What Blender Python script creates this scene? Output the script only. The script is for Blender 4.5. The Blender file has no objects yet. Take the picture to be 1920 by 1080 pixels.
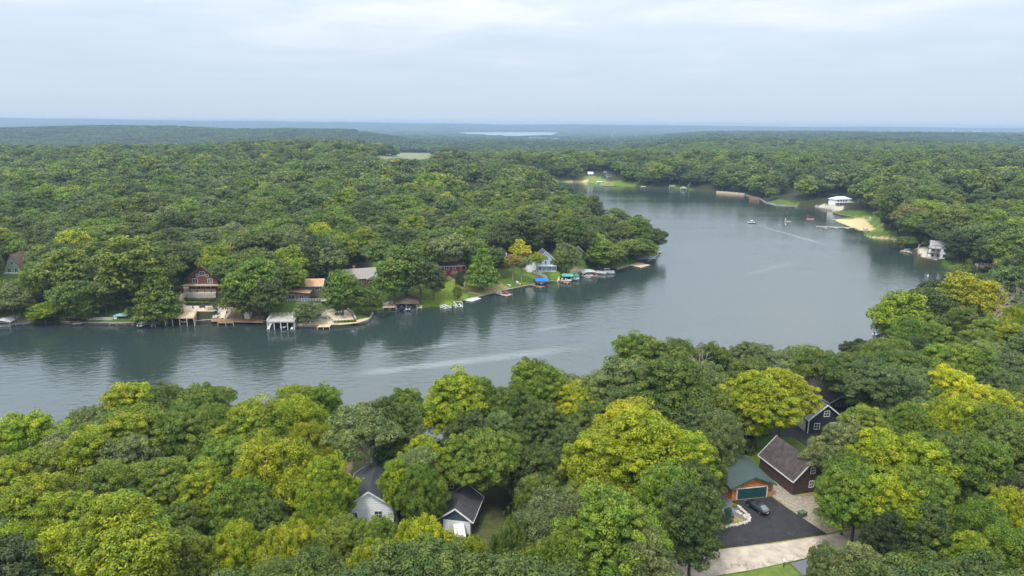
import bpy, math, random, colorsys
import numpy as np
from mathutils import Vector, Matrix
PI = math.pi; R = math.radians
rnd = random.Random(7)
scene = bpy.context.scene
col = scene.collection

# ------------------------------------------------------------------ camera
CAM_H = 78.0; PITCH = R(13.65); ROLL = R(0.42); FPX = 1281.0
cd = bpy.data.cameras.new('camera'); cam = bpy.data.objects.new('camera', cd); col.objects.link(cam)
cd.sensor_width = 36.0; cd.lens = 36.0 * FPX / 1920.0
cd.clip_start = 0.5; cd.clip_end = 40000
FWD = np.array([0, math.cos(PITCH), -math.sin(PITCH)])
UP0 = np.array([0, math.sin(PITCH), math.cos(PITCH)]); RT0 = np.array([1.0, 0, 0])
RT = RT0 * math.cos(ROLL) + UP0 * math.sin(ROLL)
UP = -RT0 * math.sin(ROLL) + UP0 * math.cos(ROLL)
m = Matrix.Identity(4)
for i in range(3):
    m[i][0] = RT[i]; m[i][1] = UP[i]; m[i][2] = -FWD[i]
m[2][3] = CAM_H
cam.matrix_world = m
scene.camera = cam

# ------------------------------------------------------------------ light
SUN_EL, SUN_AZ = R(60), R(212)          # compass azimuth, behind the camera and to its left
sl = bpy.data.lights.new('sun', 'SUN'); sl.energy = 2.3; sl.angle = R(11); sl.color = (1.0, 0.955, 0.88)
sun = bpy.data.objects.new('sun', sl); col.objects.link(sun)
sd = Vector((math.sin(SUN_AZ) * math.cos(SUN_EL), math.cos(SUN_AZ) * math.cos(SUN_EL), math.sin(SUN_EL)))
sun.rotation_euler = sd.to_track_quat('Z', 'Y').to_euler()
world = bpy.data.worlds.new('World'); scene.world = world; world.use_nodes = True
wt = world.node_tree; wt.nodes.clear()
def N(t, kind, **kw):
    n = t.nodes.new(kind)
    for k, v in kw.items():
        if k in ('inp',):
            for a, b in v.items(): n.inputs[a].default_value = b
        else: setattr(n, k, v)
    return n
def L(t, a, b): t.links.new(a, b)
def ramp(t, src, stops, interp='LINEAR'):
    r = N(t, 'ShaderNodeValToRGB'); r.color_ramp.interpolation = interp
    e = r.color_ramp.elements
    while len(e) < len(stops): e.new(0.5)
    for q, (p, c) in zip(e, stops):
        q.position = p; q.color = (*c, 1) if len(c) == 3 else c
    if src: L(t, src, r.inputs[0])
    return r
wo = N(wt, 'ShaderNodeOutputWorld'); bg1 = N(wt, 'ShaderNodeBackground'); bg2 = N(wt, 'ShaderNodeBackground')
sky = N(wt, 'ShaderNodeTexSky'); sky.sky_type = 'NISHITA'; sky.sun_disc = False
sky.sun_elevation = SUN_EL; sky.sun_rotation = SUN_AZ; sky.air_density = 1.2; sky.dust_density = 2.0
L(wt, sky.outputs[0], bg1.inputs[0]); bg1.inputs[1].default_value = 0.07
# the cloud deck: noise laid on a flat layer high above the place
tc = N(wt, 'ShaderNodeTexCoord'); sx = N(wt, 'ShaderNodeSeparateXYZ'); L(wt, tc.outputs['Generated'], sx.inputs[0])
def M(t, op, a, b=None, c=None):
    n = N(t, 'ShaderNodeMath', operation=op)
    for i, v in enumerate((a, b, c)):
        if v is None: continue
        if isinstance(v, (int, float)): n.inputs[i].default_value = v
        else: L(t, v, n.inputs[i])
    return n.outputs[0]
zz = M(wt, 'MAXIMUM', M(wt, 'ADD', sx.outputs[2], 0.06), 0.02)
cx = N(wt, 'ShaderNodeCombineXYZ'); L(wt, M(wt, 'DIVIDE', sx.outputs[0], zz), cx.inputs[0]); L(wt, M(wt, 'DIVIDE', sx.outputs[1], zz), cx.inputs[1])
cx.inputs[2].default_value = 3.3
n1 = N(wt, 'ShaderNodeTexNoise', inp={'Scale': 0.9, 'Detail': 7.0, 'Roughness': 0.58, 'Distortion': 0.35}); L(wt, cx.outputs[0], n1.inputs[0])
n2 = N(wt, 'ShaderNodeTexNoise', inp={'Scale': 0.32, 'Detail': 3.0, 'Roughness': 0.5}); L(wt, cx.outputs[0], n2.inputs[0])
nn = M(wt, 'ADD', M(wt, 'MULTIPLY', n1.outputs[0], 0.5), M(wt, 'MULTIPLY', n2.outputs[0], 0.5))
cr = ramp(wt, nn, [(0.36, (0.54, 0.65, 0.82)), (0.46, (0.66, 0.76, 0.89)), (0.55, (0.78, 0.85, 0.94)), (0.64, (0.98, 0.99, 1.02))])
# toward the horizon the deck thins into an even pale blue
hr = ramp(wt, sx.outputs[2], [(0.0, (0, 0, 0)), (0.03, (0.06, 0.06, 0.06)), (0.11, (0.35, 0.35, 0.35)), (0.19, (1, 1, 1))])
mixc = N(wt, 'ShaderNodeMix', data_type='RGBA'); L(wt, hr.outputs[0], mixc.inputs[0])
mixc.inputs[6].default_value = (0.575, 0.69, 0.82, 1); L(wt, cr.outputs[0], mixc.inputs[7])
warm = ramp(wt, sx.outputs[2], [(0.15, (1, 1, 1)), (0.5, (1.0, .95, .87))])
mw = N(wt, 'ShaderNodeMix', data_type='RGBA', blend_type='MULTIPLY'); mw.inputs[0].default_value = 1; L(wt, mixc.outputs[2], mw.inputs[6]); L(wt, warm.outputs[0], mw.inputs[7]); L(wt, mw.outputs[2], bg2.inputs[0])
# an overcast sky is brighter overhead than at the horizon
zr = ramp(wt, sx.outputs[2], [(0.0, (.72, .72, .72)), (0.19, (.82, .82, .82)), (0.34, (1.9, 1.9, 1.9)), (0.48, (2.4, 2.4, 2.4)), (1.0, (2.3, 2.3, 2.3))])
L(wt, zr.outputs[0], bg2.inputs[1])
wm = N(wt, 'ShaderNodeMixShader'); wm.inputs[0].default_value = 0.90
L(wt, bg1.outputs[0], wm.inputs[1]); L(wt, bg2.outputs[0], wm.inputs[2]); L(wt, wm.outputs[0], wo.inputs[0])
vs = scene.view_settings
vs.view_transform = 'Standard'; vs.look = 'None'; vs.gamma = 1.0; vs.use_curve_mapping = False; vs.exposure = 0.62
cy = scene.cycles
cy.max_bounces = 6; cy.diffuse_bounces = 2; cy.glossy_bounces = 3; cy.transmission_bounces = 3; cy.volume_bounces = 1; cy.transparent_max_bounces = 6
cy.use_denoising = True; cy.denoiser = 'OPENIMAGEDENOISE'; cy.denoising_prefilter = 'ACCURATE'; cy.denoising_input_passes = 'RGB_ALBEDO_NORMAL'; cy.use_adaptive_sampling = True; cy.adaptive_threshold = 0.02
scene.render.use_persistent_data = False

# ------------------------------------------------------------------ from a picture point to the place
def ray(px, py):
    return FWD + RT * ((px - 960) / FPX) - UP * ((py - 540) / FPX)
def P(px, py, h=0.0):
    d = ray(px, py); t = (h - CAM_H) / d[2]
    return np.array([d[0] * t, d[1] * t, h])
def PD(px, py, depth):                      # point on the ray at a depth along the view axis
    d = ray(px, py); return np.array([0, 0, CAM_H]) + d * depth
def project(x, y, z):
    v = np.stack([x, y, z - CAM_H], -1)
    dz = v @ FWD; s = FPX / np.maximum(dz, 1e-3)
    return 960 + (v @ RT) * s, 540 - (v @ UP) * s, dz

# ------------------------------------------------------------------ noise
def vnoise(x, y, seed=0):
    xi = np.floor(x).astype(np.int64); yi = np.floor(y).astype(np.int64)
    fx = x - xi; fy = y - yi; fx = fx * fx * (3 - 2 * fx); fy = fy * fy * (3 - 2 * fy)
    def hsh(a, b):
        n = (a * 374761393 + b * 668265263 + seed * 1442695041) & 0xffffffff
        n = ((n ^ (n >> 13)) * 1274126177) & 0xffffffff
        return ((n ^ (n >> 16)) & 0xffff) / 65535.0
    a = hsh(xi, yi); b = hsh(xi + 1, yi); c = hsh(xi, yi + 1); d = hsh(xi + 1, yi + 1)
    return (a * (1 - fx) + b * fx) * (1 - fy) + (c * (1 - fx) + d * fx) * fy
def sst(a, b, v):
    t = np.clip((v - a) / (b - a), 0, 1); return t * t * (3 - 2 * t)

# ------------------------------------------------------------------ shoreline of the lake (waterline, z = 0)
SHORE_PX = [(-900, 660), (-500, 640), (-200, 628), (0, 614), (50, 608), (115, 607), (165, 609), (300, 609), (395, 603), (495, 605), (556, 613),
    (640, 611), (690, 602), (700, 594), (712, 582), (735, 577), (795, 577), (850, 574), (880, 562), (925, 552), (965, 541), (1000, 534),
    (1045, 526), (1090, 515), (1150, 506), (1180, 498), (1215, 490), (1232, 480), (1237, 471), (1228, 460), (1210, 440), (1150, 409),
    (1095, 386), (1050, 368), (960, 352), (880, 345.5), (900, 340.5), (1035, 341), (1115, 342.5), (1125, 347), (1195, 350), (1215, 353), (1255, 354),
    (1300, 357), (1345, 361), (1395, 365), (1430, 374), (1440, 381), (1495, 386), (1528, 388), (1560, 394), (1562, 400), (1580, 405),
    (1618, 410), (1566, 411), (1592, 422), (1612, 430), (1640, 434), (1616, 440), (1632, 446), (1672, 449), (1686, 462), (1695, 470), (1720, 481),
    (1742, 492), (1757, 501), (1785, 509), (1800, 517), (1770, 545), (1710, 595), (1668, 622), (1650, 648), (1630, 690), (1590, 735),
    (1500, 758), (1400, 752), (1280, 752), (1180, 752), (1100, 775), (980, 800), (880, 820), (815, 832), (740, 838), (640, 836),
    (500, 836), (300, 846), (150, 872), (20, 905), (-200, 965), (-700, 1120), (-1100, 1240)]
SHORE = np.array([P(a, b)[:2] for a, b in SHORE_PX])
def lake_sd(x, y):
    x = np.asarray(x, float); y = np.asarray(y, float)
    sh = x.shape; x = x.ravel(); y = y.ravel()
    out = np.empty(x.size); n = len(SHORE)
    A = SHORE; B = np.roll(SHORE, -1, 0)
    for i0 in range(0, x.size, 40000):
        X = x[i0:i0 + 40000, None]; Y = y[i0:i0 + 40000, None]
        dx = B[:, 0] - A[:, 0]; dy = B[:, 1] - A[:, 1]
        t = np.clip(((X - A[:, 0]) * dx + (Y - A[:, 1]) * dy) / (dx * dx + dy * dy), 0, 1)
        d = np.sqrt(((X - A[:, 0] - t * dx) ** 2 + (Y - A[:, 1] - t * dy) ** 2).min(1))
        cond = ((A[:, 1] > Y) != (B[:, 1] > Y)) & (X < dx * (Y - A[:, 1]) / np.where(dy == 0, 1e-9, dy) + A[:, 0])
        ins = (cond.sum(1) % 2) == 1
        out[i0:i0 + 40000] = np.where(ins, -d, d)
    return out.reshape(sh)
def inpoly(px, py, poly):
    px = np.asarray(px, float); py = np.asarray(py, float)
    A = np.array(poly, float); B = np.roll(A, -1, 0); c = np.zeros(px.shape, bool)
    for (ax, ay), (bx, by) in zip(A, B):
        if ay == by: continue
        c ^= ((ay > py) != (by > py)) & (px < (bx - ax) * (py - ay) / (by - ay) + ax)
    return c

# ------------------------------------------------------------------ the lie of the land
PADS = []          # (world polygon Nx2, height, margin)
SLOPE = []
def pad(cx_, cy_, r, h, mrg=6): PADS.append(((cx_, cy_, r), h, mrg))
def padpoly(poly, h, mrg=4): PADS.append((np.array(poly, float), h, mrg))
def poly_sd(x, y, poly):
    A = poly; B = np.roll(A, -1, 0); d = np.full(x.shape, 1e9)
    for (ax, ay), (bx, by) in zip(A, B):
        dx, dy = bx - ax, by - ay
        t = np.clip(((x - ax) * dx + (y - ay) * dy) / (dx * dx + dy * dy + 1e-9), 0, 1)
        d = np.minimum(d, np.hypot(x - ax - t * dx, y - ay - t * dy))
    return np.where(inpoly(x, y, poly), -d, d)
def ground(x, y, pads=True):
    x = np.asarray(x, float); y = np.asarray(y, float)
    d = lake_sd(x, y)
    far = sst(650, 1500, y)
    hills = (vnoise(x / 330 + 3.1, y / 300 + 1.7, 1) - 0.5) * 13 + (vnoise(x / 120, y / 120, 2) - 0.5) * 4 * (1 - far)
    hills = hills * (0.45 + 0.55 * sst(400, 900, y) ) + (vnoise(x / 900 + 5, y / 800, 4) - 0.5) * 10 * far
    up = 9.5 + 5 * far + hills
    ul = sst(-0.02, -0.14, x / (y + 1)) * sst(700, 1000, y)                 # the left-hand ridges, one behind the other
    yy = y + (vnoise(x / 420, y * 0 + 7, 9) - 0.5) * 420
    prof = np.interp(yy, [700, 1000, 1180, 1500, 2000, 2500, 3000, 3300, 3900], [10, 15, 18, -14, -22, -12, 18, 22, -30])
    up = up * (1 - ul) + (prof + hills * 1.3) * ul
    up = up + 21 * np.exp(-((x + 470) / 260) ** 2 - ((y - 1560) / 170) ** 2)
    ur = sst(0.16, 0.30, x / (y + 1)) * sst(900, 1300, y)
    prof2 = np.interp(y, [900, 1300, 1700, 2400, 3000, 4200, 5000], [11, 4, 10, 3, 14, 10, 14])
    up = up * (1 - ur) + (prof2 + hills * 1.2) * ur + 4 * sst(0.30, 0.55, x / (y + 1)) * sst(300, 500, y)
    up = up - 3 * sst(285, 330, y) * sst(800, 620, y) * sst(0.12, -0.05, x / (y + 1))
    u = x / (y + 1)
    vm = sst(-0.24, -0.12, u + (vnoise(y / 500, y * 0 + 2, 5) - 0.5) * 0.10) * sst(0.30, 0.12, u) * sst(980, 1250, y)
    floor = -6 - 34 * sst(1200, 5200, y) + (vnoise(x / 260, y / 260, 6) - 0.5) * 9
    up = up * (1 - vm) + floor * vm
    rv = sst(4600, 5600, y); up = up * (1 - rv) - 45 * rv
    bl = sst(8400, 11800, y); up = up + bl * (66 + 34 * sst(0.15, -0.7, u) + (vnoise(x / 900, y / 2500, 8) - 0.5) * 18 + (vnoise(x / 260, y / 900, 18) - 0.5) * 7)
    rise = 1 - np.exp(-np.maximum(d, 0) / 26)
    # the far shore meets the water with gentler lawns
    land = 0.55 + (up - 0.55) * rise
    land = np.where(y > 1100, up, land)
    h = np.where(d > 0, np.where(d < 1.2, -0.5 + d / 1.2 * 1.05, land), -0.5 - 3 * (1 - np.exp(np.minimum(d, 0) / 8)))
    h = np.minimum(h, 66.0)
    if pads:
        for s, ph, mg in PADS:
            if isinstance(s, tuple):
                x0, x1, y0, y1 = s[0] - s[2] - mg, s[0] + s[2] + mg, s[1] - s[2] - mg, s[1] + s[2] + mg
            else:
                x0, x1, y0, y1 = s[:, 0].min() - mg, s[:, 0].max() + mg, s[:, 1].min() - mg, s[:, 1].max() + mg
            q = (x > x0) & (x < x1) & (y > y0) & (y < y1)
            if not q.any(): continue
            if isinstance(s, tuple): sdv = np.hypot(x[q] - s[0], y[q] - s[1]) - s[2]
            else: sdv = poly_sd(x[q], y[q], s)
            w = sst(mg, 0, sdv); h = np.array(h, float); h[q] = h[q] * (1 - w) + ph * w
    return h
def G(x, y): return float(ground(np.array([x]), np.array([y]))[0])
def PG(px, py, dh=0.0):                     # picture point to the ground surface
    h = 8.0
    for _ in range(12):
        p = P(px, py, h + dh); h = 0.5 * h + 0.5 * G(p[0], p[1])
    p = P(px, py, h + dh); return np.array([p[0], p[1], G(p[0], p[1])])

# ------------------------------------------------------------------ tagging, empties
def tag(o, label=None, cat=None, group=None, kind=None):
    if label: o['label'] = label
    if cat: o['category'] = cat
    if group: o['group'] = group
    if kind: o['kind'] = kind
    return o
def empty(name, loc=(0, 0, 0), rz=0.0, **k):
    o = bpy.data.objects.new(name, None); col.objects.link(o); o.location = loc; o.rotation_euler = (0, 0, rz)
    o.empty_display_size = 0.5
    return tag(o, **k)
def link(name, me, parent=None):
    o = bpy.data.objects.new(name, me); col.objects.link(o)
    if parent is not None: o.parent = parent
    return o

# ------------------------------------------------------------------ materials
MATS = {}
def mat(name, c, rough=0.75, var=0.12, scale=1.5, c2=None, bump=0.0, bscale=8.0, metal=0.0, spec=0.4, stripes=None, det=5.0):
    if name in MATS: return MATS[name]
    ma = bpy.data.materials.new(name); ma.use_nodes = True; t = ma.node_tree
    b = t.nodes['Principled BSDF']; b.inputs['Roughness'].default_value = rough; b.inputs['Metallic'].default_value = metal
    b.inputs['Specular IOR Level'].default_value = spec
    g = N(t, 'ShaderNodeTexCoord'); co = g.outputs['Object']
    nz = N(t, 'ShaderNodeTexNoise', inp={'Scale': scale, 'Detail': det, 'Roughness': 0.6}); L(t, co, nz.inputs[0])
    lo = c2 if c2 else tuple(v * (1 - var * 2) for v in c); hi = c if c2 else tuple(min(1, v * (1 + var)) for v in c)
    r = ramp(t, nz.outputs[0], [(0.32, lo), (0.66, hi)]); out = r.outputs[0]
    if stripes:                                   # (axis, period in m, darkness)
        ax, per, dk = stripes
        s = N(t, 'ShaderNodeSeparateXYZ'); L(t, co, s.inputs[0])
        f = M(t, 'FRACT', M(t, 'MULTIPLY', s.outputs[ax], 1.0 / per))
        k = M(t, 'LESS_THAN', f, 0.12)
        board = N(t, 'ShaderNodeTexWhiteNoise', noise_dimensions='1D'); L(t, M(t, 'FLOOR', M(t, 'MULTIPLY', s.outputs[ax], 1.0 / per)), board.inputs['W'])
        fac = M(t, 'MULTIPLY', M(t, 'SUBTRACT', 1.0, M(t, 'MULTIPLY', k, dk)), M(t, 'ADD', 0.86, M(t, 'MULTIPLY', board.outputs[0], 0.22)))
        mx = N(t, 'ShaderNodeVectorMath', operation='SCALE'); L(t, out, mx.inputs[0]); L(t, fac, mx.inputs['Scale']); out = mx.outputs[0]
    L(t, out, b.inputs['Base Color'])
    if bump:
        n3 = N(t, 'ShaderNodeTexNoise', inp={'Scale': bscale, 'Detail': 3.0}); L(t, co, n3.inputs[0])
        bp = N(t, 'ShaderNodeBump', inp={'Strength': bump, 'Distance': 0.05}); L(t, n3.outputs[0], bp.inputs['Height']); L(t, bp.outputs[0], b.inputs['Normal'])
    MATS[name] = ma; return ma
# ------------------------------------------------------------------ ground sheet
def make_ground():
    # rows by distance, columns by bearing: fine where the picture is fine
    rows = [8.0]
    while rows[-1] < 13300:
        y = rows[-1]
        if y < 100: st = 2.0
        elif y < 250: st = 1.3
        elif y < 420: st = 1.25
        elif y < 1200: st = 1.25 + (y - 420) * 0.0075
        else: st = y * 0.014
        rows.append(y + st)
    rows = np.array(rows)
    us = np.concatenate([np.linspace(-3.2, -0.86, 24)[:-1], np.linspace(-0.86, 0.86, 470), np.linspace(0.86, 3.2, 24)[1:]])
    U, Y = np.meshgrid(us, rows); X = U * (Y + 25)
    Z = ground(X.ravel(), Y.ravel()).reshape(X.shape)
    nr, nc = X.shape
    co = np.stack([X, Y, Z], -1).reshape(-1, 3)
    i = np.arange(nr * nc).reshape(nr, nc)
    q = np.stack([i[:-1, :-1], i[:-1, 1:], i[1:, 1:], i[1:, :-1]], -1).reshape(-1, 4)
    me = bpy.data.meshes.new('ground'); quads_to(me, co, q, smooth=True)
    # what grows or lies on it, as the surface's own covering: lawn, straw, sand, forest floor
    x = co[:, 0]; y = co[:, 1]; px, py, dz = project(x, y, co[:, 2])
    cov = np.zeros((len(co), 4)); cov[:, 3] = 1
    n_ = vnoise(x / 14, y / 14, 11) * 0.5 + 0.25
    base = np.array([0.030, 0.034, 0.014]); cov[:, :3] = base * (0.7 + 0.6 * n_[:, None])
    fardeep = sst(700, 1500, y)[:, None]
    cov[:, :3] = cov[:, :3] * (1 - fardeep) + np.array([0.035, 0.055, 0.022]) * fardeep
    for poly, c1, c2, lo, hi in COVER:
        k = inpoly(px, py, poly) & (dz > lo) & (dz < hi)
        f = n_[k][:, None]; cov[k, :3] = np.array(c1) * (1 - f) + np.array(c2) * f
    at = me.color_attributes.new('cover', 'FLOAT_COLOR', 'POINT'); at.data.foreach_set('color', cov.ravel())
    ma = bpy.data.materials.new('ground'); ma.use_nodes = True; t = ma.node_tree; b = t.nodes['Principled BSDF']
    b.inputs['Roughness'].default_value = 0.95; b.inputs['Specular IOR Level'].default_value = 0.15
    a = N(t, 'ShaderNodeAttribute', attribute_name='cover')
    g = N(t, 'ShaderNodeNewGeometry')
    nz = N(t, 'ShaderNodeTexNoise', inp={'Scale': 0.9, 'Detail': 6.0, 'Roughness': 0.65}); L(t, g.outputs['Position'], nz.inputs[0])
    r = ramp(t, nz.outputs[0], [(0.3, (0.62, 0.66, 0.6)), (0.7, (1.3, 1.26, 1.2))])
    mx = N(t, 'ShaderNodeMix', data_type='RGBA', blend_type='MULTIPLY'); mx.inputs[0].default_value = 1
    L(t, a.outputs['Color'], mx.inputs[6]); L(t, r.outputs[0], mx.inputs[7]); L(t, mx.outputs[2], b.inputs['Base Color'])
    me.materials.append(ma)
    o = link('ground', me); tag(o, kind='structure'); return o
def quads_to(me, co, q, smooth=False):
    co = np.asarray(co, np.float32); q = np.asarray(q, np.int32)
    me.vertices.add(len(co)); me.vertices.foreach_set('co', co.ravel())
    me.loops.add(q.size); me.loops.foreach_set('vertex_index', q.ravel())
    me.polygons.add(len(q)); me.polygons.foreach_set('loop_start', np.arange(0, q.size, 4, dtype=np.int32))
    me.update(calc_edges=True)
    if smooth: me.polygons.foreach_set('use_smooth', np.ones(len(q), bool))
    me.validate()

# ------------------------------------------------------------------ water
WAKES_SHEEN = [((660, 702), (1120, 648), 2.8, 5.5, .13), ((700, 668), (900, 636), 2.0, 3.2, .09), ((1000, 622), (1110, 600), 1.6, 3.0, .08), ((1412, 420), (1560, 462), .6, 3.0, .26), ((1412, 419.5), (1530, 434), .5, 2.5, .12), ((1395, 516), (1500, 488), 2.0, 5.0, .05), ((1235, 484), (1320, 470), .5, 1.2, .10)]
def water_mat(name, deep, ripple, rough):
    ma = bpy.data.materials.new(name); ma.use_nodes = True; t = ma.node_tree; b = t.nodes['Principled BSDF']
    b.inputs['Base Color'].default_value = (*deep, 1); b.inputs['IOR'].default_value = 1.42
    g = N(t, 'ShaderNodeNewGeometry'); pos = g.outputs['Position']
    mp = N(t, 'ShaderNodeMapping'); mp.inputs['Rotation'].default_value = (0, 0, R(-16)); mp.inputs['Scale'].default_value = (0.42, 1.0, 1.0); L(t, pos, mp.inputs[0])
    w1 = N(t, 'ShaderNodeTexNoise', inp={'Scale': 0.55, 'Detail': 3.0, 'Roughness': 0.6, 'Distortion': 0.6}); L(t, mp.outputs[0], w1.inputs[0])
    w2 = N(t, 'ShaderNodeTexNoise', inp={'Scale': 2.4, 'Detail': 2.0}); L(t, mp.outputs[0], w2.inputs[0])
    # wind lanes: broad patches of calmer and rougher water
    mp2 = N(t, 'ShaderNodeMapping'); mp2.inputs['Rotation'].default_value = (0, 0, R(-27)); mp2.inputs['Scale'].default_value = (0.0045, 0.030, 1.0); L(t, pos, mp2.inputs[0])
    w3 = N(t, 'ShaderNodeTexNoise', inp={'Scale': 1.0, 'Detail': 3.0, 'Distortion': 0.4}); L(t, mp2.outputs[0], w3.inputs[0])
    lane = ramp(t, w3.outputs[0], [(0.40, (0.15, 0.15, 0.15)), (0.60, (1, 1, 1))])
    h = M(t, 'ADD', M(t, 'MULTIPLY', w1.outputs[0], 1.0), M(t, 'MULTIPLY', w2.outputs[0], 0.12))
    bp = N(t, 'ShaderNodeBump'); bp.inputs['Distance'].default_value = ripple
    L(t, h, bp.inputs['Height']); L(t, M(t, 'ADD', 0.45, M(t, 'MULTIPLY', lane.outputs[0], 0.55)), bp.inputs['Strength'])
    L(t, bp.outputs[0], b.inputs['Normal'])
    L(t, M(t, 'ADD', rough, M(t, 'MULTIPLY', lane.outputs[0], 0.04)), b.inputs['Roughness'])
    # boat wakes, and pale wind streaks with reflected sky painted into the base colour
    wake_sheen = None; sp = N(t, 'ShaderNodeSeparateXYZ'); L(t, pos, sp.inputs[0])
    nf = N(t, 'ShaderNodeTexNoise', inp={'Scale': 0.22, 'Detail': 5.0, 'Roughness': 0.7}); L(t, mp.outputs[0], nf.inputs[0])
    for (p0, p1, w0, w1, amp) in (WAKES_SHEEN if name == 'lake_water' else ()):
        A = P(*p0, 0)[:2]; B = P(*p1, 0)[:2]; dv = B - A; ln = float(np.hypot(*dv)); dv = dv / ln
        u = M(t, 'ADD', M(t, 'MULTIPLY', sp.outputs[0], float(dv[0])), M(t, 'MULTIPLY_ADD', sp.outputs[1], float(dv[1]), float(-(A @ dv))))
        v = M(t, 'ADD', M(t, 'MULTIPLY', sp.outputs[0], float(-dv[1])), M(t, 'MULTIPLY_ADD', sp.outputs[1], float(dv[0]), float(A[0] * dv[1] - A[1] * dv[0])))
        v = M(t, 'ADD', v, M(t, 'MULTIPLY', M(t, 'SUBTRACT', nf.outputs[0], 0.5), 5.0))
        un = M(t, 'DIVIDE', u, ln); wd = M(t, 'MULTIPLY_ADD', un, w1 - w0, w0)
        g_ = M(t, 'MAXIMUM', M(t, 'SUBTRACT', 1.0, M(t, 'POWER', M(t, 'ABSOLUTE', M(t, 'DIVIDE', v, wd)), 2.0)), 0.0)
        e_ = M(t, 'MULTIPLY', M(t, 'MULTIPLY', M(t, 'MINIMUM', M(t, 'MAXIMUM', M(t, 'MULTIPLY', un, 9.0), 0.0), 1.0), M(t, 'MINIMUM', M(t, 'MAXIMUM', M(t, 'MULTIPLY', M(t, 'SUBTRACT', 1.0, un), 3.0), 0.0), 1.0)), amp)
        k = M(t, 'MULTIPLY', M(t, 'MULTIPLY', g_, e_), M(t, 'ADD', 0.35, nf.outputs[0])); wake_sheen = k if wake_sheen is None else M(t, 'MAXIMUM', wake_sheen, k)
    if wake_sheen is not None:
        mx = N(t, 'ShaderNodeMix', data_type='RGBA'); L(t, wake_sheen, mx.inputs[0]); mx.inputs[6].default_value = (*deep, 1); mx.inputs[7].default_value = (.55, .58, .60, 1); L(t, mx.outputs[2], b.inputs['Base Color'])
    return ma
def poly_mesh(name, pts, ma, kind='structure', parent=None):
    me = bpy.data.meshes.new(name); me.from_pydata([tuple(map(float, p)) for p in pts], [], [list(range(len(pts)))]); me.materials.append(ma)
    if me.polygons[0].normal.z < 0: me.flip_normals()
    o = link(name, me, parent)
    if kind: tag(o, kind=kind)
    return o
HAZE = 0.000115
LAWN = ((0.045, 0.085, 0.012), (0.085, 0.125, 0.020)); BRIGHT = ((0.075, 0.125, 0.012), (0.13, 0.175, 0.022)); STRAW = ((0.17, 0.15, 0.06), (0.24, 0.20, 0.09))
SAND = ((0.42, 0.32, 0.18), (0.50, 0.39, 0.23)); EARTH = ((0.10, 0.075, 0.045), (0.15, 0.11, 0.07)); FIELD = ((0.12, 0.14, 0.055), (0.17, 0.165, 0.08)); GRAV = ((0.30, 0.27, 0.22), (0.42, 0.38, 0.32))
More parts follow.
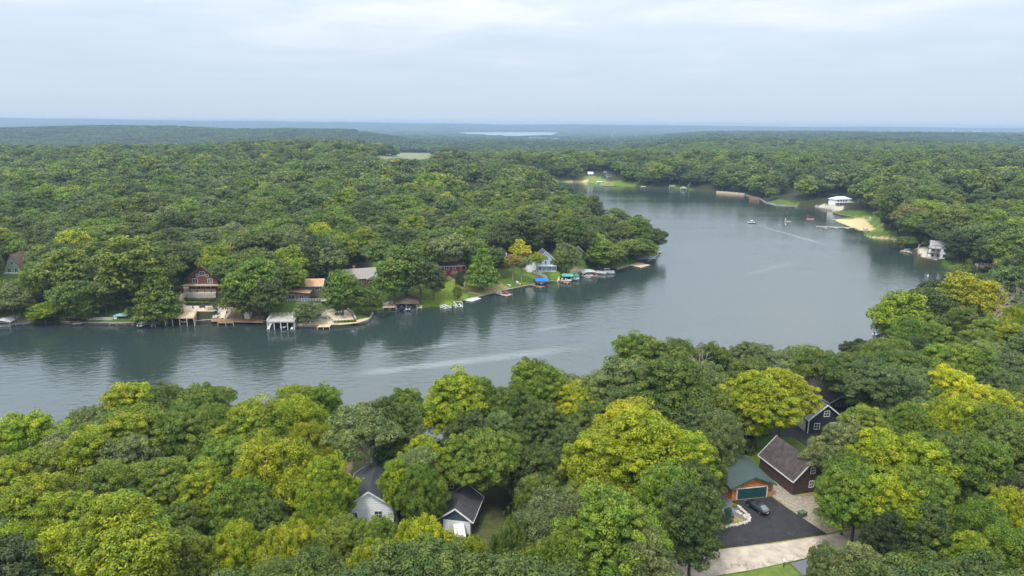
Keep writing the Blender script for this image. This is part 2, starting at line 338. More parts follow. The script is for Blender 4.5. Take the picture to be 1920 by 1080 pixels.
# picture outline of each open patch, its two tones, depth range
COVER = [
 ([(165, 606), (160, 560), (200, 540), (285, 560), (330, 600), (310, 612)], *LAWN, 240, 340),
 ([(0, 470), (45, 490), (30, 560), (0, 560)], *LAWN, 260, 380),
 ([(0, 548), (45, 560), (80, 590), (50, 612), (0, 612)], *STRAW, 250, 330),
 ([(430, 602), (420, 560), (470, 560), (500, 600)], *EARTH, 240, 330),
 ([(520, 560), (620, 570), (650, 608), (560, 615), (500, 605)], *LAWN, 240, 330),
 ([(580, 585), (625, 578), (640, 605), (580, 606)], *GRAV, 240, 330),
 ([(655, 575), (690, 575), (708, 592), (690, 606), (660, 600)], *LAWN, 240, 330),
 ([(700, 480), (790, 500), (1000, 470), (1240, 440), (1240, 500), (1000, 540), (860, 580), (690, 582)], *LAWN, 270, 480),
 ([(770, 545), (800, 520), (860, 530), (880, 560), (850, 580), (790, 582)], *BRIGHT, 270, 400),
 ([(830, 512), (900, 510), (965, 545), (910, 556), (870, 545)], *STRAW, 270, 400),
 ([(950, 520), (1060, 500), (1100, 520), (1000, 540)], *BRIGHT, 270, 420),
 ([(1068, 505), (1095, 500), (1100, 515), (1070, 520)], *SAND, 270, 420),
 ([(720, 455), (745, 470), (700, 440), (685, 445)], *GRAV, 300, 480),
 ([(975, 329), (1120, 331), (1160, 345), (1120, 352), (975, 346)], (0.10, 0.15, 0.03), (0.16, 0.19, 0.05), 600, 1300),
 ([(870, 333), (975, 333), (975, 345), (870, 342)], (0.13, 0.16, 0.04), (0.18, 0.19, 0.06), 700, 1300),
 ([(1030, 338.5), (1110, 339.5), (1110, 344), (1030, 343)], *SAND, 600, 1300), ([(870, 338.5), (910, 338.5), (910, 342), (870, 342)], *GRAV, 600, 1300),
 ([(1150, 338), (1210, 340), (1210, 354), (1150, 352)], *BRIGHT, 600, 1100), ([(1255, 348), (1300, 350), (1300, 360), (1255, 358)], *LAWN, 600, 1100),
 ([(1440, 378), (1462, 373), (1482, 377), (1496, 381), (1497, 389), (1440, 386)], *LAWN, 500, 900), ([(1525, 387), (1545, 383), (1582, 386), (1584, 394), (1560, 396), (1530, 391)], *GRAV, 500, 900),
 ([(1550, 396), (1640, 395), (1640, 412), (1555, 410)], *LAWN, 450, 800), ([(1560, 408), (1650, 404), (1660, 436), (1590, 432)], (0.10, 0.15, 0.02), (0.16, 0.2, 0.04), 400, 700),
 ([(1563, 411), (1622, 411), (1642, 431), (1618, 433), (1590, 423)], *SAND, 400, 700), ([(1600, 436), (1680, 432), (1680, 452), (1600, 452)], *LAWN, 400, 700),
 ([(1615, 444), (1680, 447), (1680, 452), (1615, 450)], *SAND, 400, 700),
 ([(1765, 472), (1793, 468), (1806, 495), (1790, 506), (1765, 499)], *LAWN, 300, 560), ([(1718, 466), (1738, 464), (1758, 488), (1730, 482)], *GRAV, 300, 560),
 ([(690, 287), (740, 285.5), (790, 287), (818, 286), (812, 295), (780, 300), (745, 296), (715, 299), (670, 290)], *FIELD, 1300, 2600), ([(985, 258), (1075, 258), (1075, 266), (960, 266)], *FIELD, 3000, 6500),
 ([(1660, 264), (1725, 264), (1725, 272), (1660, 272)], *FIELD, 1500, 4500), ([(1885, 267), (1960, 267), (1960, 274), (1885, 273)], *FIELD, 1500, 4500),
 ([(900, 238.5), (1050, 238.5), (1050, 241.5), (900, 242)], *FIELD, 7000, 14000), ([(1090, 251), (1240, 249), (1240, 253), (1090, 254)], *FIELD, 3500, 9000),
 ([(1230, 1060), (1300, 1000), (1340, 930), (1400, 920), (1600, 900), (1700, 980), (1560, 1010), (1450, 1040), (1250, 1060)], *STRAW, 90, 160),
 ([(1300, 1080), (1480, 1050), (1600, 1050), (1640, 1140), (1200, 1160)], *LAWN, 80, 140), ([(900, 960), (1010, 1000), (1000, 1140), (880, 1140)], (0.050, 0.058, 0.020), (0.080, 0.085, 0.030), 90, 150),
 ([(600, 820), (680, 840), (660, 870), (640, 960), (590, 960)], *EARTH, 90, 190),
 ([(1630, 640), (1800, 640), (1800, 700), (1630, 690)], *EARTH, 180, 260), ([(1380, 830), (1500, 800), (1560, 840), (1500, 880), (1380, 900)], *LAWN, 110, 200),
]
OPENFAR = [([(690, 287), (740, 285.5), (790, 287), (818, 286), (812, 295), (780, 300), (745, 296), (715, 299), (670, 290)], 1500, 2600), ([(815, 246.5), (1060, 246.5), (1046, 257), (960, 260), (870, 254)], 4800, 9000), ([(985, 259), (1075, 259), (1075, 265), (970, 266)], 3000, 6500),
           ([(1664, 265), (1722, 265), (1722, 271), (1664, 271)], 1500, 5000), ([(1888, 268), (1960, 268), (1960, 273), (1888, 273)], 1500, 5000), ([(900, 239), (1050, 239), (1050, 241), (900, 241.5)], 7000, 14000)]
# what the camera must still see past the unpicked trees: (picture outline, depth in front of which nothing unpicked may stand)
WATERVIEW = [(-60, 620), (0, 616), (160, 610), (395, 606), (556, 616), (690, 606), (700, 596), (735, 580), (795, 580), (850, 576), (925, 554), (1000, 538), (1150, 508), (1230, 486), (1252, 460), (1240, 425),
    (1200, 395), (1130, 375), (1075, 350), (1110, 345), (1255, 357), (1345, 364), (1430, 378), (1528, 392), (1560, 405), (1530, 428), (1600, 440), (1690, 472), (1757, 505), (1765, 520), (1700, 545), (1640, 575), (1635, 640), (1570, 668), (1540, 655),
    (1460, 645), (1400, 650), (1350, 665), (1300, 645), (1250, 630), (1130, 640), (1110, 690), (1030, 690), (930, 695), (840, 705), (760, 730), (690, 735), (640, 720), (560, 725), (480, 745),
    (420, 710), (300, 720), (160, 755), (135, 800), (105, 790), (50, 775), (-60, 780)]
KEEP = [(WATERVIEW, 2000),
  ([(165, 600), (205, 560), (280, 575), (320, 600), (320, 612), (165, 608)], 300), ([(15, 475), (40, 480), (42, 510), (15, 512)], 350),
  ([(320, 510), (420, 500), (440, 560), (440, 600), (310, 600)], 310), ([(440, 585), (490, 580), (500, 600), (440, 603)], 300),
  ([(525, 530), (605, 525), (610, 560), (640, 580), (690, 590), (690, 608), (500, 612), (500, 590), (535, 585)], 320),
  ([(648, 492), (705, 495), (705, 535), (648, 530)], 345), ([(700, 545), (800, 545), (800, 590), (700, 580)], 310), ([(690, 460), (715, 465), (760, 500), (705, 505)], 380),
  ([(790, 520), (870, 510), (965, 540), (965, 560), (860, 580), (790, 580)], 330), ([(825, 490), (872, 487), (875, 520), (830, 520)], 335), ([(870, 470), (900, 470), (900, 490), (870, 492)], 345),
  ([(940, 505), (1060, 500), (1090, 520), (940, 545)], 370), ([(995, 455), (1042, 460), (1045, 505), (1000, 505)], 380), ([(1076, 458), (1086, 458), (1086, 478), (1076, 478)], 400),
  ([(1160, 485), (1236, 472), (1236, 500), (1160, 506)], 420), ([(700, 289), (815, 289), (800, 298), (715, 297)], 2300), ([(870, 334), (905, 334), (905, 342), (870, 342)], 1000), ([(1035, 332), (1120, 333), (1165, 342), (1210, 345), (1205, 356), (1035, 346)], 1000),
  ([(1100, 318), (1150, 318), (1150, 345), (1100, 345)], 960), ([(1250, 345), (1330, 345), (1330, 360), (1250, 360)], 900), ([(1340, 356), (1400, 358), (1400, 370), (1340, 366)], 850), ([(1448, 376), (1494, 380), (1494, 386), (1445, 384)], 780), ([(1472, 347), (1490, 347), (1490, 357), (1472, 357)], 800),
  ([(1520, 362), (1600, 360), (1600, 398), (1520, 392)], 740), ([(1555, 395), (1635, 392), (1645, 412), (1665, 440), (1665, 452), (1610, 452), (1560, 412)], 700), ([(1738, 462), (1772, 462), (1815, 508), (1740, 505), (1690, 475), (1720, 460)], 520),
  ([(1825, 488), (1875, 488), (1875, 505), (1825, 505)], 430), ([(1862, 368), (1878, 368), (1878, 372), (1862, 372)], 700), ([(1808, 364), (1822, 364), (1822, 371), (1808, 371)], 700),
  ([(640, 860), (735, 860), (735, 975), (640, 975)], 150), ([(825, 915), (920, 915), (920, 1005), (825, 1005)], 132), ([(900, 980), (960, 980), (960, 1050), (900, 1050)], 120),
  ([(1365, 850), (1530, 815), (1545, 1000), (1640, 1040), (1500, 1090), (1250, 1090), (1320, 1000), (1365, 930)], 150), ([(1490, 735), (1610, 720), (1610, 790), (1540, 830), (1420, 860), (1470, 790)], 205),
  ([(1305, 640), (1345, 640), (1345, 690), (1305, 690)], 225), ([(1350, 668), (1395, 668), (1395, 692), (1350, 692)], 225), ([(600, 820), (650, 820), (650, 900), (600, 900)], 175), ([(800, 790), (830, 790), (830, 815), (800, 815)], 190),
  ([(1770, 560), (1800, 560), (1800, 580), (1770, 580)], 290), ([(1855, 580), (1888, 580), (1888, 605), (1855, 605)], 280), ([(1720, 640), (1750, 640), (1750, 665), (1720, 665)], 235), ([(1780, 635), (1820, 635), (1820, 660), (1780, 660)], 240),
  ([(-60, 590), (50, 590), (50, 612), (-60, 616)], 300), ([(1630, 610), (1655, 605), (1655, 635), (1630, 635)], 260)]
KEEPBASE = [([(165, 606), (170, 575), (200, 560), (285, 570), (330, 600)], 310), ([(690, 480), (1060, 500), (1240, 465), (1240, 500), (1000, 545), (860, 585), (690, 585)], 380),
            ([(500, 560), (700, 560), (705, 612), (500, 612)], 320), ([(320, 545), (500, 545), (500, 606), (320, 606)], 310), ([(1230, 1090), (1300, 1000), (1360, 920), (1560, 900), (1650, 1000), (1640, 1100)], 150)]
# ------------------------------------------------------------------ level ground for houses, yards and roads
def Pxy(pts, h): return [P(a, b, h)[:2] for a, b in pts]
ZR = 9.0            # road and driveway
padpoly(Pxy([(1150, 1075), (1300, 1030), (1325, 940), (1350, 885), (1410, 850), (1440, 835), (1560, 850), (1660, 900), (1760, 960), (1900, 1000), (1900, 1200), (1100, 1200)], ZR), ZR, 7)
padpoly(Pxy([(1415, 800), (1480, 780), (1560, 740), (1640, 760), (1640, 830), (1560, 850), (1450, 822)], 9.2), 9.2, 5)
padpoly(Pxy([(640, 990), (640, 870), (740, 860), (870, 880), (930, 960), (960, 1030), (820, 1060), (690, 1020)], 9.5), 9.5, 8)
padpoly(Pxy([(1290, 705), (1340, 690), (1410, 700), (1410, 725), (1300, 730)], 4.5), 4.5, 5)
padpoly(Pxy([(1745, 615), (1900, 610), (1920, 560), (1780, 560)], 8.5), 8.5, 6)
padpoly(Pxy([(1765, 690), (1850, 690), (1850, 655), (1765, 655)], 5.5), 5.5, 6)
# left shore, waterside to slope
padpoly(Pxy([(328, 583), (403, 583), (400, 573), (330, 573)], 3.4), 3.4, .8)
padpoly(Pxy([(345, 568), (405, 568), (405, 564), (345, 564)], 4.3), 4.3, .8)
padpoly(Pxy([(345, 549), (405, 549), (430, 520), (340, 520)], 7.3), 7.3, .8)
padpoly(Pxy([(533, 572), (625, 574), (625, 535), (530, 535)], 4.6), 4.6, 3)
padpoly(Pxy([(607, 603), (668, 602), (660, 580), (612, 578)], 1.3), 1.3, 2)
padpoly(Pxy([(645, 537), (712, 537), (705, 500), (640, 500)], 6.0), 6.0, 4)
padpoly(Pxy([(820, 519), (878, 517), (872, 495), (820, 495)], 5.6), 5.6, 3)
padpoly(Pxy([(858, 494), (905, 494), (905, 474), (858, 474)], 9.0), 9.0, 4)
padpoly(Pxy([(1000, 509), (1048, 510), (1045, 488), (1000, 488)], 4.5), 4.5, 3)
padpoly(Pxy([(1070, 487), (1095, 487), (1095, 472), (1070, 472)], 7.0), 7.0, 3)
padpoly(Pxy([(5, 515), (48, 515), (48, 490), (5, 490)], 9.0), 9.0, 4)
padpoly(Pxy([(1558, 385), (1604, 385), (1604, 374), (1558, 374)], 4.0), 4.0, 6)
padpoly(Pxy([(1722, 487), (1775, 489), (1780, 470), (1725, 470)], 4.0), 4.0, 4)
padpoly(Pxy([(1560, 411), (1630, 411), (1645, 430), (1612, 431), (1590, 422)], 0.45), 0.45, 3)
make_ground()
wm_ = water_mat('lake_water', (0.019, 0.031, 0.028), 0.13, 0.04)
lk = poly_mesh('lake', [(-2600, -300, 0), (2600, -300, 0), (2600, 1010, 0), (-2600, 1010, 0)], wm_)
RIV = [P(a, b, -43.5) for a, b in ((812, 248.5), (1062, 248.0), (1040, 258), (958, 262), (880, 256))]
poly_mesh('river', RIV, water_mat('river_water', (0.10, 0.13, 0.15), 0.02, 0.25))
# ------------------------------------------------------------------ trees
def leaf_material(name, attr=True):
    ma = bpy.data.materials.new(name); ma.use_nodes = True; t = ma.node_tree; b = t.nodes['Principled BSDF']; out = t.nodes['Material Output']
    b.inputs['Roughness'].default_value = 0.55; b.inputs['Specular IOR Level'].default_value = 0.28
    a = N(t, 'ShaderNodeAttribute', attribute_name='tcol', attribute_type='INSTANCER')
    cl = N(t, 'ShaderNodeAttribute', attribute_name='clump')
    g = N(t, 'ShaderNodeNewGeometry')
    # leaf by leaf and clump by clump the green shifts towards yellow or blue
    isl = g.outputs['Random Per Island']
    hs = N(t, 'ShaderNodeHueSaturation', inp={'Saturation': 1.14})
    hue = M(t, 'ADD', 0.5, M(t, 'ADD', M(t, 'MULTIPLY', M(t, 'SUBTRACT', cl.outputs['Fac'], 0.7), -0.03), M(t, 'MULTIPLY', M(t, 'SUBTRACT', isl, 0.5), -0.022)))
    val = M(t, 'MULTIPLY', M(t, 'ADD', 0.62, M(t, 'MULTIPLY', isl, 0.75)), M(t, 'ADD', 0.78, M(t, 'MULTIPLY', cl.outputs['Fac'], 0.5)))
    tcx = N(t, 'ShaderNodeTexCoord'); pn = N(t, 'ShaderNodeTexNoise', inp={'Scale': 0.22, 'Detail': 3.0, 'Roughness': 0.6}); pa = N(t, 'ShaderNodeVectorMath', operation='ADD')
    oi = N(t, 'ShaderNodeObjectInfo'); L(t, tcx.outputs['Object'], pa.inputs[0]); L(t, M(t, 'MULTIPLY', oi.outputs['Random'], 90.0), pa.inputs[1]); L(t, pa.outputs[0], pn.inputs[0])
    hue = M(t, 'ADD', hue, M(t, 'MULTIPLY', M(t, 'SUBTRACT', pn.outputs[0], 0.44), -0.10)); val = M(t, 'MULTIPLY', val, M(t, 'ADD', 0.72, M(t, 'MULTIPLY', pn.outputs[0], 0.6)))
    L(t, hue, hs.inputs['Hue']); L(t, val, hs.inputs['Value']); L(t, a.outputs['Color'], hs.inputs['Color'])
    L(t, hs.outputs[0], b.inputs['Base Color'])
    tr = N(t, 'ShaderNodeBsdfTranslucent'); hs2 = N(t, 'ShaderNodeHueSaturation', inp={'Saturation': 1.1, 'Value': 1.5}); L(t, hs.outputs[0], hs2.inputs['Color']); L(t, hs2.outputs[0], tr.inputs[0])
    ms = N(t, 'ShaderNodeMixShader'); ms.inputs[0].default_value = 0.2
    L(t, b.outputs[0], ms.inputs[1]); L(t, tr.outputs[0], ms.inputs[2]); L(t, ms.outputs[0], out.inputs[0])
    return ma
LEAF = leaf_material('leaves')
BARK = mat('bark', (0.15, 0.125, 0.10), rough=0.95, c2=(0.06, 0.048, 0.038), scale=3, bump=0.6, bscale=6)
PALEBARK = mat('pale_bark', (0.36, 0.32, 0.27), rough=0.95, c2=(0.16, 0.14, 0.12), scale=2, bump=0.5)

def unit(v): return v / np.maximum(np.linalg.norm(v, axis=-1, keepdims=True), 1e-9)
def cards(rs, cen, crad, per, size, flat=0.8, inner=0.15, aspect=0.62, upb=0.35, droop=0.0):
    """leaf sprays spread over the domes of the clumps: cen (n,3), crad (n,), per cards each"""
    n = len(cen); k = n * per
    d = unit(rs.normal(size=(k, 3))); d[:, 2] = np.abs(d[:, 2]) * np.where(rs.random(k) < 0.82, 1, -0.6)
    rr = np.where(rs.random(k) < inner, rs.random(k) ** 0.5, 0.82 + 0.3 * rs.random(k))
    C = np.repeat(cen, per, 0); Rd = np.repeat(crad, per)[:, None]
    pos = C + d * Rd * rr[:, None] * np.array([1, 1, flat]); pos[:, 2] -= droop * rs.random(k) * Rd[:, 0]
    nrm = unit(d + rs.normal(size=(k, 3)) * 0.42 + np.array([0, 0, upb]))
    t = unit(np.cross(nrm, rs.normal(size=(k, 3)))); bt = np.cross(nrm, t)
    s = size * (0.6 + 0.8 * rs.random(k))[:, None]
    a = t * s; b = bt * s * aspect; cup = nrm * s * 0.22
    v = np.stack([pos - a, pos - b + cup, pos + a, pos + b + cup], 1)
    cl = np.repeat(rs.random(n), per)
    return v.reshape(-1, 3), cl
def clumps(rs, lobes, nper, rmin, rmax, low=-0.3, gap=1.18, rag=0.2):
    """clump centres standing a little apart on the outside of a handful of big lobes"""
    C = np.zeros((0, 3)); rad = []
    L3 = np.array([l[:3] for l in lobes]); LR = np.array([l[3:6] for l in lobes])
    for (x, y, z, a, b, c) in lobes:
        k = int(nper * (a * b * c) ** (2 / 3.0) / 9.0) + 3; got = 0
        for _ in range(k * 10):
            if got >= k: break
            d = rs.normal(size=3); d /= np.linalg.norm(d)
            if d[2] < low: continue
            r = rmin + (rmax - rmin) * rs.random(); f = 1 + rag * rs.normal()
            p = np.array([x + d[0] * a * f, y + d[1] * b * f, z + d[2] * c * f])
            q = ((p - L3) / (LR * 0.80))
            if ((q * q).sum(1) < 1).any(): continue
            if len(C) and (np.linalg.norm(C - p, axis=1) < r * gap).any(): continue
            C = np.vstack([C, p]); rad.append(r); got += 1
    return C, np.array(rad)
def lobeset(rs, kind):
    """overall shape of a crown, height about 18 m, radius about 7 m"""
    Ls = []
    if kind == 'round':
        Ls.append((0, 0, 12, 3.8, 3.8, 4.2))
        for i in range(7):
            a = i * 2 * PI / 7 + rs.random() * .6; r = 3.4 + rs.random() * 1.3; s = 2.2 + rs.random() * 1.0
            Ls.append((r * math.cos(a), r * math.sin(a), 9.2 + rs.random() * 2.6, s * 1.1, s * 1.1, s))
        for i in range(5):
            a = i * 1.257 + .5 + rs.random() * .5; r = 3.0 + rs.random() * 1.4; s = 1.8 + rs.random() * .8
            Ls.append((r * math.cos(a), r * math.sin(a), 6.2 + rs.random() * 1.4, s * 1.15, s * 1.15, s))
        for i in range(4):
            a = i * PI / 2 + rs.random(); s = 2.0 + rs.random() * .8
            Ls.append((2.3 * math.cos(a), 2.3 * math.sin(a), 14.0 + rs.random() * 1.4, s, s, s * .9))
    elif kind == 'broad':
        Ls.append((0, 0, 10.5, 4.5, 4.5, 3.0))
        for i in range(9):
            a = i * 2 * PI / 9 + rs.random() * .5; r = 4.4 + rs.random() * 1.6; s = 2.0 + rs.random() * .9
            Ls.append((r * math.cos(a), r * math.sin(a), 9.2 + rs.random() * 2.6, s * 1.25, s * 1.25, s * .8))
        for i in range(5):
            a = i * 1.257 + rs.random() * .5; r = 3.4 + rs.random() * 1.6; s = 1.8 + rs.random() * .7
            Ls.append((r * math.cos(a), r * math.sin(a), 6.6 + rs.random() * 1.3, s * 1.2, s * 1.2, s * .9))
        for i in range(5):
            a = i * 2 * PI / 5 + rs.random(); s = 1.9 + rs.random() * .8
            Ls.append((2.6 * math.cos(a), 2.6 * math.sin(a), 12.8 + rs.random() * 1.2, s * 1.15, s * 1.15, s * .8))
    elif kind == 'tall':
        for i in range(11):
            a = i * 2.4 + rs.random() * .6; z = 6.0 + i * 1.02; w = 3.6 * math.sin(min(1, (z - 3.5) / 14) * PI) ** .6
            s = 1.9 + rs.random() * .9
            Ls.append((w * .85 * math.cos(a), w * .85 * math.sin(a), z, s * 1.1, s * 1.1, s * 1.1))
        Ls.append((0, 0, 11, 3.2, 3.2, 5.2))
    elif kind == 'cone':
        for i in range(16):
            f = i / 15.0; z = 3.0 + f * 13.5; w = 4.6 * (1 - f) ** .75; a = i * 2.4
            s = 2.3 * (1 - f) + 0.9
            Ls.append((w * .55 * math.cos(a), w * .55 * math.sin(a), z, s * 1.15, s * 1.15, s * .9))
    elif kind == 'open':
        for i in range(10):
            a = i * 2.4 + rs.random() * .5; r = 2.0 + rs.random() * 3.8; s = 1.5 + rs.random() * .8
            Ls.append((r * math.cos(a), r * math.sin(a), 15.4 - r * .62 + rs.random() * 1.6, s * 1.35, s * 1.35, s * .75))
    w_ = 1 + rs.normal(size=2) * .10; o_ = rs.normal(size=(len(Ls), 3)) * .55
    return [((l[0] + o[0]) * w_[0], (l[1] + o[1]) * w_[1], l[2] + o[2] * .7, *l[3:]) for l, o in zip(Ls, o_)] if kind != 'cone' else Ls
def tube_mesh(segs, sides=6):
    """tapered limbs: segs = [(p0, r0, p1, r1)]"""
    V = []; F = []
    for p0, r0, p1, r1 in segs:
        p0 = np.array(p0, float); p1 = np.array(p1, float); d = unit(p1 - p0)
        a = unit(np.cross(d, [0.3, 0.9, 0.1])); b = np.cross(d, a); o = len(V)
        for p, r in ((p0, r0), (p1, r1)):
            for i in range(sides):
                w = i * 2 * PI / sides; V.append(p + (a * math.cos(w) + b * math.sin(w)) * r)
        for i in range(sides):
            j = (i + 1) % sides; F.append((o + i, o + j, o + sides + j, o + sides + i))
    return V, F
def limb_segs(rs, ends, h0=5.0, r0=0.34, bend=0.5, twigs=1):
    segs = []; top = 8.5
    p = np.array([0, 0, -0.6]); r = r0 * 1.25; q = np.array([rs.normal() * .25, rs.normal() * .25, h0])
    segs.append((p, r * 1.25, p * .8 + q * .2, r)); segs.append((p * .8 + q * .2, r, q, r0 * .85))
    m_ = np.array([q[0] * 1.5, q[1] * 1.5, h0 + 3.5]); segs.append((q, r0 * .85, m_, r0 * .6))
    for e in ends:
        e = np.array(e, float); s = q if rs.random() < .5 else m_
        k1 = s + (e - s) * .45 + np.array([rs.normal() * bend, rs.normal() * bend, .5 + rs.random() * .7])
        segs.append((s, r0 * .42, k1, r0 * .26)); segs.append((k1, r0 * .26, e, r0 * .10))
        for _ in range(twigs):
            f = k1 + (e - k1) * rs.random(); g_ = e + rs.normal(size=3) * 1.1; segs.append((f, r0 * .13, g_, r0 * .04))
    return segs
def quadmesh(name, V, F, ma, clump=None):
    me = bpy.data.meshes.new(name); quads_to(me, V, F); me.materials.append(ma)
    if clump is not None:
        at = me.attributes.new('clump', 'FLOAT', 'FACE'); at.data.foreach_set('value', np.asarray(clump, np.float32))
    return me
def proto(seed, kind, nper, per, size, droop=0.0, detail=2, crange=(0.85, 1.5), aspect=.62, pale=False):
    rs = np.random.default_rng(seed)
    lobes = lobeset(rs, kind); cen, cr_ = clumps(rs, lobes, nper, *crange)
    v, cl = cards(rs, cen, cr_, per, size, droop=droop, aspect=aspect)
    lc = np.array([l[:3] for l in lobes]); lr = np.array([(l[3] * l[4] * l[5]) ** (1 / 3.) for l in lobes]) * .78
    v2, cl2 = cards(rs, lc, lr, max(20, int(per * .55)), size * 1.7, inner=.6, flat=.9)
    v = np.concatenate([v, v2]); cl = np.concatenate([cl, cl2 * .5])  # inner filler leaves darker: shade inside the crown put into their colour
    q = np.arange(len(v)).reshape(-1, 4)
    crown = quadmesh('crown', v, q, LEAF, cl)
    ends = [l[:3] for l in lobes[:12]]
    if detail >= 1:
        segs = limb_segs(rs, ends, twigs=2 if detail > 1 else 0)
        if detail > 1:
            for c in cen[:: 4]:
                li = min(lobes[:12], key=lambda l: (l[0] - c[0]) ** 2 + (l[1] - c[1]) ** 2 + (l[2] - c[2]) ** 2)
                tip = np.array(li[:3]) + (c - np.array(li[:3])) * (1.38 if rs.random() < .35 else 1.0); segs.append((np.array(li[:3]), .07, tip, .02))
    else:
        segs = [((0, 0, -.6), .4, (0, 0, 8), .25)]
    V, F = tube_mesh(segs, 6 if detail > 1 else 4)
    trunk = quadmesh('trunk', np.array(V), np.array(F), PALEBARK if pale else BARK)
    return crown, trunk
NEAR = {'round': [], 'broad': [], 'tall': [], 'cone': [], 'open': [], 'droop': []}
MID = {k: [] for k in NEAR}; FAR = {k: [] for k in NEAR}
for s_, k in enumerate(('round', 'round', 'broad', 'broad', 'tall', 'tall', 'cone', 'open')):
    NEAR[k].append(proto(100 + s_, k, 32, 225, 0.172, crange=(0.7, 1.7), pale=(k == 'open')))
    MID[k].append(proto(200 + s_, k, 20, 75, 0.34, detail=1, crange=(1.0, 1.9), pale=(k == 'open')))
for s_ in range(2):
    NEAR['droop'].append(proto(150 + s_, 'round', 32, 240, 0.195, droop=1.0, aspect=.42, crange=(0.7, 1.8)))
    MID['droop'].append(proto(250 + s_, 'round', 18, 75, 0.36, droop=0.8, detail=1, crange=(1.1, 1.9)))
for s_, k in enumerate(('round', 'round', 'broad', 'broad', 'tall', 'cone')):
    FAR[k].append(proto(300 + s_, k, 12, 32, 0.70, detail=0, crange=(1.3, 2.4)))
FAR['open'] = FAR['broad']; FAR['droop'] = FAR['round']
def bush_mesh(seed, nl=5, per=90, size=.17):
    r = np.random.default_rng(seed); cen = np.stack([r.normal(size=nl) * .7, r.normal(size=nl) * .7, .7 + r.random(nl) * .7], -1)
    v, cl = cards(r, cen, .75 + .35 * r.random(nl), per, size); return quadmesh('leaves', v, np.arange(len(v)).reshape(-1, 4), LEAF, cl)
BUSH = [bush_mesh(500 + i) for i in range(3)]
def bare_tree_mesh(seed, h=15.0):
    rs = np.random.default_rng(seed); segs = []
    def grow(p, d, ln, r, dep):
        q = p + d * ln; segs.append((p, r, q, r * .68))
        if dep == 0: return
        for _ in range(2 if dep > 2 else 3):
            nd = unit(d + rs.normal(size=3) * .38 + np.array([0, 0, .16])); grow(q, nd, ln * (.66 + .2 * rs.random()), r * .64, dep - 1)
    grow(np.array([0, 0, -.5]), np.array([0, 0, 1.0]), h * .27, .26, 6)
    V, F = tube_mesh(segs, 4); return quadmesh('branches', np.array(V), np.array(F), PALEBARK)

# colours of the crowns (albedo)
TC = {'dark': (0.038, 0.055, 0.017), 'deep': (0.056, 0.080, 0.020), 'mid': (0.080, 0.112, 0.023), 'green': (0.098, 0.146, 0.024),
      'blue': (0.080, 0.114, 0.036), 'grey': (0.112, 0.138, 0.050), 'olive': (0.110, 0.142, 0.026), 'lime': (0.148, 0.192, 0.023),
      'yellowgreen': (0.180, 0.212, 0.021), 'yellow': (0.245, 0.258, 0.020), 'gold': (0.30, 0.285, 0.022), 'rust': (0.17, 0.145, 0.045), 'brown': (0.14, 0.10, 0.06)}
TCW = {'dark': 'very dark green', 'deep': 'deep green', 'mid': 'mid green', 'green': 'fresh green', 'blue': 'bluish green', 'grey': 'grey-green',
       'olive': 'olive green', 'lime': 'lime green', 'yellowgreen': 'yellow-green', 'yellow': 'bright yellow', 'gold': 'golden yellow', 'rust': 'rusty olive', 'brown': 'brownish'}
KW = {'round': 'rounded', 'broad': 'wide spreading', 'tall': 'tall narrow', 'cone': 'cone-shaped', 'open': 'open-crowned', 'droop': 'drooping'}
RAD = {}
for k_, v_ in MID.items():
    c_ = np.empty(len(v_[0][0].vertices) * 3, np.float32); v_[0][0].vertices.foreach_get('co', c_); c_ = c_.reshape(-1, 3)
    RAD[k_] = (float(np.percentile(np.abs(c_[:, 0]), 97)) * .98, float((np.percentile(c_[:, 2], 98) + np.percentile(c_[:, 2], 4)) / 2))
print('RAD', RAD)
print('tris', sum(sum(len(a.polygons) * 2 for a, b in v) for lib in (NEAR, MID, FAR) for v in lib.values()), [len(v[0][0].polygons) for v in NEAR.values()], [len(v[0][0].polygons) for v in MID.values()])
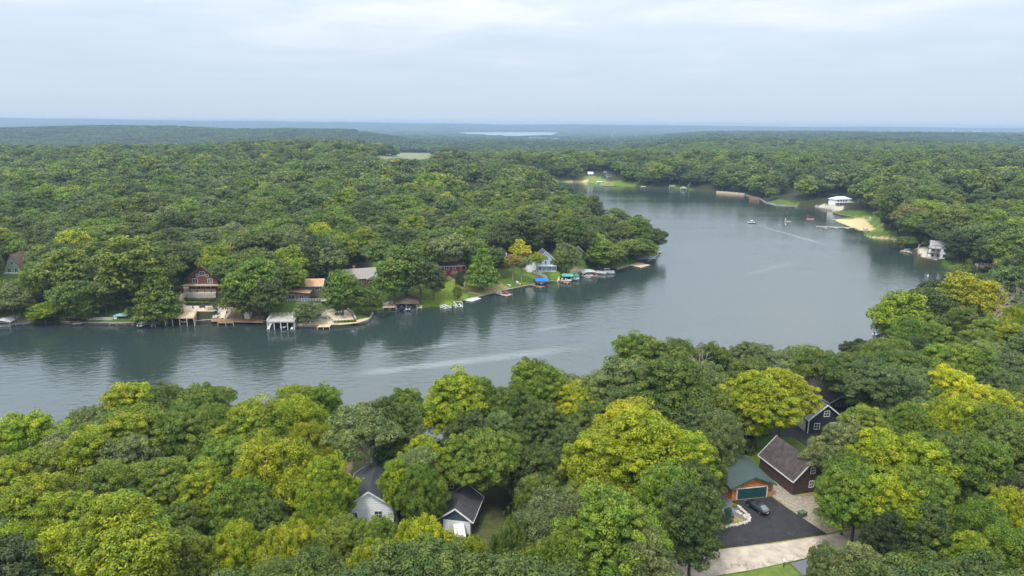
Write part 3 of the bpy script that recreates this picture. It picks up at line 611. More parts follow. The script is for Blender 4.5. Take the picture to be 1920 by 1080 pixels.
# ------------------------------------------------------------------ mesh builder
class MB:
    def __init__(s): s.v = []; s.f = []; s.m = []
    def add(s, V, F, mi=0):
        o = len(s.v); s.v += [tuple(map(float, p)) for p in V]; s.f += [tuple(i + o for i in f) for f in F]; s.m += [mi] * len(F); return s
    def box(s, x0, x1, y0, y1, z0, z1, mi=0):
        V = [(x, y, z) for x in (x0, x1) for y in (y0, y1) for z in (z0, z1)]
        return s.add(V, [(0, 1, 3, 2), (4, 6, 7, 5), (0, 4, 5, 1), (2, 3, 7, 6), (0, 2, 6, 4), (1, 5, 7, 3)], mi)
    def obox(s, c, hx, hy, hz, rz=0.0, mi=0):
        cs, sn = math.cos(rz), math.sin(rz)
        V = [(c[0] + a * hx * cs - b * hy * sn, c[1] + a * hx * sn + b * hy * cs, c[2] + d * hz) for a in (-1, 1) for b in (-1, 1) for d in (-1, 1)]
        return s.add(V, [(0, 1, 3, 2), (4, 6, 7, 5), (0, 4, 5, 1), (2, 3, 7, 6), (0, 2, 6, 4), (1, 5, 7, 3)], mi)
    def bar(s, a, b, w, h=None, mi=0):
        a = np.array(a, float); b = np.array(b, float); h = h or w; d = unit(b - a)
        r = np.cross(d, [0, 0, 1.0]); r = np.array([1.0, 0, 0]) if np.linalg.norm(r) < 1e-4 else unit(r); u = np.cross(r, d)
        V = [p + r * i * w / 2 + u * j * h / 2 for p in (a, b) for i in (-1, 1) for j in (-1, 1)]
        return s.add(V, [(0, 2, 3, 1), (4, 5, 7, 6), (0, 1, 5, 4), (2, 6, 7, 3), (0, 4, 6, 2), (1, 3, 7, 5)], mi)
    def cyl(s, x, y, z0, z1, r, n=8, r2=None, mi=0):
        r2 = r if r2 is None else r2
        V = [(x + rr * math.cos(i * 2 * PI / n), y + rr * math.sin(i * 2 * PI / n), z) for z, rr in ((z0, r), (z1, r2)) for i in range(n)]
        F = [(i, (i + 1) % n, n + (i + 1) % n, n + i) for i in range(n)] + [tuple(range(n - 1, -1, -1)), tuple(range(n, 2 * n))]
        return s.add(V, F, mi)
    def prism(s, poly, axis, a, b, mi=0):
        """poly: outline in the two other axes, swept along axis from a to b"""
        n = len(poly)
        def pt(p, t): return (t, p[0], p[1]) if axis == 0 else ((p[0], t, p[1]) if axis == 1 else (p[0], p[1], t))
        V = [pt(p, a) for p in poly] + [pt(p, b) for p in poly]
        return s.add(V, [(i, (i + 1) % n, n + (i + 1) % n, n + i) for i in range(n)] + [tuple(range(n - 1, -1, -1)), tuple(range(n, 2 * n))], mi)
    def build(s, name, ma, parent=None, smooth=False):
        me = bpy.data.meshes.new(name); me.from_pydata(s.v, [], s.f)
        for q in (ma if isinstance(ma, (list, tuple)) else [ma]): me.materials.append(q)
        if isinstance(ma, (list, tuple)): me.polygons.foreach_set('material_index', s.m)
        import bmesh
        bm = bmesh.new(); bm.from_mesh(me); bmesh.ops.recalc_face_normals(bm, faces=bm.faces); bm.to_mesh(me); bm.free()
        if smooth: me.polygons.foreach_set('use_smooth', [True] * len(me.polygons))
        return link(name, me, parent)
def frame(pl, pr, h):
    """two picture points of a front edge at height h: middle, heading, width"""
    a = P(*pl, h); b = P(*pr, h); d = b - a
    return (a + b) / 2, math.atan2(d[1], d[0]), float(np.hypot(d[0], d[1]))
# ------------------------------------------------------------------ surfaces
W_ = dict(rough=.6)
m_white = mat('white_paint', (.60, .60, .59), rough=.5, var=.06); m_trim = mat('white_trim', (.58, .58, .57), rough=.5, var=.04)
m_glass = mat('window_glass', (.03, .045, .055), rough=.06, var=.1, spec=.9); m_lglass = mat('pale_glass', (.10, .15, .17), rough=.08, var=.2, spec=.9)
m_slate = mat('dark_shingle', (.050, .054, .064), rough=.85, c2=(.026, .029, .036), scale=5, det=8, bump=.5, bscale=14)
m_brownroof = mat('brown_shingle', (.115, .072, .052), rough=.9, c2=(.075, .046, .034), scale=4, det=8)
m_darkbrown = mat('aged_brown_shingle', (.064, .050, .044), rough=.9, c2=(.026, .021, .019), scale=1.1, det=9, bump=.4, bscale=10)
m_tanroof = mat('tan_shingle', (.44, .26, .13), rough=.9, c2=(.30, .17, .085), scale=3, det=8)
m_greyroof = mat('grey_shingle', (.24, .22, .20), rough=.9, c2=(.15, .14, .13), scale=3, det=8)
m_blueroof = mat('slate_blue_metal_roof', (.060, .075, .105), rough=.45, var=.08, stripes=(0, .45, .35)); m_greenroof = mat('green_shingle', (.040, .062, .055), rough=.85, c2=(.022, .037, .033), scale=6, det=8)
m_purple = mat('plum_grey_shingle', (.085, .08, .10), rough=.85, c2=(.055, .05, .066), scale=4)
m_black = mat('black_siding', (.022, .026, .032), rough=.6, var=.1, stripes=(2, .2, .4)); m_navy = mat('dark_blue_siding', (.035, .052, .070), rough=.6, var=.1, stripes=(2, .2, .3))
m_whitesid = mat('white_siding', (.74, .75, .76), rough=.55, var=.04, stripes=(2, .2, .12)); m_brownsid = mat('dark_brown_siding', (.060, .034, .025), rough=.8, var=.14, stripes=(2, .22, .45))
m_log = mat('orange_stained_log', (.52, .20, .045), rough=.6, c2=(.34, .115, .024), scale=2.2, stripes=(2, .26, .5)); m_teal = mat('teal_door', (.012, .055, .060), rough=.45, var=.08)
m_chalet = mat('red_brown_log', (.17, .055, .022), rough=.7, c2=(.085, .026, .012), scale=2, stripes=(2, .26, .4)); m_taupe = mat('taupe_siding', (.135, .105, .080), rough=.8, var=.1, stripes=(2, .25, .2))
m_orange = mat('burnt_orange_boards', (.36, .085, .035), rough=.7, var=.14, stripes=(2, .25, .3)); m_red = mat('barn_red_siding', (.20, .028, .026), rough=.7, var=.12, stripes=(2, .22, .3))
m_ltan = mat('tan_siding', (.40, .32, .23), rough=.8, var=.08, stripes=(2, .22, .15)); m_paleblue = mat('pale_blue_siding', (.33, .45, .52), rough=.6, var=.08, stripes=(2, .2, .2)); m_agreen = mat('pale_green_siding', (.30, .38, .30), rough=.7, var=.08)
m_deckt = mat('tan_deck_boards', (.54, .42, .27), rough=.8, c2=(.40, .30, .19), scale=1, stripes=(0, .3, .35)); m_deckb = mat('brown_deck_boards', (.27, .155, .09), rough=.85, c2=(.18, .10, .058), scale=1, stripes=(1, .3, .4))
m_deckg = mat('weathered_grey_boards', (.33, .30, .27), rough=.9, c2=(.22, .20, .18), scale=1, stripes=(0, .3, .35)); m_deckw = mat('white_deck_boards', (.66, .66, .66), rough=.6, var=.06, stripes=(0, .3, .15))
m_tim = mat('pale_timber', (.50, .40, .27), rough=.8, var=.12); m_dtim = mat('dark_timber', (.09, .055, .038), rough=.85, var=.2); m_gtim = mat('grey_timber', (.30, .27, .235), rough=.9, var=.15)
m_metal = mat('galvanised_metal', (.45, .47, .49), rough=.35, var=.08, metal=.7); m_dmetal = mat('dark_metal', (.04, .04, .045), rough=.5, var=.1)
m_conc = mat('concrete', (.36, .345, .32), rough=.9, c2=(.25, .235, .215), scale=1.2, det=8); m_stone = mat('pale_stone', (.44, .40, .35), rough=.95, c2=(.20, .18, .16), scale=2.4, det=9, bump=.8, bscale=3)
m_rock = mat('rough_rock', (.50, .46, .40), rough=.95, c2=(.22, .19, .16), scale=1.2, det=9); m_paver = mat('sandy_pavers', (.52, .43, .31), rough=.9, c2=(.42, .33, .23), scale=1.2, det=8)
m_sand = mat('beach_sand', (.52, .41, .26), rough=.95, c2=(.42, .32, .19), scale=.4, det=8); m_asph = mat('fresh_asphalt', (.020, .020, .022), rough=.85, c2=(.011, .011, .013), scale=.8, det=9, bump=.3, bscale=20)
m_road = mat('pale_gravelly_road', (.42, .36, .29), rough=.95, c2=(.27, .225, .18), scale=.55, det=10, bump=.4, bscale=9); m_gravel = mat('loose_stone_paving', (.31, .265, .205), rough=.95, c2=(.13, .11, .085), scale=2.2, det=10, bump=1, bscale=4)
m_slateb = mat('slate_chippings', (.15, .15, .17), rough=.95, c2=(.06, .06, .075), scale=5, det=8); m_mulch = mat('brown_mulch', (.085, .05, .034), rough=1, var=.25, scale=4)
m_grass = mat('lawn_grass', (.115, .155, .024), rough=1, c2=(.06, .10, .014), scale=.9, det=10, bump=.8, bscale=12)
m_blue = mat('blue_canvas', (.012, .12, .46), rough=.6, var=.06); m_tealc = mat('teal_canvas', (.03, .27, .24), rough=.6, var=.08); m_redp = mat('red_plastic', (.50, .015, .035), rough=.35, var=.05)
m_navyc = mat('navy_canvas', (.012, .022, .06), rough=.6, var=.1); m_hull = mat('white_gelcoat', (.64, .64, .64), rough=.2, var=.03, spec=.6); m_hullred = mat('red_gelcoat', (.45, .012, .02), rough=.2, var=.03, spec=.6)
m_blk = mat('black_plastic', (.012, .012, .013), rough=.35, var=.1); m_vinyl = mat('cream_vinyl', (.55, .50, .42), rough=.5, var=.06); m_brick = mat('red_brick', (.25, .09, .055), rough=.9, var=.2, scale=6)
m_paint = mat('black_car_paint', (.010, .010, .012), rough=.16, var=.02, spec=.8); m_tyre = mat('tyre_rubber', (.015, .015, .015), rough=.9, var=.1); m_rim = mat('alloy', (.5, .5, .52), rough=.3, metal=.9, var=.03)
m_tail = mat('red_lens', (.25, .008, .008), rough=.2, var=.02); m_orangep = mat('orange_paint', (.55, .13, .02), rough=.5, var=.05)

def add_cracks(ma, scale, width, dark, seed, amount=.5):
    """meandering cracks and patched seams worn into a paved surface"""
    t = ma.node_tree; b = t.nodes['Principled BSDF']; src = b.inputs['Base Color'].links[0].from_socket; g = N(t, 'ShaderNodeTexCoord')
    n = N(t, 'ShaderNodeTexNoise', inp={'Scale': scale * 2.5, 'Detail': 4.0}); L(t, g.outputs['Object'], n.inputs[0])
    mx = N(t, 'ShaderNodeMix', data_type='RGBA'); mx.inputs[0].default_value = .22; L(t, g.outputs['Object'], mx.inputs[6]); sc_ = N(t, 'ShaderNodeVectorMath', operation='SCALE'); L(t, n.outputs['Color'], sc_.inputs[0]); sc_.inputs['Scale'].default_value = 1.2 / scale
    ad = N(t, 'ShaderNodeVectorMath', operation='ADD'); L(t, g.outputs['Object'], ad.inputs[0]); L(t, sc_.outputs[0], ad.inputs[1])
    v = N(t, 'ShaderNodeTexVoronoi', feature='DISTANCE_TO_EDGE', inp={'Scale': scale}); L(t, ad.outputs[0], v.inputs['Vector'])
    m2 = N(t, 'ShaderNodeTexNoise', inp={'Scale': .16, 'Detail': 2.0}); L(t, ad.outputs[0], m2.inputs[0])
    k = M(t, 'MULTIPLY', M(t, 'LESS_THAN', v.outputs['Distance'], width), M(t, 'GREATER_THAN', m2.outputs[0], amount))
    spots = N(t, 'ShaderNodeTexNoise', inp={'Scale': 1.6, 'Detail': 2.0, 'Roughness': .4}); L(t, ad.outputs[0], spots.inputs[0])
    k = M(t, 'MAXIMUM', M(t, 'MULTIPLY', k, .75), M(t, 'MULTIPLY', M(t, 'GREATER_THAN', spots.outputs[0], .70), .5))
    o = N(t, 'ShaderNodeMix', data_type='RGBA'); L(t, k, o.inputs[0]); L(t, src, o.inputs[6]); o.inputs[7].default_value = (*dark, 1); L(t, o.outputs[2], b.inputs['Base Color'])
add_cracks(m_road, .55, .035, (.13, .11, .09), 1, .57); add_cracks(m_asph, .22, .012, (.05, .048, .045), 2, .48)
# ------------------------------------------------------------------ houses
def window(e, face, a, z, w, h, W, D, fm=None, mull=1, gl=None):
    """one framed window on a wall of the house: face f (front), b, l, r"""
    fm = fm or m_trim; gl = gl or m_glass
    org = {'f': (lambda u, d, zz: (u, -d, zz)), 'b': (lambda u, d, zz: (-u, D + d, zz)), 'l': (lambda u, d, zz: (-W / 2 - d, D / 2 - u, zz)), 'r': (lambda u, d, zz: (W / 2 + d, D / 2 + u, zz))}[face]
    t = .11
    def bx(mb, u0, u1, d0, d1, z0, z1):
        V = [org(u, d, q) for u in (u0, u1) for d in (d0, d1) for q in (z0, z1)]
        mb.add(V, [(0, 1, 3, 2), (4, 6, 7, 5), (0, 4, 5, 1), (2, 3, 7, 6), (0, 2, 6, 4), (1, 5, 7, 3)])
    f = MB(); bx(f, a - w / 2 - t, a - w / 2, .003, .09, z - t, z + h + t); bx(f, a + w / 2, a + w / 2 + t, .003, .09, z - t, z + h + t)
    bx(f, a - w / 2, a + w / 2, .003, .09, z + h, z + h + t); bx(f, a - w / 2, a + w / 2, .003, .10, z - t, z)
    for i in range(mull): u = a - w / 2 + w * (i + 1) / (mull + 1); bx(f, u - .035, u + .035, .02, .07, z, z + h)
    if h > 1.0 and w < 1.5: bx(f, a - w / 2, a + w / 2, .02, .075, z + h * .5 - .03, z + h * .5 + .03)
    fr = f.build('window', fm, e); g = MB(); bx(g, a - w / 2, a + w / 2, .004, .03, z, z + h); g.build('pane', gl, fr)
def house(name, label, cat, loc, rz, W, D, wh, rh, ridge, wm, rm, over=.5, wins=(), trim=None, group=None, gablem=None, chimney=None, rt=.16):
    e = empty(name, loc, rz, label=label, cat=cat, group=group); trim = trim or m_trim
    w = MB(); w.box(-W / 2, W / 2, 0, D, -1.2, wh); w.build('wall', wm, e)
    if ridge == 'x':
        g = MB(); g.prism([(0.001, wh), (D - .001, wh), (D / 2, wh + rh)], 0, -W / 2, W / 2); g.build('gable', gablem or wm, e)
        r = MB(); k = rh / (D / 2); yo = D / 2 + over; zo = wh - over * k
        r.add([(x, y, z) for x in (-W / 2 - over, W / 2 + over) for y, z in ((-over, zo), (D / 2, wh + rh + .01), (D + over, zo), (D + over, zo + rt), (D / 2, wh + rh + rt), (-over, zo + rt))],
              [(0, 1, 7, 6), (1, 2, 8, 7), (2, 3, 9, 8), (3, 4, 10, 9), (4, 5, 11, 10), (5, 0, 6, 11), (0, 5, 4, 1), (1, 4, 3, 2), (6, 7, 10, 11), (7, 8, 9, 10)])
        r.build('roof', rm, e); t = MB()
        for x in (-W / 2 - over - .03, W / 2 + over + .03):
            t.bar((x, -over, zo + rt / 2), (x, D / 2, wh + rh + rt / 2), .07, rt + .10); t.bar((x, D + over, zo + rt / 2), (x, D / 2, wh + rh + rt / 2), .07, rt + .10)
        t.bar((-W / 2 - over, -over - .04, zo + rt / 2), (W / 2 + over, -over - .04, zo + rt / 2), .06, rt + .08); t.build('fascia', trim, e)
    elif ridge == 'y':
        g = MB(); g.prism([(-W / 2 + .001, wh), (W / 2 - .001, wh), (0, wh + rh)], 1, 0, D); g.build('gable', gablem or wm, e)
        k = rh / (W / 2); zo = wh - over * k; r = MB()
        r.add([(x, y, z) for y in (-over, D + over) for x, z in ((-W / 2 - over, zo), (0, wh + rh + .01), (W / 2 + over, zo), (W / 2 + over, zo + rt), (0, wh + rh + rt), (-W / 2 - over, zo + rt))],
              [(0, 1, 7, 6), (1, 2, 8, 7), (2, 3, 9, 8), (3, 4, 10, 9), (4, 5, 11, 10), (5, 0, 6, 11), (0, 5, 4, 1), (1, 4, 3, 2), (6, 7, 10, 11), (7, 8, 9, 10)])
        r.build('roof', rm, e); t = MB()
        for y in (-over - .03, D + over + .03):
            for sx_ in (-1, 1): t.bar((sx_ * (W / 2 + over), y, zo + rt / 2), (0, y, wh + rh + rt / 2), .07, rt + .10)
        for sx_ in (-1, 1): t.bar((sx_ * (W / 2 + over + .04), -over, zo + rt / 2), (sx_ * (W / 2 + over + .04), D + over, zo + rt / 2), .06, rt + .08)
        t.build('fascia', trim, e)
    else:                                     # hip
        k = min(W, D) / 2; r = MB(); z0 = wh - .02; o = over
        a = [(-W / 2 - o, -o, z0), (W / 2 + o, -o, z0), (W / 2 + o, D + o, z0), (-W / 2 - o, D + o, z0)]
        rd = [(-W / 2 + k * .95, D / 2, wh + rh), (W / 2 - k * .95, D / 2, wh + rh)] if W > D else [(0, k * .95, wh + rh), (0, D - k * .95, wh + rh)]
        b = [(x, y, z + rt) for x, y, z in a]; V = a + b + rd
        F = [(0, 3, 2, 1), (0, 1, 5, 4), (1, 2, 6, 5), (2, 3, 7, 6), (3, 0, 4, 7)]
        F += [(4, 5, 9, 8), (6, 7, 8, 9), (5, 6, 9), (7, 4, 8)] if W > D else [(4, 5, 8), (6, 7, 9), (5, 6, 9, 8), (7, 4, 8, 9)]
        r.add(V, F); r.build('roof', rm, e)
    if chimney:
        x, y, s_, top, cm = chimney; c = MB(); c.box(x - s_, x + s_, y - s_, y + s_, wh * .5, top); c.box(x - s_ - .08, x + s_ + .08, y - s_ - .08, y + s_ + .08, top, top + .15); c.build('chimney', cm, e)
    for q in wins: window(e, *q[:5], W, D, *(q[5:]))
    return e
def garage_door(e, x0, x1, h, ma, n=5, y=0.0, parent_face='f'):
    d = MB()
    for i in range(n): d.box(x0, x1, y - .07, y - .005, h * i / n + .012, h * (i + 1) / n - .012)
    d.box(x0 + .01, x1 - .01, y - .045, y - .004, 0.0, h); d.build('garage_door', ma, e)
    t = MB(); t.box(x0 - .18, x0 - .002, y - .10, y - .003, 0, h + .18); t.box(x1 + .002, x1 + .18, y - .10, y - .003, 0, h + .18); t.box(x0, x1, y - .10, y - .003, h + .002, h + .18); t.build('door_frame', m_trim, e)

# ------------------------------------------------------------------ boats
def loft(mb, secs, close=True):
    n = len(secs[0]); V = [p for s_ in secs for p in s_]; F = []
    for i in range(len(secs) - 1):
        for j in range(n - 1): F.append((i * n + j, i * n + j + 1, (i + 1) * n + j + 1, (i + 1) * n + j))
    F.append(tuple(range(n - 1, -1, -1))); F.append(tuple((len(secs) - 1) * n + j for j in range(n)))
    mb.add(V, F)
def motor(e, x, y=0.0):
    m_ = MB(); m_.box(x - .55, x - .1, y - .2, y + .2, .75, 1.35); m_.box(x - .42, x - .2, y - .07, y + .07, -.3, .75); m_.build('outboard_motor', m_blk, e)
def runabout(label, loc, rz, Ln=6.2, hm=None, group='boats at the docks', top=None, cover=None, wake=False):
    """bow towards +x"""
    hm = hm or m_hull; e = empty('motor_boat', loc, rz, label=label, cat='boat', group=group); h = MB(); w = 1.12; secs = []
    for f, ww, zk, zs in ((0, .92, .05, .82), (.25, 1.0, .0, .84), (.5, 1.0, .0, .88), (.72, .86, .06, .95), (.88, .52, .22, 1.02), (1.0, .04, .62, 1.10)):
        x = (f - .5) * Ln; secs.append([(x, -w * ww, zs), (x, -w * ww * .92, zs * .45 + zk * .5), (x, 0, zk), (x, w * ww * .92, zs * .45 + zk * .5), (x, w * ww, zs)])
    loft(h, secs); h.build('hull', hm, e)
    d = MB(); d.add([(-Ln * .46, -.95, .90), (Ln * .12, -.98, .93), (Ln * .12, .98, .93), (-Ln * .46, .95, .90), (-Ln * .46, -.95, .83), (Ln * .12, -.98, .83), (Ln * .12, .98, .83), (-Ln * .46, .95, .83)], [(0, 1, 2, 3), (0, 4, 5, 1), (1, 5, 6, 2), (2, 6, 7, 3), (3, 7, 4, 0)])
    if cover is not None:
        c = MB(); c.add([(-Ln * .47, -1.08, .9), (Ln * .40, -.55, 1.02), (Ln * .40, .55, 1.02), (-Ln * .47, 1.08, .9), (-Ln * .3, 0, 1.35), (Ln * .12, 0, 1.55)], [(0, 1, 5, 4), (3, 4, 5, 2), (0, 4, 3), (1, 2, 5)]); c.build('cover', cover, e)
    else:
        d.build('cockpit', m_blk, e)
        for y in (-.5, .5): s_ = MB(); s_.box(-.5, .05, y - .28, y + .28, .93, 1.12); s_.box(-.6, -.48, y - .28, y + .28, .93, 1.5); s_.build('seat', m_vinyl, e)
        s_ = MB(); s_.box(-Ln * .44, -Ln * .34, -.85, .85, .92, 1.3); s_.build('seat', m_vinyl, e)
        g = MB(); g.add([(Ln * .12, -.95, .94), (Ln * .12, .95, .94), (Ln * .04, .8, 1.45), (Ln * .04, -.8, 1.45), (Ln * .2, 0, .97), (Ln * .1, 0, 1.48)], [(0, 4, 5, 3), (4, 1, 2, 5)]); g.build('windshield', m_lglass, e)
    if top is not None:
        c = MB(); c.box(-1.5, .7, -1.0, 1.0, 2.15, 2.22)
        for x in (-1.3, .5):
            for y in (-.95, .95): c.bar((x, y, .85), (x * .9, y, 2.15), .04)
        c.build('canopy', top, e)
    motor(e, -Ln / 2); return e
def pontoon(label, loc, rz, Ln=6.6, fence=None, top=None, group='boats at the docks'):
    e = empty('pontoon_boat', loc, rz, label=label, cat='boat', group=group); fence = fence or m_hull
    for y in (-.85, .85):
        t = MB(); n = 8; V = []
        for x, r in ((-Ln / 2, .3), (Ln * .38, .3), (Ln / 2, .06)): V += [(x, y + r * math.cos(i * PI / 4), .25 + (0.15 if r < .1 else 0) + r * math.sin(i * PI / 4)) for i in range(n)]
        t.add(V, [(k * n + i, k * n + (i + 1) % n, (k + 1) * n + (i + 1) % n, (k + 1) * n + i) for k in (0, 1) for i in range(n)] + [tuple(range(7, -1, -1)), tuple(range(16, 24))]); t.build('pontoon', m_metal, e, True)
    d = MB(); d.box(-Ln / 2, Ln / 2 - .3, -1.22, 1.22, .58, .68); d.build('deck', m_deckg, e)
    f = MB()
    for y in (-1.2, 1.2): f.box(-Ln / 2 + .3, Ln / 2 - .6, y - .03, y + .03, .72, 1.38)
    f.box(Ln / 2 - .63, Ln / 2 - .57, -1.16, 1.16, .72, 1.38); f.box(-Ln / 2 + .3, -Ln / 2 + .36, -1.16, 1.16, .72, 1.38); f.build('fence', fence, e)
    for x0, x1, y0, y1 in ((-Ln * .42, -Ln * .1, .55, 1.12), (-Ln * .42, -Ln * .3, -1.1, .5), (Ln * .12, Ln * .36, .55, 1.12), (Ln * .12, Ln * .36, -1.12, -.55)): s_ = MB(); s_.box(x0, x1, y0, y1, .69, 1.12); s_.build('seat', m_vinyl, e)
    if top is not None:
        c = MB(); c.add([(-Ln * .4, -1.15, 2.45), (Ln * .05, -1.15, 2.5), (Ln * .05, 1.15, 2.5), (-Ln * .4, 1.15, 2.45), (-Ln * .4, 0, 2.62), (Ln * .05, 0, 2.66)], [(0, 1, 5, 4), (4, 5, 2, 3), (0, 4, 3), (1, 2, 5), (0, 3, 2, 1)])
        for x in (-Ln * .36, Ln * .02):
            for y in (-1.14, 1.14): c.bar((x, y, .7), (x, y, 2.47), .04)
        c.build('canopy', top, e)
    motor(e, -Ln / 2); return e
# ------------------------------------------------------------------ docks, decks, lifts
def deck(name, label, cat, pts, h, ma, thick=.22, posts=2.4, pm=None, rail=None, pz=-1.6, group=None, railskip=()):
    """pts: picture outline of the top of the deck, h its height above the lake"""
    w = np.array([P(a, b, h) for a, b in pts]); c = w.mean(0); ln = w[1] - w[0]; rz = math.atan2(ln[1], ln[0])
    e = empty(name, (c[0], c[1], 0), rz, label=label, cat=cat, group=group); cs, sn = math.cos(-rz), math.sin(-rz)
    q = [((p[0] - c[0]) * cs - (p[1] - c[1]) * sn, (p[0] - c[0]) * sn + (p[1] - c[1]) * cs) for p in w]
    m_ = MB(); m_.prism(q, 2, h - thick, h); m_.build('deck', ma, e)
    n = len(q); cc_ = np.mean(q, 0)
    if posts:
        for i in range(n):
            a = np.array(q[i]); b = np.array(q[(i + 1) % n]); L_ = np.linalg.norm(b - a); k = max(1, int(L_ / posts))
            for j in range(k):
                p = a + (b - a) * j / k; p = p + (cc_ - p) * .03
                s_ = MB(); s_.box(p[0] - .1, p[0] + .1, p[1] - .1, p[1] + .1, pz, h - thick if not (rail and i not in railskip) else h + .02); s_.build('post', pm or m_tim, e)
    if rail:
        for i in range(n):
            if i in railskip: continue
            a = np.array(q[i]); b = np.array(q[(i + 1) % n]); d = (cc_ - (a + b) / 2); r = MB()
            a = a + (cc_ - a) * .015; b = b + (cc_ - b) * .015; L_ = np.linalg.norm(b - a)
            for zz in (1.02, .55, .18): r.bar((*a, h + zz), (*b, h + zz), .09, .07)
            k = max(1, int(L_ / 1.5))
            for j in range(k + 1): p = a + (b - a) * j / k; r.box(p[0] - .05, p[0] + .05, p[1] - .05, p[1] + .05, h, h + 1.08)
            r.build('railing', rail, e)
    return e
def lift(name, label, loc, rz, W, D, hp, kind, cm, pm=None, rh=.9, group='covered boat lifts', frame_=True, over=.4, cat='boat lift'):
    """roofed slip: W along x, D along y"""
    pm = pm or m_gtim; e = empty(name, loc, rz, label=label, cat=cat, group=group)
    nx = max(1, int(W / 3.6)); ny = 2 if D > 5 else 1
    for i in range(nx + 1):
        for j in range(ny + 1):
            x = -W / 2 + W * i / nx; y = D * j / ny
            if 0 < i < nx and 0 < j < ny: continue
            p = MB(); p.box(x - .1, x + .1, y - .1, y + .1, -1.8, hp); p.build('post', pm, e)
    b = MB(); b.bar((-W / 2, 0, hp - .12), (W / 2, 0, hp - .12), .12, .2); b.bar((-W / 2, D, hp - .12), (W / 2, D, hp - .12), .12, .2); b.bar((-W / 2, 0, hp - .12), (-W / 2, D, hp - .12), .12, .2); b.bar((W / 2, 0, hp - .12), (W / 2, D, hp - .12), .12, .2)
    if frame_: b.bar((-W / 2, .4, .5), (-W / 2, D - .2, .5), .35, .12); b.bar((W / 2, .4, .5), (W / 2, D - .2, .5), .35, .12); b.bar((-W / 2, .2, .3), (W / 2, .2, .3), .1, .1)
    b.build('beam', pm, e); r = MB(); o = over; t = .12
    if kind == 'gy' or kind == 'gx' or kind == 'hip':
        if kind == 'gy': pr = [(-W / 2 - o, hp), (0, hp + rh), (W / 2 + o, hp), (W / 2 + o, hp + t), (0, hp + rh + t), (-W / 2 - o, hp + t)]; r.prism(pr, 1, -o, D + o)
        elif kind == 'gx': pr = [(-o, hp), (D / 2, hp + rh), (D + o, hp), (D + o, hp + t), (D / 2, hp + rh + t), (-o, hp + t)]; r.prism(pr, 0, -W / 2 - o, W / 2 + o)
        else:
            a = [(-W / 2 - o, -o, hp), (W / 2 + o, -o, hp), (W / 2 + o, D + o, hp), (-W / 2 - o, D + o, hp)]; bb = [(x, y, z + t) for x, y, z in a]; k = W * .22
            r.add(a + bb + [(-k, D / 2, hp + rh), (k, D / 2, hp + rh)], [(0, 3, 2, 1), (0, 1, 5, 4), (1, 2, 6, 5), (2, 3, 7, 6), (3, 0, 4, 7), (4, 5, 9, 8), (6, 7, 8, 9), (5, 6, 9), (7, 4, 8)])
        if kind == 'gy':
            g = MB(); g.prism([(-W / 2, hp + .01), (W / 2, hp + .01), (0, hp + rh - .02)], 1, .02, .12); g.build('gable', m_deckt if cm is m_brownroof else cm, e)
    elif kind == 'flat': r.box(-W / 2 - o, W / 2 + o, -o, D + o, hp, hp + t + .1)
    elif kind == 'arch':
        n = 7; up_ = [(-W / 2 - o + (W + 2 * o) * i / n, hp + rh * math.sin(PI * i / n)) for i in range(n + 1)]; dn = [(x, z - .06) for x, z in reversed(up_)]
        r.prism(up_ + dn, 1, -o, D + o)
    r.build('roof', cm, e); return e
def at(px, py, h=0.0): p = P(px, py, h); return (float(p[0]), float(p[1]), h)
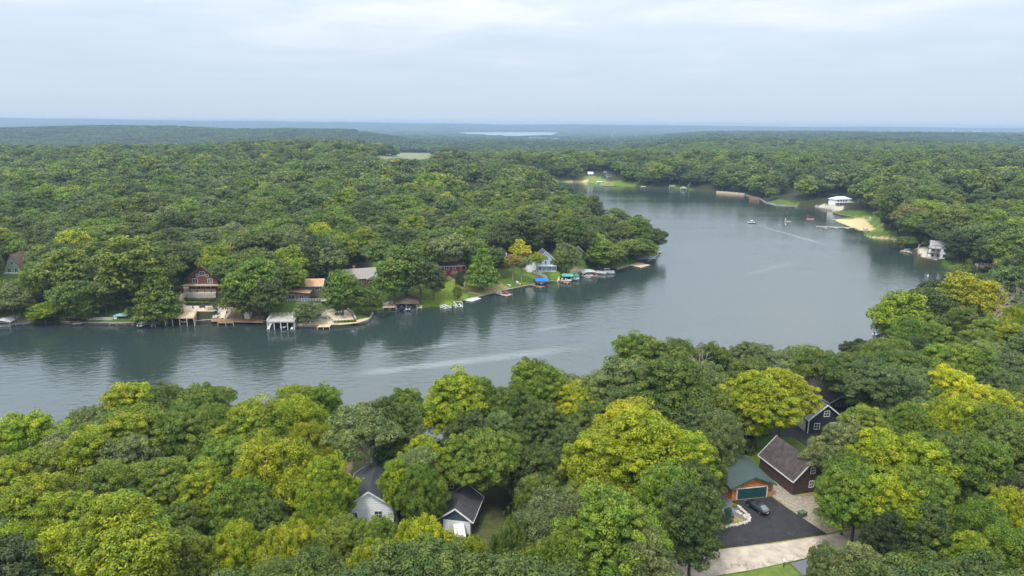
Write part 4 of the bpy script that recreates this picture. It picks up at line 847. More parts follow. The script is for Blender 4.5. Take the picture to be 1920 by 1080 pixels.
# ------------------------------------------------------------------ trees picked out one by one: picture x, y of the crown's middle, radius, shape, colour
PICK = """
45 822 62 round lime|178 782 46 broad grey|262 752 52 round yellowgreen|330 742 58 broad mid|405 748 62 broad green|250 818 72 round lime|330 828 62 round green|
395 808 62 droop green|470 812 66 round lime|548 792 66 droop yellowgreen|590 742 42 round lime|650 716 28 tall green|688 790 62 open grey|742 808 42 tall deep|
762 770 36 tall green|850 752 60 round lime|900 748 48 droop green|952 705 36 tall mid|955 765 44 round mid|1010 735 44 tall green|935 812 40 round blue|878 808 34 round deep|1020 800 48 round deep|
1075 735 52 broad grey|1112 790 44 round mid|1060 840 38 round blue|588 832 46 droop yellowgreen|520 880 92 droop yellowgreen|420 872 58 round green|610 905 50 round lime|170 858 66 round lime|100 880 54 round olive|
30 900 60 round lime|232 868 60 round grey|290 905 76 broad olive|200 925 66 round olive|60 960 78 round lime|140 985 72 round lime|30 1045 80 droop lime|240 985 72 round green|
330 985 60 broad mid|380 930 52 round lime|350 1045 58 round olive|455 962 48 tall green|500 985 46 round mid|450 1040 66 droop yellowgreen|545 1035 66 droop yellowgreen|150 1050 84 round lime|
605 962 52 droop lime|640 1010 60 broad olive|590 1065 52 round mid|700 1075 70 droop yellowgreen|790 1030 72 droop yellowgreen|868 1052 56 droop yellowgreen|712 1018 44 round green|790 915 46 droop green|
778 862 38 open grey|742 905 26 tall lime|800 860 42 round lime|905 848 72 broad olive|1000 882 50 round deep|1010 930 42 round mid|1040 985 84 droop grey|1150 1000 92 round green|1205 1055 66 round grey|968 1018 46 droop mid|1000 1070 46 droop olive|1060 1060 78 droop olive|
1125 858 74 round yellowgreen|1215 838 88 round yellowgreen|1180 800 70 round yellow|1290 862 60 round lime|1262 925 72 droop green|1298 912 50 round deep|1300 975 48 tall deep|1322 880 34 round deep|
1142 668 34 tall green|1195 668 48 round mid|1170 720 66 round grey|1245 672 52 droop mid|1250 735 78 round mid|1310 720 62 broad grey|1345 772 52 round olive|1300 800 50 round blue|1350 812 44 droop grey|1412 705 54 broad mid|1330 680 34 tall mid|
1425 748 60 round yellowgreen|1470 735 52 round yellowgreen|1410 668 44 broad grey|1460 655 38 broad dark|1498 668 46 open grey|1540 680 44 open mid|1575 700 34 broad grey|
1605 690 56 broad mid|1660 668 56 broad olive|1640 715 70 broad blue|1700 690 64 broad mid|1720 725 66 broad blue|1765 680 48 round green|1810 690 54 round green|1860 672 48 broad grey|1900 690 54 broad blue|
1870 722 52 broad blue|1790 740 52 round yellow|1850 765 52 yw yellow|1790 790 66 droop yellowgreen|1865 808 66 droop olive|1905 845 60 round mid|1712 800 46 round green|1620 805 46 round olive|1575 838 48 round grey|
1600 880 52 broad mid|1650 860 62 round yellowgreen|1720 870 62 round lime|1780 870 60 round mid|1840 880 62 round green|1608 930 70 broad green|1680 945 62 round lime|1590 910 50 round green|1735 945 44 tall green|
1745 1020 54 cone deep|1832 985 58 droop green|1890 970 60 droop yellowgreen|1905 1040 66 droop green|1822 1055 52 round lime|1560 1062 46 broad grey|1620 1075 52 round grey|1700 1085 46 round mid|1660 1000 36 round dark|
1690 585 46 round lime|1712 622 38 round green|1745 578 40 round deep|1757 540 26 broad dark|1720 660 30 round dark|1800 545 36 round yellow|1840 555 36 droop yellow|1800 612 42 round mid|1760 640 34 round green|1850 630 40 round olive|1908 602 34 droop lime|1890 640 38 round yellowgreen|1890 530 40 round blue|1835 650 40 round olive
""".replace('\n', '')
PICK_MID = """
22 560 34 broad grey|82 578 32 round lime|74 516 30 round green|140 548 40 broad mid|122 500 42 round olive|158 570 26 round mid|195 545 26 broad grey|245 497 54 tall olive|285 500 40 round mid|222 545 20 round dark|
293 546 37 cone green|335 480 42 broad deep|408 486 31 round lime|430 500 36 broad mid|480 520 44 round green|450 550 34 round mid|502 550 32 round deep|540 492 34 round lime|505 500 34 round mid|576 578 27 round grey|
548 515 24 round green|641 538 33 round green|692 560 29 round mid|612 478 35 round grey|595 470 34 round dark|578 488 32 round deep|640 462 26 round lime|684 448 24 round lime|715 470 34 broad mid|760 495 44 round mid|738 515 34 round green|788 510 34 round deep|
812 520 22 round mid|846 462 42 broad grey|800 470 36 broad mid|905 500 27 cone green|892 462 28 round mid|874 446 24 round green|926 480 28 broad deep|975 466 17 round gold|962 485 16 open rust|978 490 14 open grey|1008 482 17 open lime|
1052 490 17 round olive|1062 478 24 round grey|1092 462 30 broad deep|1125 468 38 round green|1150 478 28 broad mid|1178 462 32 broad olive|1205 462 28 round green|1228 442 24 broad deep|1242 462 9 broad deep|1196 430 24 round green|1160 436 28 broad mid|
1120 424 30 broad deep|950 440 30 round deep|990 430 30 tall deep|1035 430 32 broad mid|1075 432 30 round mid|858 545 9 round lime|862 522 8 round dark|600 440 24 round yellow|1800 455 22 round dark|1775 432 24 round deep|1700 452 22 round mid|645 440 24 round mid|1005 455 12 tall deep
""".replace('\n', '')
def crown_spot(px, py, rpx, k):
    h = 18.0
    for _ in range(14):
        p = P(px, py, h); dz = (p - np.array([0, 0, CAM_H])) @ FWD
        Rw = rpx * dz / FPX; s = Rw / RAD[k][0]; h = 0.6 * h + 0.4 * (G(p[0], p[1]) + s * RAD[k][1])
    return p[0], p[1], s, dz
TREES = []                                    # x, y, z, scale xy, scale z, kind, colour, depth, rank
def add_tree(x, y, sxy, sz, kind, c, hand=False):
    z = G(x, y); px, py, dz = project(np.array(x), np.array(y), np.array(z + sz * 11))
    TREES.append(dict(x=x, y=y, z=z, sx=sxy, sz=sz, k=kind, c=c, px=float(px), py=float(py), d=float(dz), hand=hand))
for rec in (PICK + '|' + PICK_MID).split('|'):
    if not rec.strip(): continue
    a, b, r_, k, c = rec.split(); a, b, r_ = float(a), float(b), float(r_)
    if k == 'yw': k = 'round'
    x, y, s, dz = crown_spot(a, b, r_, k)
    x2, y2 = x, y
    sz = min(max(s, 0.62 * s + 0.38), 1.25 if dz < 400 else 1.1)
    if sz < s: sz = max(sz, s * .8)
    if abs(sz - s) > 0.02:                    # keep the crown where it shows when its height is trimmed
        h = 18.0
        for _ in range(12):
            p = P(a, b, h); h = 0.6 * h + 0.4 * (G(p[0], p[1]) + sz * RAD[k][1])
        x2, y2 = p[0], p[1]
    shrink = 0
    while b < 640 and lake_sd(np.array([x2]), np.array([y2]))[0] < 1.0 and shrink < 9:      # a low crown stands on the bank, not in the water
        sz *= .92; s *= .985; shrink += 1; h = 10.0
        for _ in range(12): p = P(a, b, h); h = 0.6 * h + 0.4 * (G(p[0], p[1]) + sz * RAD[k][1])
        x2, y2 = p[0], p[1]
    if lake_sd(np.array([x2]), np.array([y2]))[0] < 0.5:
        for _ in range(30):                   # a crown may hang over the water, its trunk may not stand in it
            g0 = np.array([lake_sd(np.array([x2 + 1, x2 - 1]), np.array([y2, y2])), lake_sd(np.array([x2, x2]), np.array([y2 + 1, y2 - 1]))])
            gr = np.array([g0[0][0] - g0[0][1], g0[1][0] - g0[1][1]]); gr /= np.linalg.norm(gr) + 1e-9
            x2 += gr[0]; y2 += gr[1]
            if lake_sd(np.array([x2]), np.array([y2]))[0] > 1.2: break
    add_tree(float(x2), float(y2), s, sz, k, c, True)

# the rest of the woods, tree by tree, up to where patches take over
def blocked(px, py, rad, dz):
    bad = np.zeros(len(px), bool)
    for poly, dep in KEEP:
        A = np.array(poly, float)
        x0, y0 = A.min(0) - 60; x1, y1 = A.max(0) + 60
        q = (px > x0) & (px < x1) & (py > y0) & (py < y1) & (dz < dep)
        if not q.any(): continue
        sdv = poly_sd(px[q], py[q], A); bb = bad[q]; bb |= sdv < rad[q] * 0.92; bad[q] = bb
    return bad
rs = np.random.default_rng(5)
def scatter(y0, y1, sp, umax, seed):
    r = np.random.default_rng(seed)
    ny = int((y1 - y0) / sp); out = []
    for i in range(ny):
        y = y0 + (i + .5) * sp; w = umax * (y + 40); nx = int(2 * w / sp)
        xs = -w + (np.arange(nx) + .5 * (i % 2)) * sp
        out.append(np.stack([xs + (r.random(nx) - .5) * sp * .75, np.full(nx, y) + (r.random(nx) - .5) * sp * .75], -1))
    return np.concatenate(out)
pts = np.concatenate([scatter(40, 300, 8.6, 1.0, 1), scatter(300, 420, 10.0, 1.0, 6), scatter(420, 900, 11.6, .98, 2), scatter(900, 1750, 13.0, .96, 3)])
hp = np.array([[t['x'], t['y'], t['sx'] * RAD[t['k']][0]] for t in TREES])
d_ = lake_sd(pts[:, 0], pts[:, 1]); pts = pts[d_ > 2.0]; d_ = d_[d_ > 2.0]
keep = np.ones(len(pts), bool)
near = pts[:, 1] < 460
dd = np.full(len(pts), 1e9)
for hx, hy, hr in hp: dd = np.minimum(dd, np.hypot(pts[:, 0] - hx, pts[:, 1] - hy) - hr * .66)
keep &= ~(dd < 2.6)
pts = pts[keep]; n = len(pts)
gz = ground(pts[:, 0], pts[:, 1])
sc = (0.56 + 0.52 * rs.random(n) ** .9) * (.86 + .3 * vnoise(pts[:, 0] / 60, pts[:, 1] / 70, 41))
lowset = pts[:, 1] < 130; sc = np.where(pts[:, 1] < 300, sc * .92, sc * np.where(pts[:, 1] < 420, 1.1, 1.28))
ed = lake_sd(pts[:, 0], pts[:, 1]); sc = np.where(ed < 8, sc * .86, sc)
valley = sst(1000, 1300, pts[:, 1])
def tot(sc): return project(pts[:, 0], pts[:, 1], gz + sc * 11)
px, py, dz = tot(sc); rad = sc * 7.6 * FPX / dz
bad = blocked(px, py, rad, dz)
# the trunk's foot and the crown's lower edge must stay clear of lawns and yards too
bx, by, bz = project(pts[:, 0], pts[:, 1], gz)
for poly, dep in KEEPBASE: bad |= inpoly(bx, by, poly) & (dz < dep) & (dz > dep * .5)
for s_, ph, mg in PADS:
    if isinstance(s_, tuple): bad |= np.hypot(pts[:, 0] - s_[0], pts[:, 1] - s_[1]) < s_[2] + 3
    else: bad |= poly_sd(pts[:, 0], pts[:, 1], s_) < 3.2
# what would stand in front of the open water
small = blocked(px, py, rad * .8, dz)
pts = pts[~bad]; gz = gz[~bad]; sc = sc[~bad]; dz = dz[~bad]; px = px[~bad]; py = py[~bad]; n = len(pts)
tone = vnoise(pts[:, 0] / 70, pts[:, 1] / 90, 21)
ckeys = ['deep', 'mid', 'green', 'olive', 'blue', 'grey', 'lime', 'dark', 'yellowgreen', 'gold', 'rust']
cprob = np.array([.22, .27, .15, .14, .09, .08, .03, .03, .006, .001, .002]); cprob /= cprob.sum()
cprob2 = np.array([.20, .18, .22, .14, .03, .07, .10, .03, .03, .000, .002]); cprob2 /= cprob2.sum()
cc = rs.choice(len(ckeys), n, p=cprob); cc2 = rs.choice(len(ckeys), n, p=cprob2); cc = np.where(pts[:, 1] < 230, cc2, cc)
kinds = ['round', 'broad', 'tall', 'droop', 'open', 'cone']; kk = rs.choice(6, n, p=[.42, .36, .10, .08, .02, .02])
for i in range(n):
    TREES.append(dict(x=float(pts[i, 0]), y=float(pts[i, 1]), z=float(gz[i]), sx=float(sc[i] * (.95 + .25 * rs.random())), sz=float(min(1.25, sc[i] * .9) * (.9 + .25 * rs.random())), k=kinds[kk[i]],
                      c=ckeys[cc[i]], px=float(px[i]), py=float(py[i]), d=float(dz[i]), hand=False))
# the 300 that show largest become things of their own, the rest one wood
for t in TREES:
    t['show'] = t['sx'] / t['d'] if (-40 < t['px'] < 1960 and -20 < t['py'] < 1180) else 0
order = sorted(range(len(TREES)), key=lambda i: -(TREES[i]['show'] + (10 if TREES[i]['hand'] else 0)))
SINGLE = order[:300]; REST = order[300:]
def tcolor(c, r):
    b = np.array(TC[c]); j = r.uniform(.84, 1.16); return tuple(float(v * j * r.uniform(.95, 1.05)) for v in b)
LANDMARKS = [('the dark-roofed white house', 690, 920), ('the slate-roofed garage', 870, 960), ('the log garage', 1405, 905), ('the brown garage', 1470, 870),
    ('the black house with white windows', 1530, 780), ('the black driveway', 1440, 985), ('the low brown-roofed house', 1575, 745), ('the gabled lakeside roofs', 1355, 665), ('the tan house on the right bank', 1810, 580),
    ('the blue-covered boat', 1640, 622), ('the white-railed deck', 1850, 498), ('the green A-frame', 28, 488), ('the log chalet', 380, 525), ('the brown-roofed lift', 145, 597),
    ('the floating hut', 224, 598), ('the tan-roofed house', 570, 545), ('the white boat deck', 528, 600), ('the patio with round shrubs', 640, 595), ('the orange house', 680, 505),
    ('the brown gable boathouse', 768, 565), ('the red house', 848, 500), ('the white raft', 882, 560), ('the blue canopy', 1012, 528), ('the pale blue house', 1022, 480),
    ('the teal canopies', 1066, 520), ('the pontoon boats', 1130, 510), ('the grey roof dock', 1205, 490), ('the peninsula tip', 1240, 450), ('the tawny shrubbed lawn edge', 960, 500), ('the mailbox', 1467, 1050),
    ('the lower left corner', 40, 1040), ('the left edge of the lake', 60, 760), ('the lower right corner', 1880, 1040), ('the middle of the lower edge', 1000, 1040), ('the near shore', 560, 740), ('the near shore bend', 1100, 700),
    ('the right edge', 1900, 760), ('the big yellow tree', 1170, 830), ('the middle of the near wood', 330, 900), ('the right-hand point', 1690, 560)]
ORD = ['closest ', 'second closest ', 'third closest ', 'fourth closest ', 'fifth closest ', 'sixth closest ', 'seventh closest ', 'eighth closest ', 'ninth closest ', 'tenth closest ', 'eleventh closest ', 'twelfth closest ']
keyed = {}
for i in SINGLE:
    t = TREES[i]; ds = sorted(LANDMARKS, key=lambda l: (l[1] - t['px']) ** 2 + ((l[2] - t['py']) * 1.3) ** 2)
    for n_try, l in enumerate(ds[:3]):            # whichever landmark tells it apart best
        dx, dy = t['px'] - l[1], t['py'] - l[2]
        pos = ('left of' if dx < 0 else 'right of') if abs(dx) > abs(dy) else ('behind' if dy < 0 else 'in front of')
        key = f"{TCW[t['c']]} {KW[t['k']]} tree {pos} {l[0]}"
        if key not in keyed or n_try == 2: break
    if key in keyed:
        l = ds[0]; dx, dy = t['px'] - l[1], t['py'] - l[2]; pos = ('left of' if dx < 0 else 'right of') if abs(dx) > abs(dy) else ('behind' if dy < 0 else 'in front of'); key = f"{TCW[t['c']]} {KW[t['k']]} tree {pos} {l[0]}"
    keyed.setdefault(key, []).append((math.hypot(dx, dy), i))
TLAB = {}
for key, v in keyed.items():
    for q, (_, i) in enumerate(sorted(v)): TLAB[i] = key if len(v) == 1 else ORD[min(q, 11)] + key
r7 = random.Random(11)
for i in SINGLE:
    t = TREES[i]; lib = NEAR if t['d'] < 225 else MID
    v = lib[t['k']]; cm_, tm_ = v[r7.randrange(len(v))]
    g = 'trees of the near wood' if t['py'] > 640 else ('trees on the right-hand bank' if t['px'] > 1500 else 'trees on the far peninsula')
    e = empty('tree', (t['x'], t['y'], t['z'] - .1), r7.random() * 6.28, label=TLAB[i], cat='tree', group=g); e.scale = (t['sx'], t['sx'], t['sz'])
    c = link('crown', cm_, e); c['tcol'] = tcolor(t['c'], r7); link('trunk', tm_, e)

# ---- geometry nodes: one wood out of many copies of the same trees
def scatter_object(name, libs, rows, kind='stuff', label=None):
    """rows: (x, y, z, rot, sx, sz, lib index, colour)"""
    me = bpy.data.meshes.new(name); me.vertices.add(len(rows)); A = np.array([r[:7] for r in rows], np.float32)
    me.vertices.foreach_set('co', A[:, :3].ravel())
    for nm, ty, arr in (('rot', 'FLOAT_VECTOR', np.stack([A[:, 3] * 0, A[:, 3] * 0, A[:, 3]], -1)), ('scl', 'FLOAT_VECTOR', np.stack([A[:, 4], A[:, 4], A[:, 5]], -1)),
                        ('tcol', 'FLOAT_VECTOR', np.array([r[7] for r in rows], np.float32))):
        at = me.attributes.new(nm, ty, 'POINT'); at.data.foreach_set('vector', arr.astype(np.float32).ravel())
    at = me.attributes.new('idx', 'INT', 'POINT'); at.data.foreach_set('value', A[:, 6].astype(np.int32))
    o = link(name, me); tag(o, kind=kind, label=label)
    ng = bpy.data.node_groups.new(name, 'GeometryNodeTree')
    ng.interface.new_socket('Geometry', in_out='INPUT', socket_type='NodeSocketGeometry'); ng.interface.new_socket('Geometry', in_out='OUTPUT', socket_type='NodeSocketGeometry')
    gi = ng.nodes.new('NodeGroupInput'); go = ng.nodes.new('NodeGroupOutput'); jn = ng.nodes.new('GeometryNodeJoinGeometry')
    def na(nm, ty):
        q = ng.nodes.new('GeometryNodeInputNamedAttribute'); q.data_type = ty; q.inputs[0].default_value = nm; return next(s for s in q.outputs if s.enabled)
    for part in range(len(libs)):
        cl = bpy.data.collections.new(name + '_kinds_' + str(part))
        for j, me2 in enumerate(libs[part]): cl.objects.link(bpy.data.objects.new('%s_kind_%02d_%d' % (name, j, part), me2))
        ci = ng.nodes.new('GeometryNodeCollectionInfo'); ci.inputs['Collection'].default_value = cl; ci.inputs['Separate Children'].default_value = True; ci.inputs['Reset Children'].default_value = True
        ip = ng.nodes.new('GeometryNodeInstanceOnPoints'); ip.inputs['Pick Instance'].default_value = True
        ng.links.new(gi.outputs[0], ip.inputs['Points']); ng.links.new(ci.outputs[0], ip.inputs['Instance'])
        ng.links.new(na('idx', 'INT'), ip.inputs['Instance Index']); ng.links.new(na('rot', 'FLOAT_VECTOR'), ip.inputs['Rotation']); ng.links.new(na('scl', 'FLOAT_VECTOR'), ip.inputs['Scale'])
        ng.links.new(ip.outputs[0], jn.inputs[0])
    ng.links.new(jn.outputs[0], go.inputs[0])
    md = o.modifiers.new('scatter', 'NODES'); md.node_group = ng
    return o
LIB = []; index = {}
for tier, lib in enumerate((NEAR, MID, FAR)):
    for k in NEAR:
        for j, (a_, b_) in enumerate(lib[k]):
            index.setdefault((tier, k), []).append(len(LIB)); LIB.append((a_, b_))
rows = []
for i in REST:
    t = TREES[i]
    if abs(t['x']) > 1.02 * (t['y'] + 60): continue
    tier = 0 if t['d'] < 170 else (1 if t['d'] < 560 else 2)
    ix = index[(tier, t['k'])]
    rows.append((t['x'], t['y'], t['z'] - .2, r7.random() * 6.28, t['sx'], t['sz'], ix[r7.randrange(len(ix))], tcolor(t['c'], r7)))
scatter_object('woodland', ([a for a, b in LIB], [b for a, b in LIB]), rows, label='closed canopy of mixed green trees covering the rolling hills')
print('trees', len(TREES), 'woodland', len(rows))
# ---- low growth under the trees and along the banks
ub = scatter(60, 460, 4.4, .92, 77); du = lake_sd(ub[:, 0], ub[:, 1]); ub = ub[(du > .8) & ((du < 14) | (np.random.default_rng(3).random(len(ub)) < .25))]
gu = ground(ub[:, 0], ub[:, 1]); bx, by, bz = project(ub[:, 0], ub[:, 1], gu + 1)
bad = np.zeros(len(ub), bool)
for poly, dep in KEEP[1:]: bad |= inpoly(bx, by, poly) & (bz < dep * 1.3)
for poly, dep in KEEPBASE: bad |= inpoly(bx, by, poly) & (bz < dep * 1.2) & (bz > dep * .5)
for s_, ph, mg in PADS:
    if isinstance(s_, tuple): bad |= np.hypot(ub[:, 0] - s_[0], ub[:, 1] - s_[1]) < s_[2] + 2
    else: bad |= poly_sd(ub[:, 0], ub[:, 1], s_) < 1.5
br = random.Random(4); urow = []
for j in np.nonzero(~bad)[0]:
    s_ = .8 + 1.3 * br.random()
    urow.append((ub[j, 0], ub[j, 1], gu[j] - .2, br.random() * 6.28, s_, s_ * (.8 + .6 * br.random()), br.randrange(3), tcolor(br.choice(['deep', 'mid', 'mid', 'green', 'olive', 'dark']), br)))
scatter_object('undergrowth', (BUSH,), urow, label='low green undergrowth beneath the trees and along the banks')
# ---- patches of distant canopy
def patch(seed, size=46.0, nt=26, per=70, cs=2.0):
    r = np.random.default_rng(seed); cen = []; rad = []
    for _ in range(nt * 30):
        if len(cen) >= nt: break
        p = (r.random(2) - .5) * size
        if cen and min(np.hypot(p[0] - c[0], p[1] - c[1]) for c in cen) < 7: continue
        cen.append((p[0], p[1], 10.0 + r.random() * 4)); rad.append(4.6 + r.random() * 2.2)
    v, cl = cards(r, np.array(cen), np.array(rad), per, cs, flat=.85, inner=.1, upb=.5)
    return quadmesh('canopy', v, np.arange(len(v)).reshape(-1, 4), LEAF, cl)
PLIB = [patch(400 + i) for i in range(4)]
prs = np.random.default_rng(9); prow = []
for (ya, yb, sp) in ((1750, 3200, 38), (3200, 5400, 46), (5400, 9000, 80), (8800, 12600, 95)):
    q = scatter(ya, yb, sp, .9, int(ya)); d_ = ground(q[:, 0], q[:, 1], False)
    bx, by, bz = project(q[:, 0], q[:, 1], d_)
    ok = np.ones(len(q), bool)
    for poly, lo, hi in OPENFAR:
        ok &= ~(inpoly(bx, by, poly) & (bz > lo) & (bz < hi))
    s0 = sp / 42.0
    for j in np.nonzero(ok)[0]:
        tn = float(vnoise(q[j:j + 1, 0] / 150, q[j:j + 1, 1] / 200, 31)[0]); c = prs.choice(['deep', 'mid', 'mid', 'green', 'blue', 'olive', 'dark'])
        b = np.array(TC[c]) * np.array([.52, .62, .85]) * (.8 + .4 * tn)  # missing self-shadow and far blueness painted into the canopy colour
        sc_ = s0 * (.95 + .2 * prs.random())
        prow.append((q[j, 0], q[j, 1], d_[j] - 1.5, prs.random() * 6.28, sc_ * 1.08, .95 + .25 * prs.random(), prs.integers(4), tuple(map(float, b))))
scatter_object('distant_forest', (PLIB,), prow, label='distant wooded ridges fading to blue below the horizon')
print('patches', len(prow))
def umbrella(label, loc, ma, r=1.7, h=2.5):
    e = empty('parasol', loc, 0, label=label, cat='umbrella'); m_ = MB(); m_.cyl(0, 0, 0, h, .04, 6); m_.build('pole', m_metal, e); n = 8
    V = [(r * math.cos(i * 2 * PI / n), r * math.sin(i * 2 * PI / n), h - .55) for i in range(n)] + [(0, 0, h + .1), (0, 0, h - .0)]
    m_ = MB(); m_.add(V, [(i, (i + 1) % n, n) for i in range(n)] + [((i + 1) % n, i, n + 1) for i in range(n)]); m_.build('canopy', ma, e)
def chair(label, loc, rz, ma, group='patio chairs'):
    e = empty('patio_chair', loc, rz, label=label, cat='chair', group=group); m_ = MB(); m_.box(-.28, .28, -.28, .28, .36, .42); m_.build('seat', ma, e)
    m_ = MB(); m_.prism([(.24, .42), (.30, .42), (.44, 1.0), (.38, 1.0)], 0, -.28, .28); m_.build('backrest', ma, e)
    for x in (-.25, .25):
        for y in (-.25, .25): m_ = MB(); m_.box(x - .03, x + .03, y - .03, y + .03, 0, .36); m_.build('leg', ma, e)
# ================================================================== LEFT SHORE
def fhouse(name, label, cat, pl, pr, h, D, *a, **k):
    c, rz, W = frame(pl, pr, h); print(name, 'W=%.1f' % W, 'rz=%.0f' % math.degrees(rz), 'at', c.round(0)); return house(name, label, cat, tuple(c), rz, W, D, *a, **k), W, c, rz
SG = 'lakeside houses'
e, W, c, rz = fhouse('house', 'pale green A-frame house with steep brown roof and red trim at left edge', 'house', (10, 512), (40, 512), 9.0, 9, 2.6, 6.0, 'y', m_agreen, m_brownroof, trim=m_red, group=SG,
    wins=[('f', -1.6, .5, 1.4, 1.6), ('f', 1.6, .5, 1.4, 1.6), ('f', 0, 4.0, 1.2, 1.3)])
b = MB(); b.box(-3.2, 3.4, -2.2, -.3, -.6, .45); b.build('deck', m_white, e)
t = empty('tarpaulin', at(27, 511, 8.6), 0, label='bright blue tarpaulin spread below the white deck of the green A-frame', cat='tarpaulin'); b = MB(); b.prism([(-2.2, 0), (2.2, 0), (2.0, .55), (-1.9, .7)], 1, -.8, .5); b.build('sheet', m_blue, t)
# log chalet
c, rz, W = frame((345, 545), (428, 545), 7.4)
e = house('log_chalet', 'red-brown log chalet with steep gable and wraparound deck above the terraces', 'house', (c[0] - 1.0, c[1], 7.4), rz, 12.5, 10, 5.6, 5.2, 'y', m_chalet, m_brownroof, over=1.2, trim=m_chalet, group=SG,
    wins=[('f', -3.2, 3.25, 1.9, 1.9), ('f', 3.0, 3.25, 1.9, 1.9, m_trim, 1, m_lglass), ('f', 1.9, .5, 1.8, 1.9), ('f', -2.2, .4, 1.8, 1.9), ('f', 0, 6.6, 1.8, 1.6), ('f', -2.0, 6.1, 1.0, 1.0), ('f', 2.0, 6.1, 1.0, 1.0)])
b = MB(); b.box(-7.6, 7.6, -3.2, -.12, 2.75, 2.95); b.build('deck', m_tim, e)
for x in (-7.3, -4.4, -1.5, 1.5, 4.4, 7.3): b = MB(); b.box(x - .13, x + .13, -3.1, -2.84, -.1, 2.75); b.build('post', m_chalet, e)
b = MB(); b.bar((-7.5, -3.1, 3.95), (7.5, -3.1, 3.95), .1, .08); b.bar((-7.5, -3.1, 3.15), (7.5, -3.1, 3.15), .06)
for i in range(41): x = -7.5 + i * .375; b.box(x - .02, x + .02, -3.12, -3.08, 3.0, 3.95)
b.build('railing', m_dtim, e)
# terraces
def sheet(name, pts, h, ma, top=.0, thick=.3, kind='structure', sides=True):
    w = [P(a, b, h) for a, b in pts]; m_ = MB(); m_.prism([(p[0], p[1]) for p in w], 2, h - thick, h + top); o = m_.build(name, ma, None); tag(o, kind=kind); return o
def wallthing(name, label, cat, pts, z0, z1, ma, th=.35, group=None, kind=None, zb=None, pz=None):
    m_ = MB(); w = [P(a, b, z0 if pz is None else pz) for a, b in pts]
    for a, b in zip(w[:-1], w[1:]):
        d = unit(np.array(b) - np.array(a)); m_.bar((*(a[:2] - d[:2] * .05), ((zb if zb is not None else z0) + z1) / 2), (*(b[:2] + d[:2] * .05), ((zb if zb is not None else z0) + z1) / 2), th, z1 - (zb if zb is not None else z0))
    o = m_.build(name, ma, None); return tag(o, label, cat, group, kind)
wallthing('retaining_wall', 'pale concrete retaining wall below the log chalet patio', 'wall', [(345, 550), (372, 550.5), (404, 550)], 6.0, 7.45, m_conc, zb=3.8, pz=7.3)
wallthing('retaining_wall', 'low tan wall with posts in front of the chalet steps', 'wall', [(355, 546.5), (405, 546.5)], 7.3, 8.4, m_ltan)
sheet('chalet_patio', [(346, 549.5), (404, 549.5), (412, 536), (342, 538)], 7.34, m_paver)
sheet('terrace_patio', [(329, 583), (402, 583), (399, 572.5), (331, 572.5)], 3.42, m_paver)
e = deck('sun_deck', 'large tan boat deck on posts with railings below the log chalet', 'deck', [(308, 596), (364, 596), (370, 583.5), (318, 583)], 3.35, m_deckt, thick=.3, rail=m_tim, railskip=(2,), group='decks over boat slips')
for k, (px_, lab, cv) in enumerate(((325, 'dark jet skis moored in the left slip under the tan deck', m_blk), (349, 'white motor boat with blue cover in the slip under the tan deck', m_blue))):
    runabout(lab, at(px_, 602.5, .25), R(93), 5.2 if k else 4.2, cover=cv, hm=m_blk if not k else None)
e = empty('garden_wall', at(383, 588, 1.0), 0, label='dark brown timber wall beneath the terrace beside the tan deck', cat='wall'); b = MB(); b.box(-4.5, 3.6, -.15, .15, -1, 2.3); b.build('boards', m_dtim, e)
def blob_row(name, label, pts, h, r, n, colr, cat='hedge', group=None, flat=.8, single=True):
    """clipped plants: clumps of small leaves along a line"""
    r_ = np.random.default_rng(int(pts[0][0])); w0 = P(*pts[0], h); w1 = P(*pts[1], h); out = []
    cen = np.array([w0 + (w1 - w0) * (i / max(1, n - 1)) for i in range(n)]); 
    if single:
        c0 = (w0 + w1) / 2; cc = cen - c0; cc[:, 2] += r * .6; v, cl = cards(r_, cc, np.full(n, r), 150, .13, flat=flat, inner=.25)
        o = link(name, quadmesh(name, v, np.arange(len(v)).reshape(-1, 4), LEAF, cl)); o.location = c0; o['tcol'] = colr; tag(o, label, cat, group); return
    v, cl = cards(r_, np.array([[0, 0, r * .6]]), np.array([r]), 220, .13, flat=flat, inner=.25); me = quadmesh('leaves', v, np.arange(len(v)).reshape(-1, 4), LEAF, cl)
    for i, q in enumerate(cen):
        o = link(name, me); o.location = q; o['tcol'] = colr; tag(o, label.format(ORD_[i]), cat, group)
ORD_ = ['leftmost', 'second', 'third', 'fourth', 'fifth', 'sixth', 'rightmost']
blob_row('hedge', 'dark clipped hedge below the concrete retaining wall', ((349, 564.5), (403, 564)), 4.4, .95, 14, TC['deep'])
blob_row('hedge', 'bright rounded hedge row just above the chalet terrace', ((349, 569), (388, 569)), 4.2, .75, 8, TC['green'])
blob_row('bush', 'dark bush standing right of the chalet terrace', ((390, 583), (402, 583)), 3.0, 1.3, 3, TC['mid'], cat='bush')
blob_row('bush', 'pale juniper bush between terrace and gravel path', ((404, 582), (410, 578)), 2.6, .9, 3, (.12, .22, .10), cat='bush')
